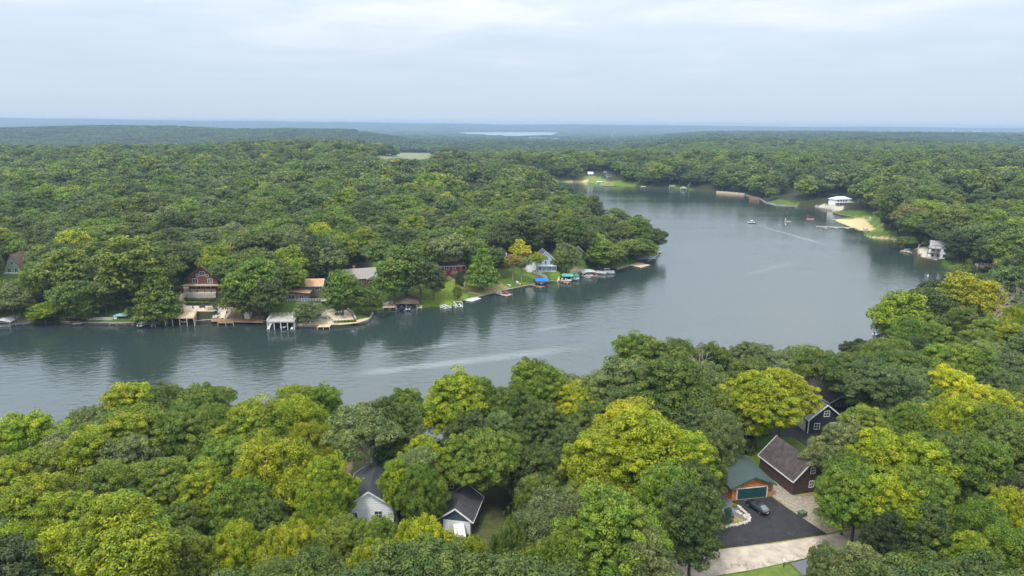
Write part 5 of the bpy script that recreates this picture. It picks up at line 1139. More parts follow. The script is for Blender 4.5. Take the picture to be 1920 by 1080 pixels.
# stone steps and the path up the slope
def steps(name, label, a, b, ha, hb, w, n, ma):
    A = P(*a, ha); B = P(*b, hb); d = B - A; rz = math.atan2(d[1], d[0]); L_ = math.hypot(d[0], d[1]); e = empty(name, tuple(A), rz, label=label, cat='steps')
    for i in range(n): m_ = MB(); m_.box(L_ * i / n, L_ * (i + 1) / n + .1, -w / 2, w / 2, d[2] * i / n - 1.2, d[2] * (i + 1) / n); m_.build('step', ma, e)
    for s_ in (-1, 1): m_ = MB(); m_.bar((0, s_ * w / 2, 1.0), (L_, s_ * w / 2, d[2] + 1.0), .1); [m_.bar((L_ * i / 6, s_ * w / 2, d[2] * i / 6 - .2), (L_ * i / 6, s_ * w / 2, d[2] * i / 6 + 1.0), .1) for i in range(7)]; m_.build('handrail', m_tim, e)
    return e
steps('steps', 'tan wooden steps climbing left of the chalet terraces', (329, 583), (343, 550), 3.4, 7.3, 1.5, 14, m_tim)
def strip(name, pts, hs, w, ma, kind='structure', lift_=.12):
    V = []; F = []; q = [P(a, b, h) for (a, b), h in zip(pts, hs)]
    for i in range(len(q)):
        d = unit((q[min(i + 1, len(q) - 1)] - q[max(i - 1, 0)])[:2]); n_ = np.array([-d[1], d[0]])
        for s_ in (-1, 1): p = q[i][:2] + n_ * s_ * w / 2; V.append((p[0], p[1], G(p[0], p[1]) + lift_))
        for s_ in (1, -1): p = q[i][:2] + n_ * s_ * w / 2; V.append((p[0], p[1], G(p[0], p[1]) - .4))
    for i in range(len(q) - 1):
        o = i * 4
        for a, b in ((0, 1), (1, 2), (2, 3), (3, 0)): F.append((o + a, o + b, o + 4 + b, o + 4 + a))
    F += [(0, 3, 2, 1), tuple(len(V) - 4 + k for k in (0, 1, 2, 3))]
    m_ = MB(); m_.add(V, F); o = m_.build(name, ma, None); tag(o, kind=kind); return o
def dense(pts, hs, n): 
    P0 = np.array(pts, float); t = np.linspace(0, len(pts) - 1, n); return [(np.interp(v, range(len(pts)), P0[:, 0]), np.interp(v, range(len(pts)), P0[:, 1])) for v in t], list(np.interp(t, range(len(pts)), hs))
p_, h_ = dense([(414, 600), (419, 586), (425, 572), (432, 560)], (1.0, 2.3, 3.6, 4.8), 12); strip('garden_path', p_, h_, 2.0, m_paver, lift_=.25)
rr = random.Random(3)
def rockmesh(seed):
    r = np.random.default_rng(seed); import bmesh
    bm = bmesh.new(); bmesh.ops.create_icosphere(bm, subdivisions=1, radius=1)
    for v in bm.verts: v.co *= .75 + .5 * r.random()
    me = bpy.data.meshes.new('stone'); bm.to_mesh(me); bm.free(); me.materials.append(m_rock); return me
ROCKS = [rockmesh(i) for i in range(4)]
def stones(name, label, pts, hs, n, r0, r1, spread=.6, cat='stones', dz=.0, ground_=True, kind=None):
    p_, h_ = dense(pts, hs, n); q = [P(a, b, h) for (a, b), h in zip(p_, h_)]; c0 = np.mean(q, 0); e = empty(name, tuple(c0), 0, label=label, cat=cat)
    for w in q:
        x = w[0] + rr.uniform(-spread, spread); y = w[1] + rr.uniform(-spread, spread); z = (G(x, y) if ground_ else w[2]) + dz; s_ = rr.uniform(r0, r1)
        o = link('stone', ROCKS[rr.randrange(4)], e); o.location = (x - c0[0], y - c0[1], z - c0[2] + s_ * .15); o.scale = (s_, s_ * rr.uniform(.7, 1.2), s_ * rr.uniform(.5, .8)); o.rotation_euler = (0, 0, rr.random() * 6)
    return e
stones('rock_bank', 'pale rock edging beside the sloping path right of the chalet terraces', [(402, 598), (409, 586), (415, 575)], (1.4, 2.6, 3.8), 55, .4, .75, 1.6, 'rocks')
stones('rock_bank', 'rock edging on the outer side of the sloping path', [(421, 598), (428, 586), (436, 568)], (1.2, 2.4, 4.2), 34, .35, .6, .7, 'rocks')
stones('rock_bank', 'tumbled pale rocks along the wooden steps left of the terraces', [(335, 582), (343, 566), (347, 555)], (3.6, 5.4, 6.8), 40, .35, .6, .9, 'rocks')
# waterside of the left shore
def seawall(label, pts, z1=.9, ma=None, cap=None, zb=-1.6, th=.3):
    ma = ma or m_gtim; w = [P(a, b, 0) for a, b in pts]; c0 = np.mean(w, 0); e = empty('seawall', (c0[0], c0[1], 0), 0, label=label, cat='seawall', group='seawalls along the shore'); m_ = MB(); c_ = MB()
    for a, b in zip(w[:-1], w[1:]):
        A = (a - c0)[:2]; B = (b - c0)[:2]; m_.bar((*A, (zb + z1) / 2), (*B, (zb + z1) / 2), th, z1 - zb); c_.bar((*A, z1 + .05), (*B, z1 + .05), th + .35, .1)
        n = max(1, int(np.linalg.norm(B - A) / 1.2)); dd_ = unit(B - A); nn_ = np.array([dd_[1], -dd_[0]])
        if ma is not m_rock and ma is not m_stone:
            for i in range(n): p = A + (B - A) * i / n + nn_ * (th / 2 + .06); m_.box(p[0] - .08, p[0] + .08, p[1] - .08, p[1] + .08, zb, z1)
    m_.build('wall_face', ma, e); c_.build('cap', cap or m_conc, e); return e
seawall('concrete seawall at the left edge beneath the yellow-green tree', [(-60, 617), (0, 613), (48, 607.5), (62, 606)], .8, m_conc)
seawall('timber seawall with pale cap left of the tan boat deck', [(115, 606.5), (165, 608.5), (215, 608.5), (300, 609)], .8, m_dtim)
wallthing('stone_wall', 'long pale stacked stone wall behind the shore left of the floating hut', 'wall', [(161, 601.5), (213, 601.5)], .9, 2.3, m_stone, .6, zb=-.2)
seawall('timber seawall beneath the brown promenade', [(365, 605.5), (395, 603.5), (495, 605.5), (500, 606)], .9, m_dtim)
seawall('curved timber seawall with pale cap around the patio point', [(556, 613), (600, 612.5), (640, 611), (670, 608), (688, 603.5), (696, 597), (699, 590)], .9, m_gtim, m_tim)
deck('promenade', 'long brown board promenade on the shore left of the white boat deck', 'dock', [(395, 602.5), (494, 604.5), (492, 598.5), (397, 597)], 1.05, m_deckb, posts=0)
deck('dock', 'brown swim dock jutting from the long promenade', 'dock', [(408, 605.5), (438, 605.5), (438, 602.5), (408, 602)], .95, m_deckb)
deck('boardwalk', 'tan boardwalk along the curved patio seawall', 'dock', [(557, 609.5), (597, 608.5), (640, 608), (670, 605), (686, 600.5), (694, 596), (690, 595), (668, 600), (640, 603), (600, 603.5), (557, 605)], 1.05, m_deckt, posts=0)
deck('dock', 'tan swim dock jutting from the patio boardwalk', 'dock', [(594, 613), (618, 612.5), (622, 607), (602, 606.5)], 1.0, m_deckt)
deck('dock', 'weathered concrete dock at the far left edge of the lake', 'dock', [(0, 609), (44, 605), (40, 599), (0, 602)], .9, m_conc)
e = lift('boat_lift', 'white curved canopy boat lift at the left edge of the lake', at(2, 614, 0), R(8), 6.5, 7, 2.1, 'arch', m_white, m_metal, rh=.7)
c, rz, W = frame((131, 609), (161, 609), 0); e = lift('boat_shelter', 'old flat brown-roofed boat shelter on dark posts', tuple(c), rz, 6.4, 3.2, 2.9, 'gx', m_brownroof, m_dtim, rh=.45, over=.35, group=None, cat='boat shelter'); 
runabout('low dark raft boat beneath the flat brown-roofed shelter', at(147, 608.5, .1), R(5), 3.8, m_gtim, cover=m_dtim)
e = deck('swim_dock', 'grey floating dock carrying a small teal-roofed hut', 'dock', [(205, 606.5), (246, 606), (244, 601.5), (208, 602)], .6, m_deckg)
c, rz, W = frame((213, 602.5), (238, 602.5), .6)
e = empty('dock_hut', tuple(c), rz, label='small hut with teal hipped roof and orange bench on floating dock', cat='hut')
b = MB(); b.box(-2.4, -1.2, 0, 2.2, 0, 2.0); b.build('wall', m_white, e)
for x in (-2.3, 2.3):
    for y in (.1, 2.2): b = MB(); b.box(x - .06, x + .06, y - .06, y + .06, 0, 2.2); b.build('post', m_metal, e)
b = MB(); b.add([(-2.7, -.3, 2.15), (2.7, -.3, 2.15), (2.7, 2.6, 2.15), (-2.7, 2.6, 2.15), (-.7, 1.15, 2.95), (.7, 1.15, 2.95)], [(0, 3, 2, 1), (0, 1, 5, 4), (2, 3, 4, 5), (1, 2, 5), (3, 0, 4)]); b.build('roof', mat('teal_roof', (.18, .36, .38), rough=.5), e)
b = MB(); b.box(-.9, 1.9, .9, 1.5, .02, .55); b.box(-.9, 1.9, 1.5, 1.65, .02, 1.1); b.build('bench', m_orangep, e)
c, rz, W = frame((250, 611), (288, 610), 0); lift('boathouse', 'boathouse with low reddish hipped roof and open front on left shore', tuple(c), rz, 8.2, 7.0, 2.5, 'gy', mat('faded_red_shingle', (.30, .15, .10), rough=.9, var=.2, scale=3), m_gtim, rh=1.1, over=.6, group=None, cat='boathouse')
runabout('white sport boat inside the reddish-roofed boathouse', at(269, 609.5, .45), R(88), 5.4)
deck('dock', 'narrow grey dock right beside the reddish-roofed boathouse', 'dock', [(284, 609), (291, 609), (299, 597), (294, 596)], .8, m_deckg)
for i, (a, b_, nm) in enumerate(((341, 578, 'dark lounge chair at the stair end of the chalet terrace'), (362, 578.5, 'blue lounge chair in the middle of the chalet terrace'), (376, 578, 'dark chair beside the grill on the chalet terrace'), (322, 590, 'pale chair on the tan boat deck'))): chair(nm, at(a, b_, 3.45), R(40 * i), (m_dmetal, m_blue, m_dmetal, m_vinyl)[i], 'terrace furniture')
umbrella('folded dark parasol on the tan boat deck below the chalet', at(334, 589, 3.36), m_navyc, .4, 2.3)
e = empty('barbecue', at(380, 576.5, 3.42), R(10), label='dark covered barbecue at the back of the chalet terrace', cat='barbecue'); b = MB(); b.box(-.9, .9, -.4, .4, 0, .9); b.build('cart', m_dmetal, e); b = MB(); b.prism([(-.4, .905), (.4, .905), (.3, 1.3), (-.25, 1.35)], 0, -.6, .6); b.build('lid', m_dmetal, e)
# small shed
c, rz, W = frame((458, 598), (468, 598.5), .95); house('garden_shed', 'tiny beige gabled shed on the promenade', 'shed', tuple(c), rz, 2.2, 2.2, 1.9, 1.0, 'y', mat('beige_boards', (.52, .47, .38), rough=.8), m_vinyl, over=.2, rt=.08)
# white double deck
e = deck('sun_deck', 'white railed upper deck over two boat slips by the tan house', 'deck', [(500, 603.5), (552, 603.5), (558, 591.5), (509, 591.5)], 3.2, m_deckg, thick=.28, rail=m_white, pm=m_white, group='decks over boat slips')
runabout('white runabout with dark cover under the white railed deck', at(534, 612, .35), R(92), 5.4, cover=m_navyc)
for k, (x0, x1) in enumerate(((501, 509), (545, 554))): deck('dock', ('lower grey dock finger left under the white deck', 'lower grey dock finger right under the white deck')[k], 'dock', [(x0, 616), (x0 + 4, 616), (x1 + 3, 603), (x1 - 2, 603)], .7, m_deckw, pm=m_white)
steps('steps', 'white stair climbing behind the white railed deck', (548, 596), (558, 583), 3.0, 4.6, 1.2, 7, m_white)
# tan roofed house: two wings
e, W, c, rz = fhouse('house', 'taupe two-storey house with tan shingle roofs behind the patio', 'house', (542, 557), (604, 556), 4.6, 8, 5.0, 1.9, 'x', m_taupe, m_tanroof, group=SG, over=.7,
    wins=[('f', 5.0, 3.0, 1.8, 1.2), ('r', 0, 3.0, 1.6, 1.1), ('f', -5.4, 3.2, 1.0, 1.0)])
b = MB(); b.prism([(-W / 2 - .4, 0), (2.2, 0), (2.2, 3.2), (-W / 2 - .4, 4.2)], 1, -5.5, -.01); b.build('front_wing', m_taupe, e)
b = MB(); b.prism([(-W / 2 - 1.0, 4.18), (3.0, 2.95), (3.0, 3.12), (-W / 2 - 1.0, 4.36)], 1, -6.3, -.02); b.build('front_roof', m_tanroof, e)
b = MB(); b.box(-W / 2 - 1.3, -W / 2 - .42, -4.2, -3.0, -1, 5.0); b.build('chimney', m_taupe, e)
def fr_window(e, x, y, z, w, h): f = MB(); f.box(x - w / 2 - .1, x + w / 2 + .1, y - .05, y - .004, z - .1, z + h + .1); o = f.build('window', m_trim, e); g = MB(); g.box(x - w / 2, x - .04, y - .07, y - .051, z, z + h); g.box(x + .04, x + w / 2, y - .07, y - .051, z, z + h); g.build('pane', m_glass, o)
fr_window(e, -4.6, -5.5, .6, 2.6, 1.7); fr_window(e, -.6, -5.5, .7, 1.8, 1.5); 
b = MB(); b.box(-W / 2 - 2.5, W / 2 + 4.5, -7.6, -5.52, -.25, -.02); b.box(W / 2 + .05, W / 2 + 4.5, -5.5, 3, -.25, -.02); b.build('deck', m_deckg, e)
b = MB(); b.bar((-W / 2 - 2.5, -7.5, .95), (W / 2 + 4.5, -7.5, .95), .1); b.bar((-W / 2 - 2.5, -7.5, .4), (W / 2 + 4.5, -7.5, .4), .07); b.bar((W / 2 + 4.4, -7.5, .95), (W / 2 + 4.4, 3, .95), .1)
for i in range(19): x = -W / 2 - 2.5 + i * (W + 7) / 18; b.box(x - .05, x + .05, -7.55, -7.45, -.1, .95)
b.build('railing', m_white, e)
umbrella('dark grey parasol on the deck right of the tan-roofed house', at(626, 568, 4.4), m_dmetal, 2.3); umbrella('closed blue parasol near the tan-roofed house windows', at(575, 569, 4.6), m_blue, .5, 2.4)
# patio
sheet('patio', [(612, 602), (664, 601.5), (656, 580), (613, 586)], 1.34, m_paver)
sheet('gravel_bed', [(575, 604), (612, 602), (612, 590), (585, 588)], 1.0, m_slateb, thick=1.2)
def table_set(label, loc, rz, L_=2.4, ch=3, ma=None):
    ma = ma or m_dmetal; e = empty('patio_table', loc, rz, label=label, cat='table'); m_ = MB(); m_.box(-L_ / 2, L_ / 2, -.55, .55, .70, .75); m_.build('table_top', ma, e)
    for x in (-L_ / 2 + .15, L_ / 2 - .15):
        for y in (-.45, .45): m_ = MB(); m_.box(x - .04, x + .04, y - .04, y + .04, 0, .7); m_.build('leg', ma, e)
tl = at(636, 590, 1.34); table_set('dark dining table on the sandy patio', tl, 0, 3.2)
for i in range(3):
    for s_, nm in ((-1, 'front'), (1, 'far')): chair('%s dark chair on the %s side of the patio dining table' % (('left', 'middle', 'right')[i], nm), (tl[0] - 1.1 + i * 1.1, tl[1] + s_ * .95, 1.34), 0 if s_ > 0 else PI, m_dmetal)
tf = at(645, 596.5, 1.34); e = empty('fire_pit', tf, 0, label='round stone fire pit on the sandy patio', cat='fire pit'); m_ = MB(); m_.cyl(0, 0, 0, .4, 1.1, 14); m_.build('ring', m_stone, e); m_ = MB(); m_.cyl(0, 0, .405, .43, .8, 14); m_.build('ash', m_slateb, e)
for i, a in enumerate((20, 90, 160, 200)): chair('pale chair %s of the round fire pit' % ('to the right', 'behind', 'to the upper left', 'to the left')[i], (tf[0] + 2.0 * math.cos(R(a)), tf[1] + 2.0 * math.sin(R(a)), 1.34), R(a - 90), m_vinyl)
blob_row('round_shrub', '{} round clipped shrub in the row edging the patio', ((628.5, 605), (665, 602.5)), 1.25, .62, 7, TC['green'], cat='shrub', group='row of round shrubs by the patio', single=False)
blob_row('round_shrub', 'larger round shrub left of the sandy patio', ((609, 598.5), (609.5, 598.5)), 1.2, 1.15, 1, TC['green'], cat='shrub'); blob_row('round_shrub', 'low shrub in the gravel bed left of the patio', ((595, 601), (595.5, 601)), 1.0, .85, 1, TC['mid'], cat='shrub')
wallthing('stone_wall', 'low stone wall on the right side of the patio', 'wall', [(667, 599), (661, 588), (652, 581)], 1.3, 2.1, m_stone, .6, zb=.2); wallthing('stone_wall', 'low stone wall on the left side of the patio', 'wall', [(624, 602), (618, 596), (612, 589)], 1.3, 1.9, m_stone, .5, zb=.2)
blob_row('hedge', 'long hedge behind the sandy patio', ((614, 582), (636, 578)), 2.0, 1.0, 6, TC['mid'])
b = empty('cooler', at(573, 606, 1.05), .1, label='dusty pink cooler box on the boardwalk', cat='cooler'); m_ = MB(); m_.box(-.9, .9, -.45, .45, 0, .7); m_.build('box', mat('pink_plastic', (.50, .24, .20)), b); m_ = MB(); m_.box(-.94, .94, -.49, .49, .705, .85); m_.build('lid', mat('pink_plastic', (.5, .2, .2)), b)
b = empty('barrel', at(581.5, 606, 1.05), 0, label='white barrel beside the pink cooler on the boardwalk', cat='barrel'); m_ = MB(); m_.cyl(0, 0, 0, .9, .36, 10, .33); m_.build('body', m_white, b)
# orange house
e, W, c, rz = fhouse('house', 'orange-red boarded house with grey roof and brick chimney behind the patio trees', 'house', (650, 536), (704, 532), 6.0, 9, 3.6, 3.0, 'x', m_orange, m_greyroof, group=SG, over=.9, chimney=(-2.0, 6.5, .5, 7.4, m_brick), wins=[('f', 1.0, .8, 1.3, 1.6), ('f', 3.2, .8, 1.3, 1.6), ('r', -2, 1.0, 1.4, 1.3)])
b = MB(); b.prism([(2.0, 2.9), (W / 2 + 1.8, 2.7), (W / 2 + 1.8, 2.9), (5.2, 4.6), (2.0, 3.1)], 1, -3.4, -.05); b.build('porch_roof', m_greyroof, e)
b = MB(); b.prism([(2.3, 2.75), (W / 2 + 1.5, 2.6), (5.2, 4.3)], 1, -3.3, -3.15); b.build('porch_gable', m_orange, e)
for x in (2.4, W / 2 + 1.3): b = MB(); b.box(x - .12, x + .12, -3.3, -3.05, -1.2, 2.75); b.build('post', m_chalet, e)
p_, h_ = dense([(715, 497), (728, 487), (742, 480), (700, 462)], (7.5, 8.2, 9, 11), 16); p_, h_ = dense([(722, 492), (705, 478), (688, 466), (676, 458)], (8, 9, 10, 11), 14); strip('gravel_lane', p_, h_, 4.5, m_road, lift_=.3)
e = empty('garden_bed', at(746, 553, 2.2), .05, label='timber-edged planting bed on the lawn behind the brown gable boathouse', cat='garden bed'); b = MB(); b.box(-2.6, 2.6, -1.1, -.9, -.6, .5); b.box(-2.6, 2.6, .9, 1.1, -.6, .5); b.box(-2.6, -2.4, -.89, .89, -.6, .5); b.box(2.4, 2.6, -.89, .89, -.6, .5); b.build('edge', m_gtim, e); b = MB(); b.box(-2.39, 2.39, -.88, .88, -.6, .3); b.build('soil', m_mulch, e)
# garden swing
e = empty('swing_bench', at(779, 551, 2.4), .2, label='grey garden swing bench on the lawn above the gable boathouse', cat='swing'); b = MB()
for x in (-1.1, 1.1): b.bar((x, -.7, -.4), (x, 0, 2.0), .09); b.bar((x, .7, -.4), (x, 0, 2.0), .09)
b.bar((-1.2, 0, 2.0), (1.2, 0, 2.0), .1); b.build('frame', m_gtim, e); b = MB(); b.box(-.9, .9, -.3, .3, .45, .52); b.box(-.9, .9, .28, .34, .52, 1.1); b.build('seat', m_gtim, e)
# brown gable boathouse
seawall('low pale timber seawall left of the brown gable boathouse', [(716, 578.5), (742, 577.5)], .8, m_tim, m_tim)
deck('dock', 'tan plank dock strip left of the brown gable boathouse', 'dock', [(718, 576.5), (744, 576), (743, 571.5), (716, 573)], .95, m_deckt); stones('rock_bank', 'riprap stones behind the plank dock left of the gable boathouse', [(716, 571), (741, 568)], (1.2, 1.6), 60, .35, .7, 1.8, 'rocks')
c, rz, W = frame((742, 580.5), (781, 580), 0); lift('boathouse', 'open boathouse with brown gable roof over two slips', tuple(c), rz - .05, 9.0, 7.5, 2.7, 'gy', m_brownroof, m_metal, rh=1.7, over=.9, group=None, cat='boathouse')
runabout('black-covered boat in the left slip of the gable boathouse', at(753, 579.5, .4), R(92), 5.2, m_blk, cover=m_navyc); runabout('second dark boat in the right slip of the gable boathouse', at(766, 579, .4), R(92), 5.0, cover=m_navyc)
deck('dock', 'pale dock right of the brown gable boathouse', 'dock', [(783, 577), (790, 577), (793, 570.5), (785, 570)], .8, m_deckt)
stones('rock_bank', 'pale stones along the lawn edge right of the boathouse', [(790, 577), (815, 577), (835, 575), (850, 574), (865, 566)], (.2, .2, .3, .3, .3), 46, .3, .65, .5, 'rocks')
blob_row('bush', 'pair of round bushes at the water edge of the bright lawn', ((812, 573), (822, 571.5)), .8, 1.7, 3, TC['mid'], cat='bush'); blob_row('bush', 'small dark bush higher on the bright lawn', ((818.5, 560), (819, 560)), 1.6, 1.0, 1, TC['dark'], cat='bush')
blob_row('bush', 'dark rounded bush on the lawn below the red house', ((857, 535), (860, 535)), 3.4, 2.0, 2, TC['blue'], cat='bush')
# white lift frames
c, rz, W = frame((832, 580), (870, 576), 0)
for k, (x, lab) in enumerate(((-2.6, 'empty white boat lift frame leaning by the lawn'), (2.4, 'empty white boat lift frame nearer the white raft'))):
    q = np.array(c) + np.array([math.cos(rz) * x, math.sin(rz) * x, 0]); e = empty('boat_hoist', (q[0], q[1], 0), rz + (.35 if k == 0 else -.1), label=lab, cat='boat lift', group='empty white boat lifts'); b = MB()
    for xx in (-1.6, 1.6):
        for yy in (0, 3.4): b.bar((xx, yy, -1.2), (xx, yy, 2.0 if k else 1.2), .16)
        b.bar((xx, 0, .35), (xx, 3.4, .35), .2, .16); b.bar((xx, 0, 1.9 if k else 1.1), (xx, 3.4, 1.9 if k else .6), .14)
    b.bar((-1.6, 0, .35), (1.6, 0, .35), .16); b.bar((-1.6, 3.4, .35), (1.6, 3.4, .35), .16); b.bar((-1.6, 3.4, 1.9 if k else 1.1), (1.6, 3.4, 1.9 if k else 1.1), .14); b.build('frame', m_white, e)
    b = MB(); b.bar((-.8, -.4, .6), (-.8, 3.6, 1.0), .3, .1); b.bar((.8, -.4, .6), (.8, 3.6, 1.0), .3, .1); b.build('bunk', m_white, e)
deck('swim_raft', 'white floating raft moored beside the peninsula lawn', 'raft', [(862, 561.5), (885, 564.5), (902, 559), (879, 555)], .45, m_white, thick=.3, posts=0)
deck('dock', 'weathered low dock with chairs below the straw-coloured bank', 'dock', [(925, 549), (950, 555), (961, 552), (936, 545)], .5, m_deckg)
for i, (a, b_) in enumerate(((929, 547.5), (933, 546.5), (937, 546))): chair('%s tan adirondack chair on the weathered low dock' % ('left', 'middle', 'right')[i], at(a, b_, .5), 0, m_tim)
runabout('small rust-red rowing boat pulled onto the weathered dock', at(949, 551, .55), R(-25), 3.0, mat('rust_paint', (.30, .09, .05)), cover=m_brownroof)
stones('rock_bank', 'cluster of dark rocks near the shore right of the weathered dock', [(953, 536), (965, 538)], (1.0, 1.0), 12, .4, .8, .5, 'rocks'); stones('rock_bank', 'rocks around the trunk below the yellow tree', [(968, 530), (974, 532)], (1.4, 1.4), 9, .4, .9, .5, 'rocks')
seawall('low dark timber seawall curving below the peninsula lawn', [(865, 566), (905, 556), (945, 546), (968, 541), (1000, 534.5), (1045, 526.5), (1090, 515.5)], .5, m_dtim, m_gtim); seawall('grey seawall around the grassy peninsula tip', [(1150, 506.5), (1180, 498.5), (1215, 490.5), (1232, 480.5), (1237, 471)], .5, m_gtim, m_gtim)
# red house, tan sheds, blue house
e, W, c, rz = fhouse('house', 'barn-red two-level house with low brown roof and screened porch', 'house', (826, 518), (868, 516), 5.6, 8, 5.0, 1.4, 'x', m_red, m_brownroof, group=SG, over=.8, wins=[('f', -3.6, .4, 1.3, 1.9), ('f', -2.4, 3.2, 2.0, 1.3), ('f', 1.0, 3.2, 1.2, 1.3), ('f', 1.2, .3, 2.0, 1.9)])
b = MB(); b.box(W / 2 - 4.0, W / 2 + 1.2, -2.4, -.02, 2.4, 2.6); b.box(W / 2 - 4.0, W / 2 + 1.2, -2.4, -2.32, 2.6, 3.4); b.build('porch_floor', m_red, e)
for x in (W / 2 - 3.9, W / 2 - 1.4, W / 2 + 1.1): b = MB(); b.box(x - .12, x + .12, -2.38, -2.16, -1.5, 5.0); b.build('post', m_gtim, e)
steps('steps', 'brown wooden stair descending in front of the red house', (845, 517), (854, 512), 5.4, 8.0, 1.2, 8, m_dtim)
fhouse('long_shed', 'long low building with tan roof behind the red house', 'building', (862, 494), (898, 496), 9.0, 6, 2.6, 1.6, 'x', m_red, m_greyroof, group=SG, wins=[('f', -3, .8, 1.3, 1.0), ('f', 1, .8, 1.3, 1.0)])
fhouse('house', 'small dark red cabin hidden behind the cone-shaped tree', 'house', (925, 493), (948, 493), 8.0, 6, 2.8, 1.8, 'x', m_red, m_greyroof, group=SG, wins=[('f', -2, .8, 1.2, 1.2), ('f', 2, .8, 1.2, 1.2)])
c, rz, W = frame((1006, 507), (1040, 508), 4.5)
e = house('house', 'pale blue and white victorian house with steep gables on the peninsula', 'house', tuple(c), rz + .25, 9.5, 9, 5.6, 4.2, 'y', m_paleblue, m_slate, group=SG, over=.5, wins=[('f', 0, 6.3, 1.3, 1.5), ('f', -2.6, 3.4, 1.1, 1.6), ('f', 0, 3.4, 1.1, 1.6), ('f', 2.6, 3.4, 1.1, 1.6), ('f', -2.8, .5, 1.2, 1.8), ('f', 2.8, .5, 1.2, 1.8), ('l', 0, 3.4, 1.1, 1.5)])
b = MB(); b.box(-5.2, 5.2, -2.6, -.1, 2.7, 2.95); b.box(-5.0, 5.0, -2.5, -.1, -.8, .1); b.build('porch', m_white, e)
for x in (-4.9, -2.4, 0, 2.4, 4.9): b = MB(); b.box(x - .09, x + .09, -2.45, -2.27, .1, 2.7); b.build('column', m_white, e)
b = MB(); b.prism([(-9.3, 3.2), (-4.76, 3.2), (-7.0, 6.2)], 1, 1.5, 7.5); b.box(-9.2, -4.76, 1.6, 7.4, -1, 3.19); b.build('side_wing', m_whitesid, e)
c, rz, W = frame((1074, 487), (1090, 487), 7.0); house('house', 'dark-walled cottage with white-trimmed gable right of the pale blue house', 'house', tuple(c), rz + .3, 6.5, 8, 4.2, 3.0, 'y', m_navy, m_slate, group=SG, wins=[('f', 0, 4.4, 1.0, 1.1), ('f', -1.6, 1.6, 1.0, 1.2), ('f', 1.6, 1.6, 1.0, 1.2)])
# canopies by the peninsula
deck('dock', 'brown floating dock under the blue canopy', 'dock', [(994, 534), (1013, 539), (1030, 534.5), (1012, 530)], .5, m_deckb); 
lift('boat_lift', 'boat lift with bright blue canopy roof on dark posts', at(1017, 537.5, 0), R(10), 5.6, 6.4, 2.7, 'gx', m_blue, m_dtim, rh=.5, over=.5); runabout('dark runabout on the lift beneath the bright blue canopy', at(1016, 535.5, .5), R(-15), 5.6, m_navyc)
strip('shore_walk', *dense([(1020, 527), (1035, 527.5), (1050, 524.5)], (.9, .9, .9), 8), 1.6, m_paver, lift_=.2); p_, h_ = dense([(982, 506), (1000, 515), (1022, 520), (1035, 524)], (3.5, 3, 2, 1.4), 12); strip('garden_path', p_, h_, 1.0, m_conc, lift_=.15)
deck('dock', 'red-brown dock beside the teal canopies', 'dock', [(1046, 526), (1064, 531.5), (1070, 529), (1052, 522.5)], .6, m_deckb)
lift('boat_lift', 'boat lift with long teal metal canopy roof', at(1064, 528, 0), R(-2), 5.0, 7.0, 2.7, 'gx', mat('teal_metal_roof', (.10, .32, .26), rough=.5), m_dtim, rh=.6); runabout('white runabout on the lift beneath the teal metal roof', at(1062, 527.5, .5), R(-20), 5.6)
lift('boat_lift', 'low dark teal canvas canopy lift right of the teal roof', at(1078, 525, 0), R(2), 3.8, 5.6, 1.9, 'arch', m_tealc, m_metal, rh=.4); runabout('small white boat under the low teal canvas canopy', at(1078, 524.5, .4), R(-10), 4.6)
lift('boat_lift', 'boat lift with pale grey curved metal canopy', at(1106, 520, 0), R(10), 7.2, 6.4, 2.4, 'arch', mat('pale_metal_roof', (.42, .47, .47), rough=.45), m_metal, rh=.6); runabout('white and red speedboat beneath the pale grey canopy', at(1101, 518.5, .4), R(-12), 6.0); pontoon('red pontoon boat beneath the pale grey canopy', at(1110, 517.5, .2), R(-10), 6.2, m_hullred)
deck('dock', 'grey floating dock in front of the red pontoon boat', 'dock', [(1082, 516.5), (1104, 521), (1115, 517.5), (1111, 516.5), (1103, 518.5), (1086, 514)], .4, m_deckg)
pontoon('white pontoon boat with blue seat cover at the far end of the docks', at(1127, 513.5, .1), R(-22), 6.4, None, None); pontoon('white pontoon boat with cream bimini top', at(1142, 512.5, .1), R(-14), 6.4, None, m_vinyl); runabout('dark-canopied boat moored behind the pontoon boats', at(1149, 507, .2), R(-8), 5.0, m_navyc, cover=m_navyc)
stones('rock_bank', 'sandy bank of rocks above the teal canopies', [(1070, 514), (1086, 506)], (1.6, 2.4), 26, .3, .6, 1.4, 'rocks')
lift('dock_pavilion', 'dock pavilion with wide grey metal roof near the peninsula tip', at(1212, 493.5, 0), R(12), 10.5, 7.5, 2.6, 'hip', mat('grey_violet_metal_roof', (.25, .26, .31), rough=.5, var=.05), m_dtim, rh=.55, over=.6, group=None, cat='pavilion')
runabout('dark boat parked in the shade of the grey metal roof', at(1211, 492.5, .4), R(80), 5.4, m_navyc, cover=m_navyc)
deck('dock', 'tan plank dock left of the grey-roofed pavilion', 'dock', [(1181, 497), (1202, 501.5), (1219, 496.5), (1196, 491.5)], .5, m_deckt)
deck('dock', 'short grey dock at the tip of the peninsula', 'dock', [(1226, 472.5), (1240, 473.5), (1241, 470.5), (1227, 469.5)], .5, m_deckt)
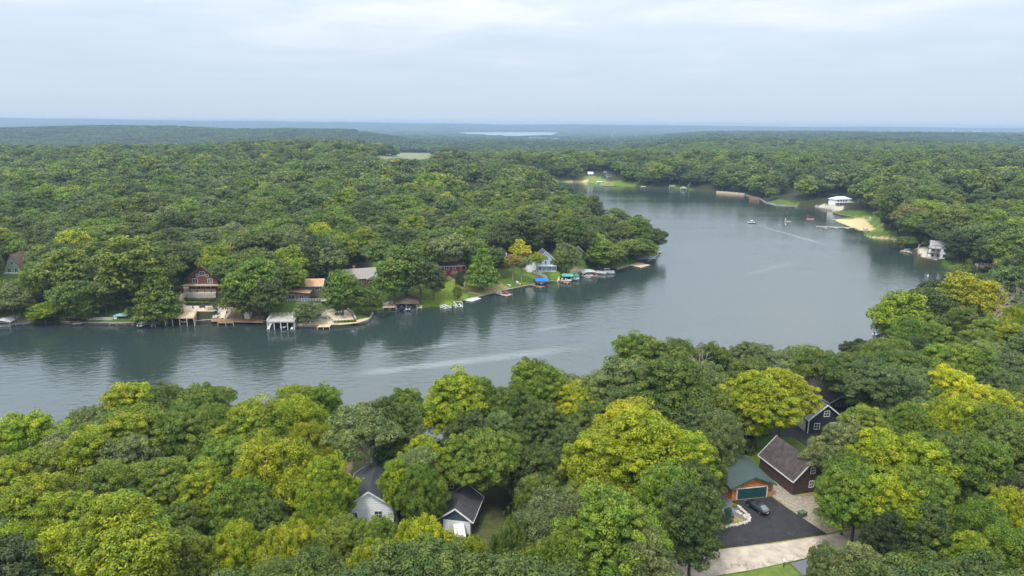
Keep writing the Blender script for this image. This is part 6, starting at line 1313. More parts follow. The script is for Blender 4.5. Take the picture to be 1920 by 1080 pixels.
# ================================================================== FAR SHORE
FG = 'houses on the far shore'
e, W, c, rz = fhouse('house', 'tiny white cabin on the green bank above the far dam', 'cabin', (1103, 329), (1112, 329), 8.0, 6, 2.6, 2.0, 'x', m_whitesid, m_white, group=FG, wins=[('f', 0, .8, 1.2, 1.2)])
fhouse('house', 'far cabin with dark blue roof behind the teal boathouse', 'cabin', (1139, 335), (1152, 335), 6.0, 8, 3.0, 2.4, 'x', m_paleblue, m_slate, group=FG, wins=[('f', -2, .8, 1.4, 1.4), ('f', 2, .8, 1.4, 1.4)])
fhouse('house', 'pale cottage between the white cabin and the blue-roofed cabin', 'cabin', (1132, 328), (1139, 328), 8.5, 6, 2.8, 2.2, 'y', m_whitesid, m_greyroof, group=FG, wins=[('f', 0, .8, 1.4, 1.4)])
wallthing('retaining_wall', 'terraced tan retaining wall behind the teal boathouse', 'wall', [(1131, 340), (1146, 339.5)], 2.0, 4.2, m_paver, 1.0, zb=0)
c, rz, W = frame((1119, 345.5), (1132, 345.5), 0); lift('boathouse', 'small teal-roofed boathouse at the end of the dam', tuple(c), rz, 9, 6, 2.6, 'gx', mat('teal_roof', (.18, .36, .38)), m_white, rh=1.2, group=None, cat='boathouse')
deck('dock', 'low red-brown dock right of the teal boathouse', 'dock', [(1125, 347.5), (1150, 349), (1158, 346.5), (1134, 345)], .5, m_deckb)
deck('dock', 'small pale dock left of the white two-storey deck', 'dock', [(1201, 350), (1211, 350.3), (1210, 348.6), (1202, 348.4)], 1.4, m_white)
e = deck('sun_deck', 'far white two-storey deck standing in the water', 'deck', [(1255, 349), (1266, 349), (1266, 346), (1255, 346)], 3.4, m_white, rail=m_white, pm=m_white, group='decks over boat slips'); 
c, rz, W = frame((1276, 356.5), (1286, 356.8), 0); lift('boat_shelter', 'white-trimmed gable boat shelter right of the far white deck', tuple(c), rz, 7, 6, 2.4, 'gy', m_hull, m_white, rh=1.4, group=None, cat='boat shelter')
steps('steps', 'long white stair climbing the far bank', (1289, 354), (1294, 342), 1.0, 8.0, 1.6, 16, m_white)
lift('boat_lift', 'far boat lift with red canopy', at(1310, 357, 0), 0, 6, 6, 2.4, 'arch', m_hullred, m_metal, rh=.6); runabout('dark blue boat moored right of the far red canopy', at(1319, 357.5, .1), R(20), 6.5, m_navyc, cover=m_navyc)
wallthing('sand_seawall', 'long tan timber seawall on the far shore', 'seawall', [(1343, 361.5), (1370, 363.5), (1396, 366)], 0, 2.2, m_deckt, .6, zb=-1.5)
seawall('rock-faced seawall around the small green point', [(1398, 366), (1425, 373.5), (1436, 380), (1455, 385), (1495, 387)], .8, m_rock)
deck('dock', 'dark dock in front of the small green point', 'dock', [(1472, 387.5), (1491, 388), (1491, 385.8), (1473, 385.5)], .8, m_dtim)
wallthing('retaining_wall', 'brown retaining wall beneath dark trees on the far right shore', 'wall', [(1405, 371), (1424, 374)], 1.0, 3.2, m_deckb, .6, zb=0)
fhouse('house', 'far house with slate blue roof among the trees above the green point', 'house', (1472, 357), (1489, 356), 5.5, 8, 3.0, 1.8, 'x', m_whitesid, m_blueroof, group=FG, wins=[('f', -3, .8, 1.8, 1.4), ('f', 2, .8, 1.8, 1.4)])
e, W, c, rz = fhouse('house', 'white two-storey lake house with pale hipped roof above a gravel bank', 'house', (1566, 385), (1594, 384), 4.0, 9, 5.4, 2.4, 'hip', m_whitesid, mat('pale_metal_roof', (.42, .47, .47)), group=FG, over=.9, wins=[('f', x, z, 1.6, 1.5) for x in (-5.5, -2.5, .5, 3.5) for z in (.6, 3.4)])
b = MB(); b.box(-W / 2 - 1, W / 2 + 1.5, -2.6, -.1, 2.5, 2.7); b.build('deck', m_white, e); b = MB(); b.bar((-W / 2 - 1, -2.55, 3.7), (W / 2 + 1.5, -2.55, 3.7), .14); b.bar((-W / 2 - 1, -2.55, 3.2), (W / 2 + 1.5, -2.55, 3.2), .1); b.build('railing', m_white, e)
for x in (-6, -2, 2, 6): b = MB(); b.box(x - .12, x + .12, -2.5, -2.2, -.6, 2.5); b.build('post', m_white, e)
seawall('pale rock seawall below the gravel bank of the white lake house', [(1528, 388.5), (1545, 392), (1560, 394.5)], .8, m_rock)
seawall('dark timber seawall along the lawn above the beach', [(1562, 400.5), (1580, 405), (1606, 409.5), (1622, 410.5)], .9, m_dtim, m_gtim)
fhouse('garage', 'brown-roofed house among trees far right', 'house', (1804, 377), (1826, 376), 15, 8, 2.8, 2.4, 'x', m_taupe, m_brownroof, group=FG, wins=[('f', -3, .8, 1.4, 1.2), ('f', 3, .8, 1.4, 1.2)])
p_, h_ = dense([(1850, 371), (1868, 372), (1895, 376)], (12, 12, 12), 12); strip('far_road', p_, h_, 9, m_road, lift_=.5)
def lifeguard(loc):
    e = empty('lifeguard_chair', loc, .2, label='tall white lifeguard chair on the lawn behind the beach', cat='lifeguard chair'); b = MB()
    for x in (-.8, .8):
        for y in (-.8, .8): b.bar((x, y, 0), (x * .55, y * .55, 2.6), .16)
    for z in (.8, 1.6): b.bar((-.75, -.7, z), (.75, -.7, z), .12); b.bar((-.75, .7, z), (.75, .7, z), .12)
    b.build('frame', m_white, e); b = MB(); b.box(-.7, .7, -.6, .6, 2.5, 2.65); b.box(-.7, .7, .5, .62, 2.65, 3.6); b.build('seat', m_white, e)
p = PG(1631, 414.5); lifeguard((p[0], p[1], p[2]))
for (a, b_), lab in (((1617, 412), 'dark-clothed person standing at the top of the beach'),): pass
e = deck('long_dock', 'long grey floating dock with short fingers off the beach', 'dock', [(1530, 425.4), (1608, 427.2), (1608, 426.2), (1530, 424.4)], .5, m_gtim, posts=0)
cx_, cy_, cz_ = P(1569, 425.8, 0)
for i, a in enumerate((1548, 1568, 1588, 1606)):
    q = P(a, 427.6, .5); b = MB(); b.obox((q[0], q[1], .38), 1.0, 2.2, .1, 0); o = b.build('finger', m_gtim, None); o.parent = e; o.matrix_parent_inverse = e.matrix_basis.inverted() if False else Matrix.Translation(e.location).inverted() @ Matrix.Identity(4)
    o.matrix_parent_inverse = (Matrix.Translation(e.location) @ Matrix.Rotation(e.rotation_euler[2], 4, 'Z')).inverted()
e = empty('slide_platform', at(1519, 411.5, 0), R(-8), label='bright red water slide on a floating platform', cat='water slide'); b = MB(); b.box(-2.8, 2.8, -1.6, 1.6, .1, .5); b.build('platform', m_gtim, e)
b = MB(); V = [(-2.2, 3.0), (-1.4, 3.1), (0, 2.1), (1.4, 1.4), (2.9, 1.1), (2.9, .85), (1.4, 1.1), (0, 1.8), (-1.4, 2.8), (-2.2, 2.75)]; b.prism(V, 1, -.45, .45); b.build('chute', m_redp, e)
b = MB(); b.bar((-2.2, -.5, .5), (-2.2, -.5, 3.6), .14); b.bar((-2.2, .5, .5), (-2.2, .5, 3.6), .14); b.bar((-2.9, -.5, .5), (-2.2, -.5, 3.0), .12); b.bar((-2.9, .5, .5), (-2.2, .5, 3.0), .12); b.box(-2.3, -1.3, -.7, -.55, 2.9, 3.6); b.box(-2.3, -1.3, .55, .7, 2.9, 3.6); b.build('ladder', m_redp, e)
e = empty('swim_raft', at(1477, 416, 0), .05, label='small grey swim raft with white buoys between boat and red slide', cat='raft'); b = MB(); b.box(-2.4, 2.4, -1.4, 1.4, .05, .55); b.build('deck', m_gtim, e); b = MB(); b.cyl(-2.2, .4, .55, 1.9, .1, 6); b.build('pole', m_white, e)
for a, b_, lab in ((1473, 411, 'small white buoy behind the grey swim raft'), (1473, 420.5, 'small white buoy in front of the grey swim raft'), (1740, 518, 'lone white marker buoy in the right bay'), (1569, 417.5, 'dark marker buoy off the beach dock')):
    e = empty('buoy', at(a, b_, 0), 0, label=lab, cat='buoy'); b = MB(); b.cyl(0, 0, -.3, .5, .45, 8, .3); b.build('float', m_white if 'white' in lab else m_dmetal, e); b = MB(); b.cyl(0, 0, .5, 1.1, .12, 6); b.build('stem', m_white, e)
runabout('white motor boat under way in the middle of the lake', at(1408, 418.5, 0), R(172), 6.4, top=m_white, group=None)
q = at(1624, 430.5, .35); runabout('small pale dinghy on the bank by the beach lawn', q, R(10), 3.6, cover=m_vinyl, group=None)
# ================================================================== RIGHT SHORE
e, W, c, rz = fhouse('house', 'white three-level house with brown decks on the right shore', 'house', (1744, 484), (1771, 486), 4.0, 9, 8.0, 1.6, 'x', m_whitesid, m_greyroof, group='houses on the right bank', wins=[('f', x, z, 1.5, 1.6) for x in (-2.2, .4, 3.2) for z in (1.0, 4.2)] + [('r', 0, 4.2, 1.4, 1.4)])
for z in (2.8, 5.6): b = MB(); b.box(-W / 2 - 2.2, .5, -2.8, -.1, z, z + .2); b.bar((-W / 2 - 2.2, -2.75, z + 1.1), (.5, -2.75, z + 1.1), .14); b.bar((-W / 2 - 2.2, -2.75, z + .65), (.5, -2.75, z + .65), .1); b.build('deck', m_dtim, e)
for x in (-W / 2 - 2.1, -2.0, .4): b = MB(); b.box(x - .15, x + .15, -2.75, -2.45, -1.5, 7.5); b.build('post', m_gtim, e)
deck('dock', 'pale dock with teal-covered boat off the right shore', 'dock', [(1688, 470.5), (1712, 473.5), (1715, 471.5), (1693, 468.5)], .6, m_deckt); runabout('small boat under teal cover on the pale dock', at(1702, 469.5, .7), R(-10), 4.6, cover=mat('turquoise_canvas', (.06, .40, .38), rough=.6), group=None)
deck('dock', 'long pale dock along the right shore terrace', 'dock', [(1714, 471.5), (1738, 482), (1750, 486), (1754, 483.5), (1738, 478), (1722, 470)], .8, m_conc)
wallthing('retaining_wall', 'sloping pale concrete wall left of the white right-shore house', 'wall', [(1722, 468), (1738, 460)], 2.0, 5.0, m_conc, .5, zb=0); wallthing('retaining_wall', 'white fabric-faced low wall behind the right shore dock', 'wall', [(1737, 474), (1753, 478)], 1.2, 2.8, m_whitesid, .4, zb=0)
runabout('white and maroon boat moored at the right shore dock', at(1746, 487, .2), R(70), 6.2, top=m_hullred, group=None); runabout('small turquoise boat behind the maroon one', at(1757, 484, .3), R(70), 4.0, m_tealc, cover=m_tealc, group=None)
wallthing('retaining_wall', 'curved white block wall below the smooth lawn on the right shore', 'wall', [(1762, 483), (1770, 489), (1783, 495), (1795, 497)], 1.2, 2.6, m_stone, .6, zb=.2)
seawall('brown timber seawall below the lawn on the right shore', [(1752, 495), (1765, 500.5), (1780, 504)], .6, m_dtim, m_gtim)
e = empty('kayak', at(1782, 502, .7), R(20), label='lime green kayak lying on the right shore bank', cat='kayak'); b = MB(); loft(b, [[((f - .5) * 3.8, -w_, .2), ((f - .5) * 3.8, 0, 0), ((f - .5) * 3.8, w_, .2), ((f - .5) * 3.8, 0, .34)] for f, w_ in ((0, .03), (.3, .3), (.7, .3), (1, .03))]); b.build('hull', mat('lime_plastic', (.25, .55, .12), rough=.4), e)
deck('viewing_deck', 'brown deck with white railings jutting from the trees on the right', 'deck', [(1834, 503), (1868, 503), (1876, 498), (1828, 496.5)], 6.0, m_deckb, rail=m_white, pz=-1, group='decks over boat slips')
# near right bank
e = house('house', 'tan-sided house with brown gable roof beneath the yellow trees', 'house', (*P(1797, 606, 8.5)[:2], 8.5), R(-18), 8.5, 11, 5.2, 2.8, 'y', m_ltan, m_brownroof, group='houses on the right bank', wins=[('f', .4, 3.0, 1.8, 1.4), ('f', -2.5, .6, 1.4, 1.3), ('f', 2.6, .6, 1.4, 1.3)])
e = house('house', 'second tan house wing with pale terrace right of the yellow trees', 'house', (*P(1862, 602, 8.5)[:2], 8.5), R(-12), 13, 9, 5.6, 2.6, 'x', m_ltan, m_ltan, group='houses on the right bank', wins=[('f', -3, .8, 1.8, 1.4), ('f', 2, .8, 1.8, 1.4), ('f', -3, 3.4, 1.5, 1.3), ('f', 2, 3.4, 1.5, 1.3)])
b = MB(); b.box(3, 9, -6, -.3, -.3, .25); b.build('terrace', m_paver, e)
e = house('house', 'dark cabin with covered porch and rail below the tan house', 'house', (*P(1806, 668, 5.5)[:2], 5.5), R(-10), 10, 8, 4.0, 2.2, 'x', m_dtim, m_brownroof, over=1.0, group='houses on the right bank', wins=[('f', -2.5, .8, 1.6, 1.5), ('f', 2.2, .8, 1.6, 1.5)], trim=m_dtim)
b = MB(); b.box(-5.2, 5.2, -3.0, -.1, -.2, .05); b.build('porch_floor', m_gtim, e); b = MB(); b.bar((-5.1, -2.95, 1.0), (5.1, -2.95, 1.0), .1); b.bar((-5.1, -2.95, .5), (5.1, -2.95, .5), .08); b.build('railing', m_gtim, e)
for x in (-5.0, 0, 5.0): b = MB(); b.box(x - .1, x + .1, -2.98, -2.78, -1.5, 3.6); b.build('post', m_white, e)
runabout('white pontoon-sized boat with bright blue covers beneath the right bank trees', at(1648, 626, .1), R(35), 6.5, top=m_blue, cover=m_blue, group=None)
fhouse('house', 'plum-grey roofed lakeside house whose ridge peeks over the near trees', 'house', (1322, 712), (1362, 708), 4.0, 9, 4.8, 3.6, 'y', m_taupe, m_purple, trim=m_purple, group='houses in the near wood', wins=[('f', -2, 3, 1.3, 1.3), ('f', 2, 3, 1.3, 1.3)])
fhouse('house', 'dark lakeside house with white-edged gable right of the plum-grey roof', 'house', (1342, 722), (1392, 718), 4.5, 7, 4.2, 3.0, 'y', m_navy, m_purple, group='houses in the near wood', wins=[('f', -2, 1, 1.3, 1.3), ('f', 2, 1, 1.3, 1.3)])
# ================================================================== NEAR HOUSES
NG = 'houses in the near wood'
p0 = P(694, 980, 9.5); e = house('house', 'white house with blue-black shingle roof in the lower left wood', 'house', tuple(p0), R(3), 8.3, 11.5, 3.2, 2.9, 'y', m_whitesid, m_slate, over=.45, group=NG, wins=[('f', -2.6, 1.1, .8, .9), ('f', 1.5, .9, 1.2, 1.3), ('l', 0, 1.0, 1.2, 1.1)])
b = MB(); b.cyl(-1.9, 6.4, 4.4, 5.15, .09, 6); b.build('vent_pipe', m_white, e)
p0 = P(800, 938, 9.5); e = house('house', 'dark blue-grey house with white window trim behind the small garage', 'house', tuple(p0), R(-8), 12, 8, 4.6, 2.4, 'x', m_navy, m_slate, over=.5, group=NG, wins=[('f', 1.2, 2.6, 1.3, 1.3), ('f', -3, 2.6, 1.3, 1.3), ('f', 4.6, .8, 1.2, 1.3), ('f', 4.6, 3.0, 1.0, 1.2)])
b = MB(); b.prism([(-.1, 2.5), (3.8, 2.5), (1.8, 3.6)], 1, -2.6, -.1); b.build('porch_roof', m_slate, e)
c, rz, W = frame((826, 996), (884, 1002.5), 9.5); print('garage W', W)
e = house('garage', 'small dark blue garage with white roller door and mossy shingle roof', 'garage', tuple(c), rz, W, 7.6, 2.7, 2.0, 'y', m_navy, mat('mossy_dark_shingle', (.055, .052, .055), rough=.9, c2=(.024, .024, .026), scale=3, det=9, bump=.5, bscale=12), over=.4, group=NG)
garage_door(e, -W / 2 + .7, W / 2 - .35, 2.2, m_white, 5)
b = MB(); b.bar((W / 2 + .45, -.4, 2.52), (W / 2 + .45, 8.0, 2.52), .14, .1); b.build('gutter', mat('leafy_gutter', (.16, .085, .04), var=.3, scale=6), e)
e = empty('camper_van', at(862, 1016, 9.5), R(-80), label='white van nosing out from the trees beside the small garage', cat='van')
b = MB(); b.prism([(-2.4, .35), (2.4, .35), (2.45, 1.0), (1.9, 1.15), (1.4, 1.95), (-2.3, 2.0)], 1, -.9, .9); b.build('body', m_hull, e); b = MB(); b.prism([(1.47, 1.88), (1.94, 1.2), (1.90, 1.14), (1.42, 1.85)], 1, -.8, .8); b.build('windscreen', m_glass, e)
for x in (-1.5, 1.5):
    for y in (-.92, .92): b = MB(); n = 12; b.prism([(x + .34 * math.cos(i * PI / 6), .34 + .34 * math.sin(i * PI / 6)) for i in range(n)], 1, y - .1, y + .1); b.build('wheel', m_tyre, e)
# log garage
c, rz, W = frame((1371, 937.5), (1446.5, 930), ZR); print('log garage W', W, math.degrees(rz))
LW = W
e = house('log_garage', 'orange log garage with green roof and dark teal double door', 'garage', tuple(c), rz, W, 9.5, 2.75, 1.75, 'y', m_log, m_greenroof, over=.55, group=NG, trim=mat('dark_green_trim', (.02, .09, .075), rough=.6))
b = MB()
nl = 10
for i in range(nl):
    z = .02 + i * .27; gaps = [(-W / 2 - .05, -W / 2 + .98), (W / 2 - 1.0, W / 2 + .05)] if z < 2.25 else [(-W / 2 - .05, W / 2 + .05)]
    for x0, x1 in gaps: b.prism([(-.004, z + .02), (-.09, z + .06), (-.12, z + .135), (-.09, z + .21), (-.004, z + .25)], 0, x0, x1)
for i in range(5):
    z = 2.78 + i * .27; hw = (W / 2) * (1 - (z + .13 - 2.75) / 1.75) - .1
    if hw > .3: b.prism([(-.004, z + .02), (-.09, z + .06), (-.12, z + .135), (-.09, z + .21), (-.004, z + .25)], 0, -hw, hw)
b.build('log_facing', m_log, e)
garage_door(e, -W / 2 + 1.15, W / 2 - 1.2, 2.15, m_teal, 5)
for x in (-W / 2 + .55, W / 2 - .55): b = MB(); b.box(x - .07, x + .07, -.30, -.13, 1.75, 2.05); b.build('wall_lamp', m_dmetal, e)
b = MB(); b.box(W / 2 - .85, W / 2 - .35, -.20, -.125, 1.35, 1.6); b.build('house_sign', m_dtim, e)
# brown garage
c1 = P(1485, 928.5, ZR); c2 = P(1563, 915, ZR); W = 7.4; d = unit((c2 - c1)[:2]); rz = math.atan2(d[1], d[0]); lw = P(1423, 879, ZR); print('brown garage', np.hypot(*(c2 - c1)[:2]), 'long', np.hypot(*(lw - c1)[:2]), 'dot', np.dot(unit((lw - c1)[:2]), d), math.degrees(rz))
bk = unit((lw - c1)[:2]); rz = math.atan2(-bk[0], bk[1]); d = np.array([math.cos(rz), math.sin(rz)]); mid = c1[:2] + d * W / 2
e = house('brown_garage', 'dark brown sided garage with tall weathered brown roof', 'garage', (mid[0], mid[1], ZR), rz, W, float(np.hypot(*(lw - c1)[:2])), 3.1, 3.6, 'y', m_brownsid, m_darkbrown, over=.3, group=NG, wins=[('f', .4, 1.2, .9, 1.2), ('f', .4, 4.1, .9, 1.1)])
# black house
c1 = P(1514, 812.5, 9.2); W = 8.0; rz = R(8)
apx = P(1547, 766, 9.2 + 6.6); 
mid = c1[:2] + np.array([math.cos(rz), math.sin(rz)]) * W / 2
e = house('house', 'black-sided house with white-framed windows and slate blue roof', 'house', (mid[0], mid[1], 9.2), rz, W, 9.0, 3.6, 3.2, 'y', m_black, m_blueroof, over=.45, group=NG, wins=[('f', .2, 4.0, 1.2, 1.25), ('f', -1.9, 1.0, 1.25, 1.3), ('f', 2.2, 1.0, 1.2, 1.3)])
b = MB(); b.box(-W / 2 - .09, -W / 2 - .004, 1.0, 6.6, 0, 2.5); b.build('garage_door', m_white, e)
for x in (-W / 2 - .02, W / 2 + .02): b = MB(); b.box(x - .1, x + .1, -.1, .1, -.4, 3.5); b.build('corner_board', m_trim, e)
c1 = P(1556, 797, 9.2); e = house('house', 'low brown-roofed house behind the black house', 'house', (*P(1592, 770, 8.0)[:2], 8.0), R(10), 11, 13, 3.0, 2.6, 'y', m_taupe, m_darkbrown, over=.8, group=NG, wins=[('f', -3.2, .9, 1.2, 1.3), ('f', 0, .9, 1.2, 1.3)])
# roads and yards
sheet('road', [(1150, 1062), (1260, 1050), (1351, 1030), (1460, 1018), (1551, 1003), (1600, 994), (1660, 984), (1720, 984), (1800, 990), (1900, 1000), (1900, 1030), (1800, 1016), (1720, 1004), (1650, 1008), (1600, 1024), (1540, 1040), (1467, 1056), (1400, 1070), (1310, 1084), (1150, 1110)], ZR + .02, m_road, thick=.25)
sheet('driveway', [(1326, 1000), (1352, 1028.5), (1450, 1016), (1551, 1001), (1515, 978), (1480, 955), (1446.5, 931), (1371, 939), (1381, 950), (1407, 977)], ZR + .06, m_asph, thick=.3)
sheet('stone_yard', [(1448, 930.5), (1516, 978), (1552, 1000), (1600, 990), (1560, 960), (1540, 930), (1490, 930), (1450, 900)], ZR + .04, m_gravel, thick=.25)
sheet('upper_driveway', [(1455, 818), (1490, 820), (1522, 846), (1560, 838), (1540, 822), (1512, 812), (1491, 794), (1440, 795), (1395, 800), (1400, 812)], 9.24, m_asph, thick=.3)
sheet('slate_bed', [(1334, 940), (1350, 960), (1375, 964), (1398, 976), (1383, 953), (1370, 941), (1352, 925), (1340, 930)], ZR + .035, m_slateb, thick=.25)
sheet('entry_path', [(1352, 925), (1370, 941), (1378, 946), (1384, 953), (1372, 938), (1358, 921)], ZR + .05, mat('red_brown_chips', (.20, .11, .085), var=.2, scale=4), thick=.25)
sheet('verge_lawn', [(1310, 1086), (1400, 1073), (1467, 1058), (1480, 1060), (1500, 1080), (1560, 1120), (1250, 1120)], ZR + .05, m_grass, thick=.25)
sheet('side_drive', [(1482, 1056), (1530, 1044), (1570, 1060), (1560, 1080), (1505, 1078)], ZR + .045, m_slateb, thick=.25)
stones('stone_border', 'border of pale rough stones edging the planting bed by the driveway', [(1326, 998), (1345, 992), (1365, 988), (1390, 983), (1405, 978), (1404, 970), (1395, 960), (1384, 950)], [ZR] * 8, 92, .17, .34, .16, 'stone border', dz=.12)
stones('stone_border', 'second inner row of stones beside the slate chippings', [(1404, 975), (1392, 966), (1380, 958)], [ZR] * 3, 24, .14, .28, .3, 'stone border', dz=.12)
def shrub(name, label, px_, py_, h, r, ht, colr):
    q = P(px_, py_, h); r_ = np.random.default_rng(int(px_)); n = 9; cen = np.array([[r_.normal() * r * .25, r_.normal() * r * .25, ht * (.15 + .75 * i / (n - 1))] for i in range(n)]); rad = np.array([r * (1 - .62 * i / (n - 1)) for i in range(n)])
    v, cl = cards(r_, cen, rad, 190, .11, inner=.2); o = link(name, quadmesh(name, v, np.arange(len(v)).reshape(-1, 4), LEAF, cl)); o.location = q; o['tcol'] = colr; tag(o, label, 'shrub')
shrub('shrub', 'dark blue-green cone shrub inside the stone-edged bed', 1364, 979, ZR, 1.15, 2.7, (.020, .055, .034)); shrub('shrub', 'taller dark shrub left of the cone shrub', 1338, 972, ZR, 1.2, 2.4, (.022, .06, .03)); shrub('shrub', 'tiny bright plant at the corner of the slate chippings', 1378, 951, ZR, .4, .5, TC['lime'])
e = empty('utility_box', at(1504, 967, ZR + .04), R(25), label='green metal utility box on the stone yard', cat='utility box'); b = MB(); b.box(-.65, .65, -.5, .5, 0, .75); b.build('cabinet', mat('dull_green_metal', (.07, .10, .06), rough=.6), e); b = MB(); b.box(-.69, .69, -.54, .54, .752, .85); b.build('lid', mat('dull_green_metal', (.07, .1, .06)), e)
e = empty('mailbox', at(1469, 1064, ZR + .03), R(-12), label='white mailbox on a dark post at the edge of the verge lawn', cat='mailbox'); b = MB(); b.box(-.06, .06, -.06, .06, 0, 1.1); b.build('post', m_dtim, e)
b = MB(); b.prism([(-.14, 1.11), (.14, 1.11), (.14, 1.30), (.08, 1.40), (-.08, 1.40), (-.14, 1.30)], 1, -.42, .3); b.build('box', m_hull, e); b = MB(); b.prism([(-.145, 1.105), (.145, 1.105), (.145, 1.30), (.08, 1.41), (-.08, 1.41), (-.145, 1.30)], 1, -.46, -.425); b.build('flap', m_metal, e)
# the car
def car(loc, rz, label):
    e = empty('parked_car', loc, rz, label=label, cat='car'); b = MB(); secs = []
    prof = [(-2.42, .52, .88, .80), (-2.30, .36, .97, .86), (-1.7, .30, 1.02, .91), (-1.0, .30, 1.0, .92), (0, .30, .97, .92), (1.0, .30, .95, .92), (1.6, .30, .88, .90), (2.2, .34, .76, .84), (2.42, .42, .64, .70)]
    for x, z0, z1, w in prof: secs.append([(x, -w * .93, z0), (x, -w, (z0 + z1) / 2), (x, -w * .93, z1 - .03), (x, -w * .6, z1 + .02), (x, w * .6, z1 + .02), (x, w * .93, z1 - .03), (x, w, (z0 + z1) / 2), (x, w * .93, z0)])
    n = 8; V = [p for s_ in secs for p in s_]; F = [(i * n + j, i * n + (j + 1) % n, (i + 1) * n + (j + 1) % n, (i + 1) * n + j) for i in range(len(secs) - 1) for j in range(n)] + [tuple(range(n)), tuple((len(secs) - 1) * n + j for j in range(n))]
    b.add(V, F); b.build('body', m_paint, e)
    rf = [(-1.05, .62), (.25, .64), (.25, -.64), (-1.05, -.62)]; g = MB(); base = [(-1.98, .80), (1.15, .82), (1.15, -.82), (-1.98, -.80)]
    g.add([(x, y, .98) for x, y in base] + [(x, y, 1.42) for x, y in rf], [(0, 1, 5, 4), (1, 2, 6, 5), (2, 3, 7, 6), (3, 0, 4, 7)]); g.build('windows', mat('car_glass', (.05, .07, .085), rough=.05, var=.02, spec=1), e)
    b = MB(); b.add([(x, y, 1.425) for x, y in rf] + [(x * .96, y * .94, 1.475) for x, y in rf], [(0, 1, 5, 4), (1, 2, 6, 5), (2, 3, 7, 6), (3, 0, 4, 7), (4, 5, 6, 7)]); b.build('roof', m_paint, e)
    b = MB()
    for s_ in (-1, 1): b.bar((-1.98, .80 * s_, .99), (-1.05, .62 * s_, 1.44), .07); b.bar((1.15, .82 * s_, .99), (.25, .64 * s_, 1.44), .07); b.bar((-.35, .80 * s_, .99), (-.35, .635 * s_, 1.44), .06)
    b.build('pillars', m_paint, e)
    for x in (-1.42, 1.45):
        for s_ in (-1, 1):
            w = MB(); w.prism([(x + .34 * math.cos(i * PI / 8), .34 + .34 * math.sin(i * PI / 8)) for i in range(16)], 1, s_ * .82 - .12, s_ * .82 + .12); wo_ = w.build('wheel', m_tyre, e)
            w = MB(); w.prism([(x + .21 * math.cos(i * PI / 8), .34 + .21 * math.sin(i * PI / 8)) for i in range(16)], 1, s_ * .945 - .01, s_ * .945 + .01); w.build('rim', m_rim, wo_)
    for s_ in (-1, 1): b = MB(); b.box(-2.44, -2.28, s_ * .62 - .2, s_ * .62 + .2, .72, .86); b.build('tail_light', m_tail, e); b = MB(); b.box(2.22, 2.40, s_ * .58 - .17, s_ * .58 + .17, .58, .70); b.build('headlight', m_lglass, e); b = MB(); b.box(.78, .98, s_ * .98 - .1, s_ * .98 + .1, .98, 1.1); b.build('mirror', m_paint, e)
    b = MB(); b.box(-2.46, -2.43, -.26, .26, .55, .68); b.build('number_plate', m_white, e); return e
a = P(1437, 967, ZR); b_ = P(1403, 945, ZR); d = (b_ - a); print('car len', np.hypot(d[0], d[1]))
car(tuple(((a + b_) / 2)[:2]) + (ZR + .07,), math.atan2(d[1], d[0]), 'black sedan parked on the fresh black driveway')
# bare and dead trees
BT = [bare_tree_mesh(i) for i in (1, 2, 3)]
def bare(px_, py_, ht, label, k=0):
    q = PG(px_, py_); e = empty('bare_tree', tuple(q), rr.random() * 6, label=label, cat='tree'); s_ = ht / 12.0; e.scale = (s_, s_, s_); link('branches', BT[k], e)
bare(1850, 640, 17, 'leafless grey tree among green crowns on the right bank', 0); bare(1880, 510, 14, 'dead pale tree standing against dark trees at the right', 1); bare(1330, 800, 16, 'leafless branching treetop left of the black driveways', 2)
bare(350, 1030, 8, 'small dead branches in the dark gap of the left wood', 1)
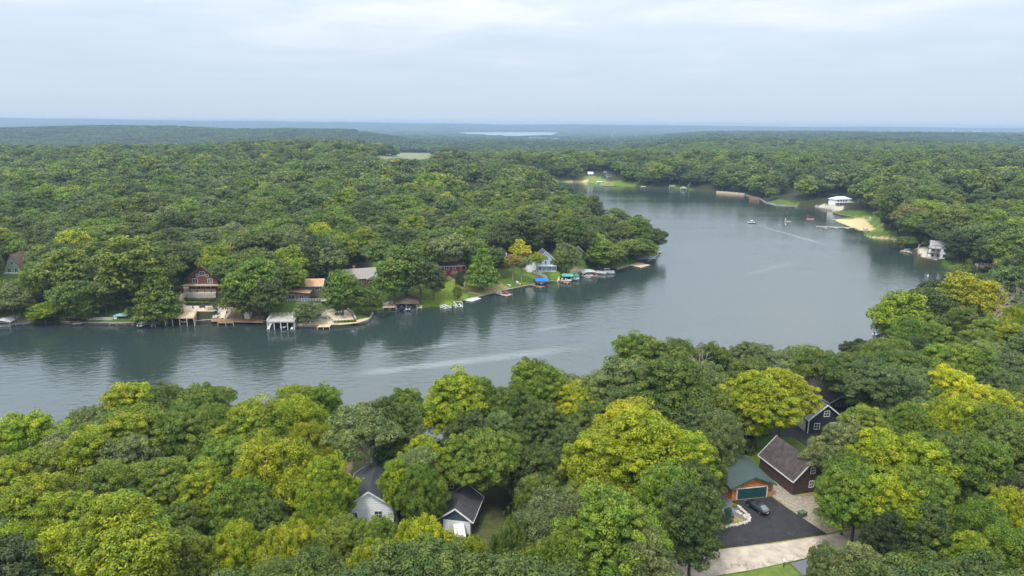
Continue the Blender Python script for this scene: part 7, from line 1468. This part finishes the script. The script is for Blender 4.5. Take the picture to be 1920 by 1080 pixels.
# far away: town and water tower
for px_, py_, w_, h_, lab in ((1815, 248.6, 120, 16, 'distant white industrial block on the horizon at right'), (1834, 248.6, 60, 24, 'taller distant white silo block beside the industrial block'), (1850, 249, 90, 12, 'low distant white shed right of the silo block'), (1915, 250.5, 80, 22, 'distant pale building at the right edge of the horizon'), (1880, 251, 50, 12, 'small distant pale shed between the horizon buildings')):
    q = PD(px_, py_, 7000); gz_ = G(q[0], q[1]); e = empty('distant_building', (q[0], q[1], gz_), 0, label=lab, cat='building', group='distant white buildings on the horizon'); b = MB(); zt = q[2] + h_ * .5 - gz_
    b.box(-w_ / 2, w_ / 2, 0, 40, -2, zt); b.build('wall', m_hull, e); b = MB(); b.box(-w_ / 2 - 1, w_ / 2 + 1, -1, 41, zt + .02, zt + 2); b.build('roof', m_white, e)
q = PD(1787, 245, 6500); gz_ = G(q[0], q[1]); e = empty('water_tower', (q[0], q[1], gz_), 0, label='thin white water tower on the horizon left of the industrial block', cat='water tower'); b = MB(); b.cyl(0, 0, 0, q[2] - gz_, 3, 8); b.build('stem', m_hull, e); b = MB(); b.cyl(0, 0, q[2] - gz_, q[2] - gz_ + 9, 8, 10, 5); b.build('tank', m_hull, e)
q = PD(1148, 252, 4600); gz_ = G(q[0], q[1]); e = empty('silo', (q[0], q[1], gz_), 0, label='lone white silo on the distant valley edge', cat='silo'); b = MB(); b.cyl(0, 0, 0, q[2] - gz_ + 2, 3.2, 10); b.build('barrel', m_conc, e); b = MB(); b.cyl(0, 0, q[2] - gz_ + 2.01, q[2] - gz_ + 4, 3.3, 10, .5); b.build('cap', m_conc, e)
# ------------------------------------------------------------------ the air
def haze_box():
    x0, x1, y0, y1, z0, z1 = -17000, 17000, -400, 13700, -62, 88
    co = [(x, y, z) for x in (x0, x1) for y in (y0, y1) for z in (z0, z1)]
    F = [(0, 1, 3, 2), (4, 6, 7, 5), (0, 4, 5, 1), (2, 3, 7, 6), (0, 2, 6, 4), (1, 5, 7, 3)]
    me = bpy.data.meshes.new('haze'); me.from_pydata(co, [], F)
    ma = bpy.data.materials.new('haze'); ma.use_nodes = True; t = ma.node_tree; t.nodes.clear()
    o_ = N(t, 'ShaderNodeOutputMaterial'); v = N(t, 'ShaderNodeVolumePrincipled'); v.inputs['Color'].default_value = (0.34, 0.46, 0.65, 1); v.inputs['Density'].default_value = HAZE
    v.inputs['Anisotropy'].default_value = 0.0
    L(t, v.outputs[0], o_.inputs['Volume']); me.materials.append(ma); o = link('haze', me); tag(o, kind='stuff', label='thin blue summer haze over the whole valley')
haze_box()
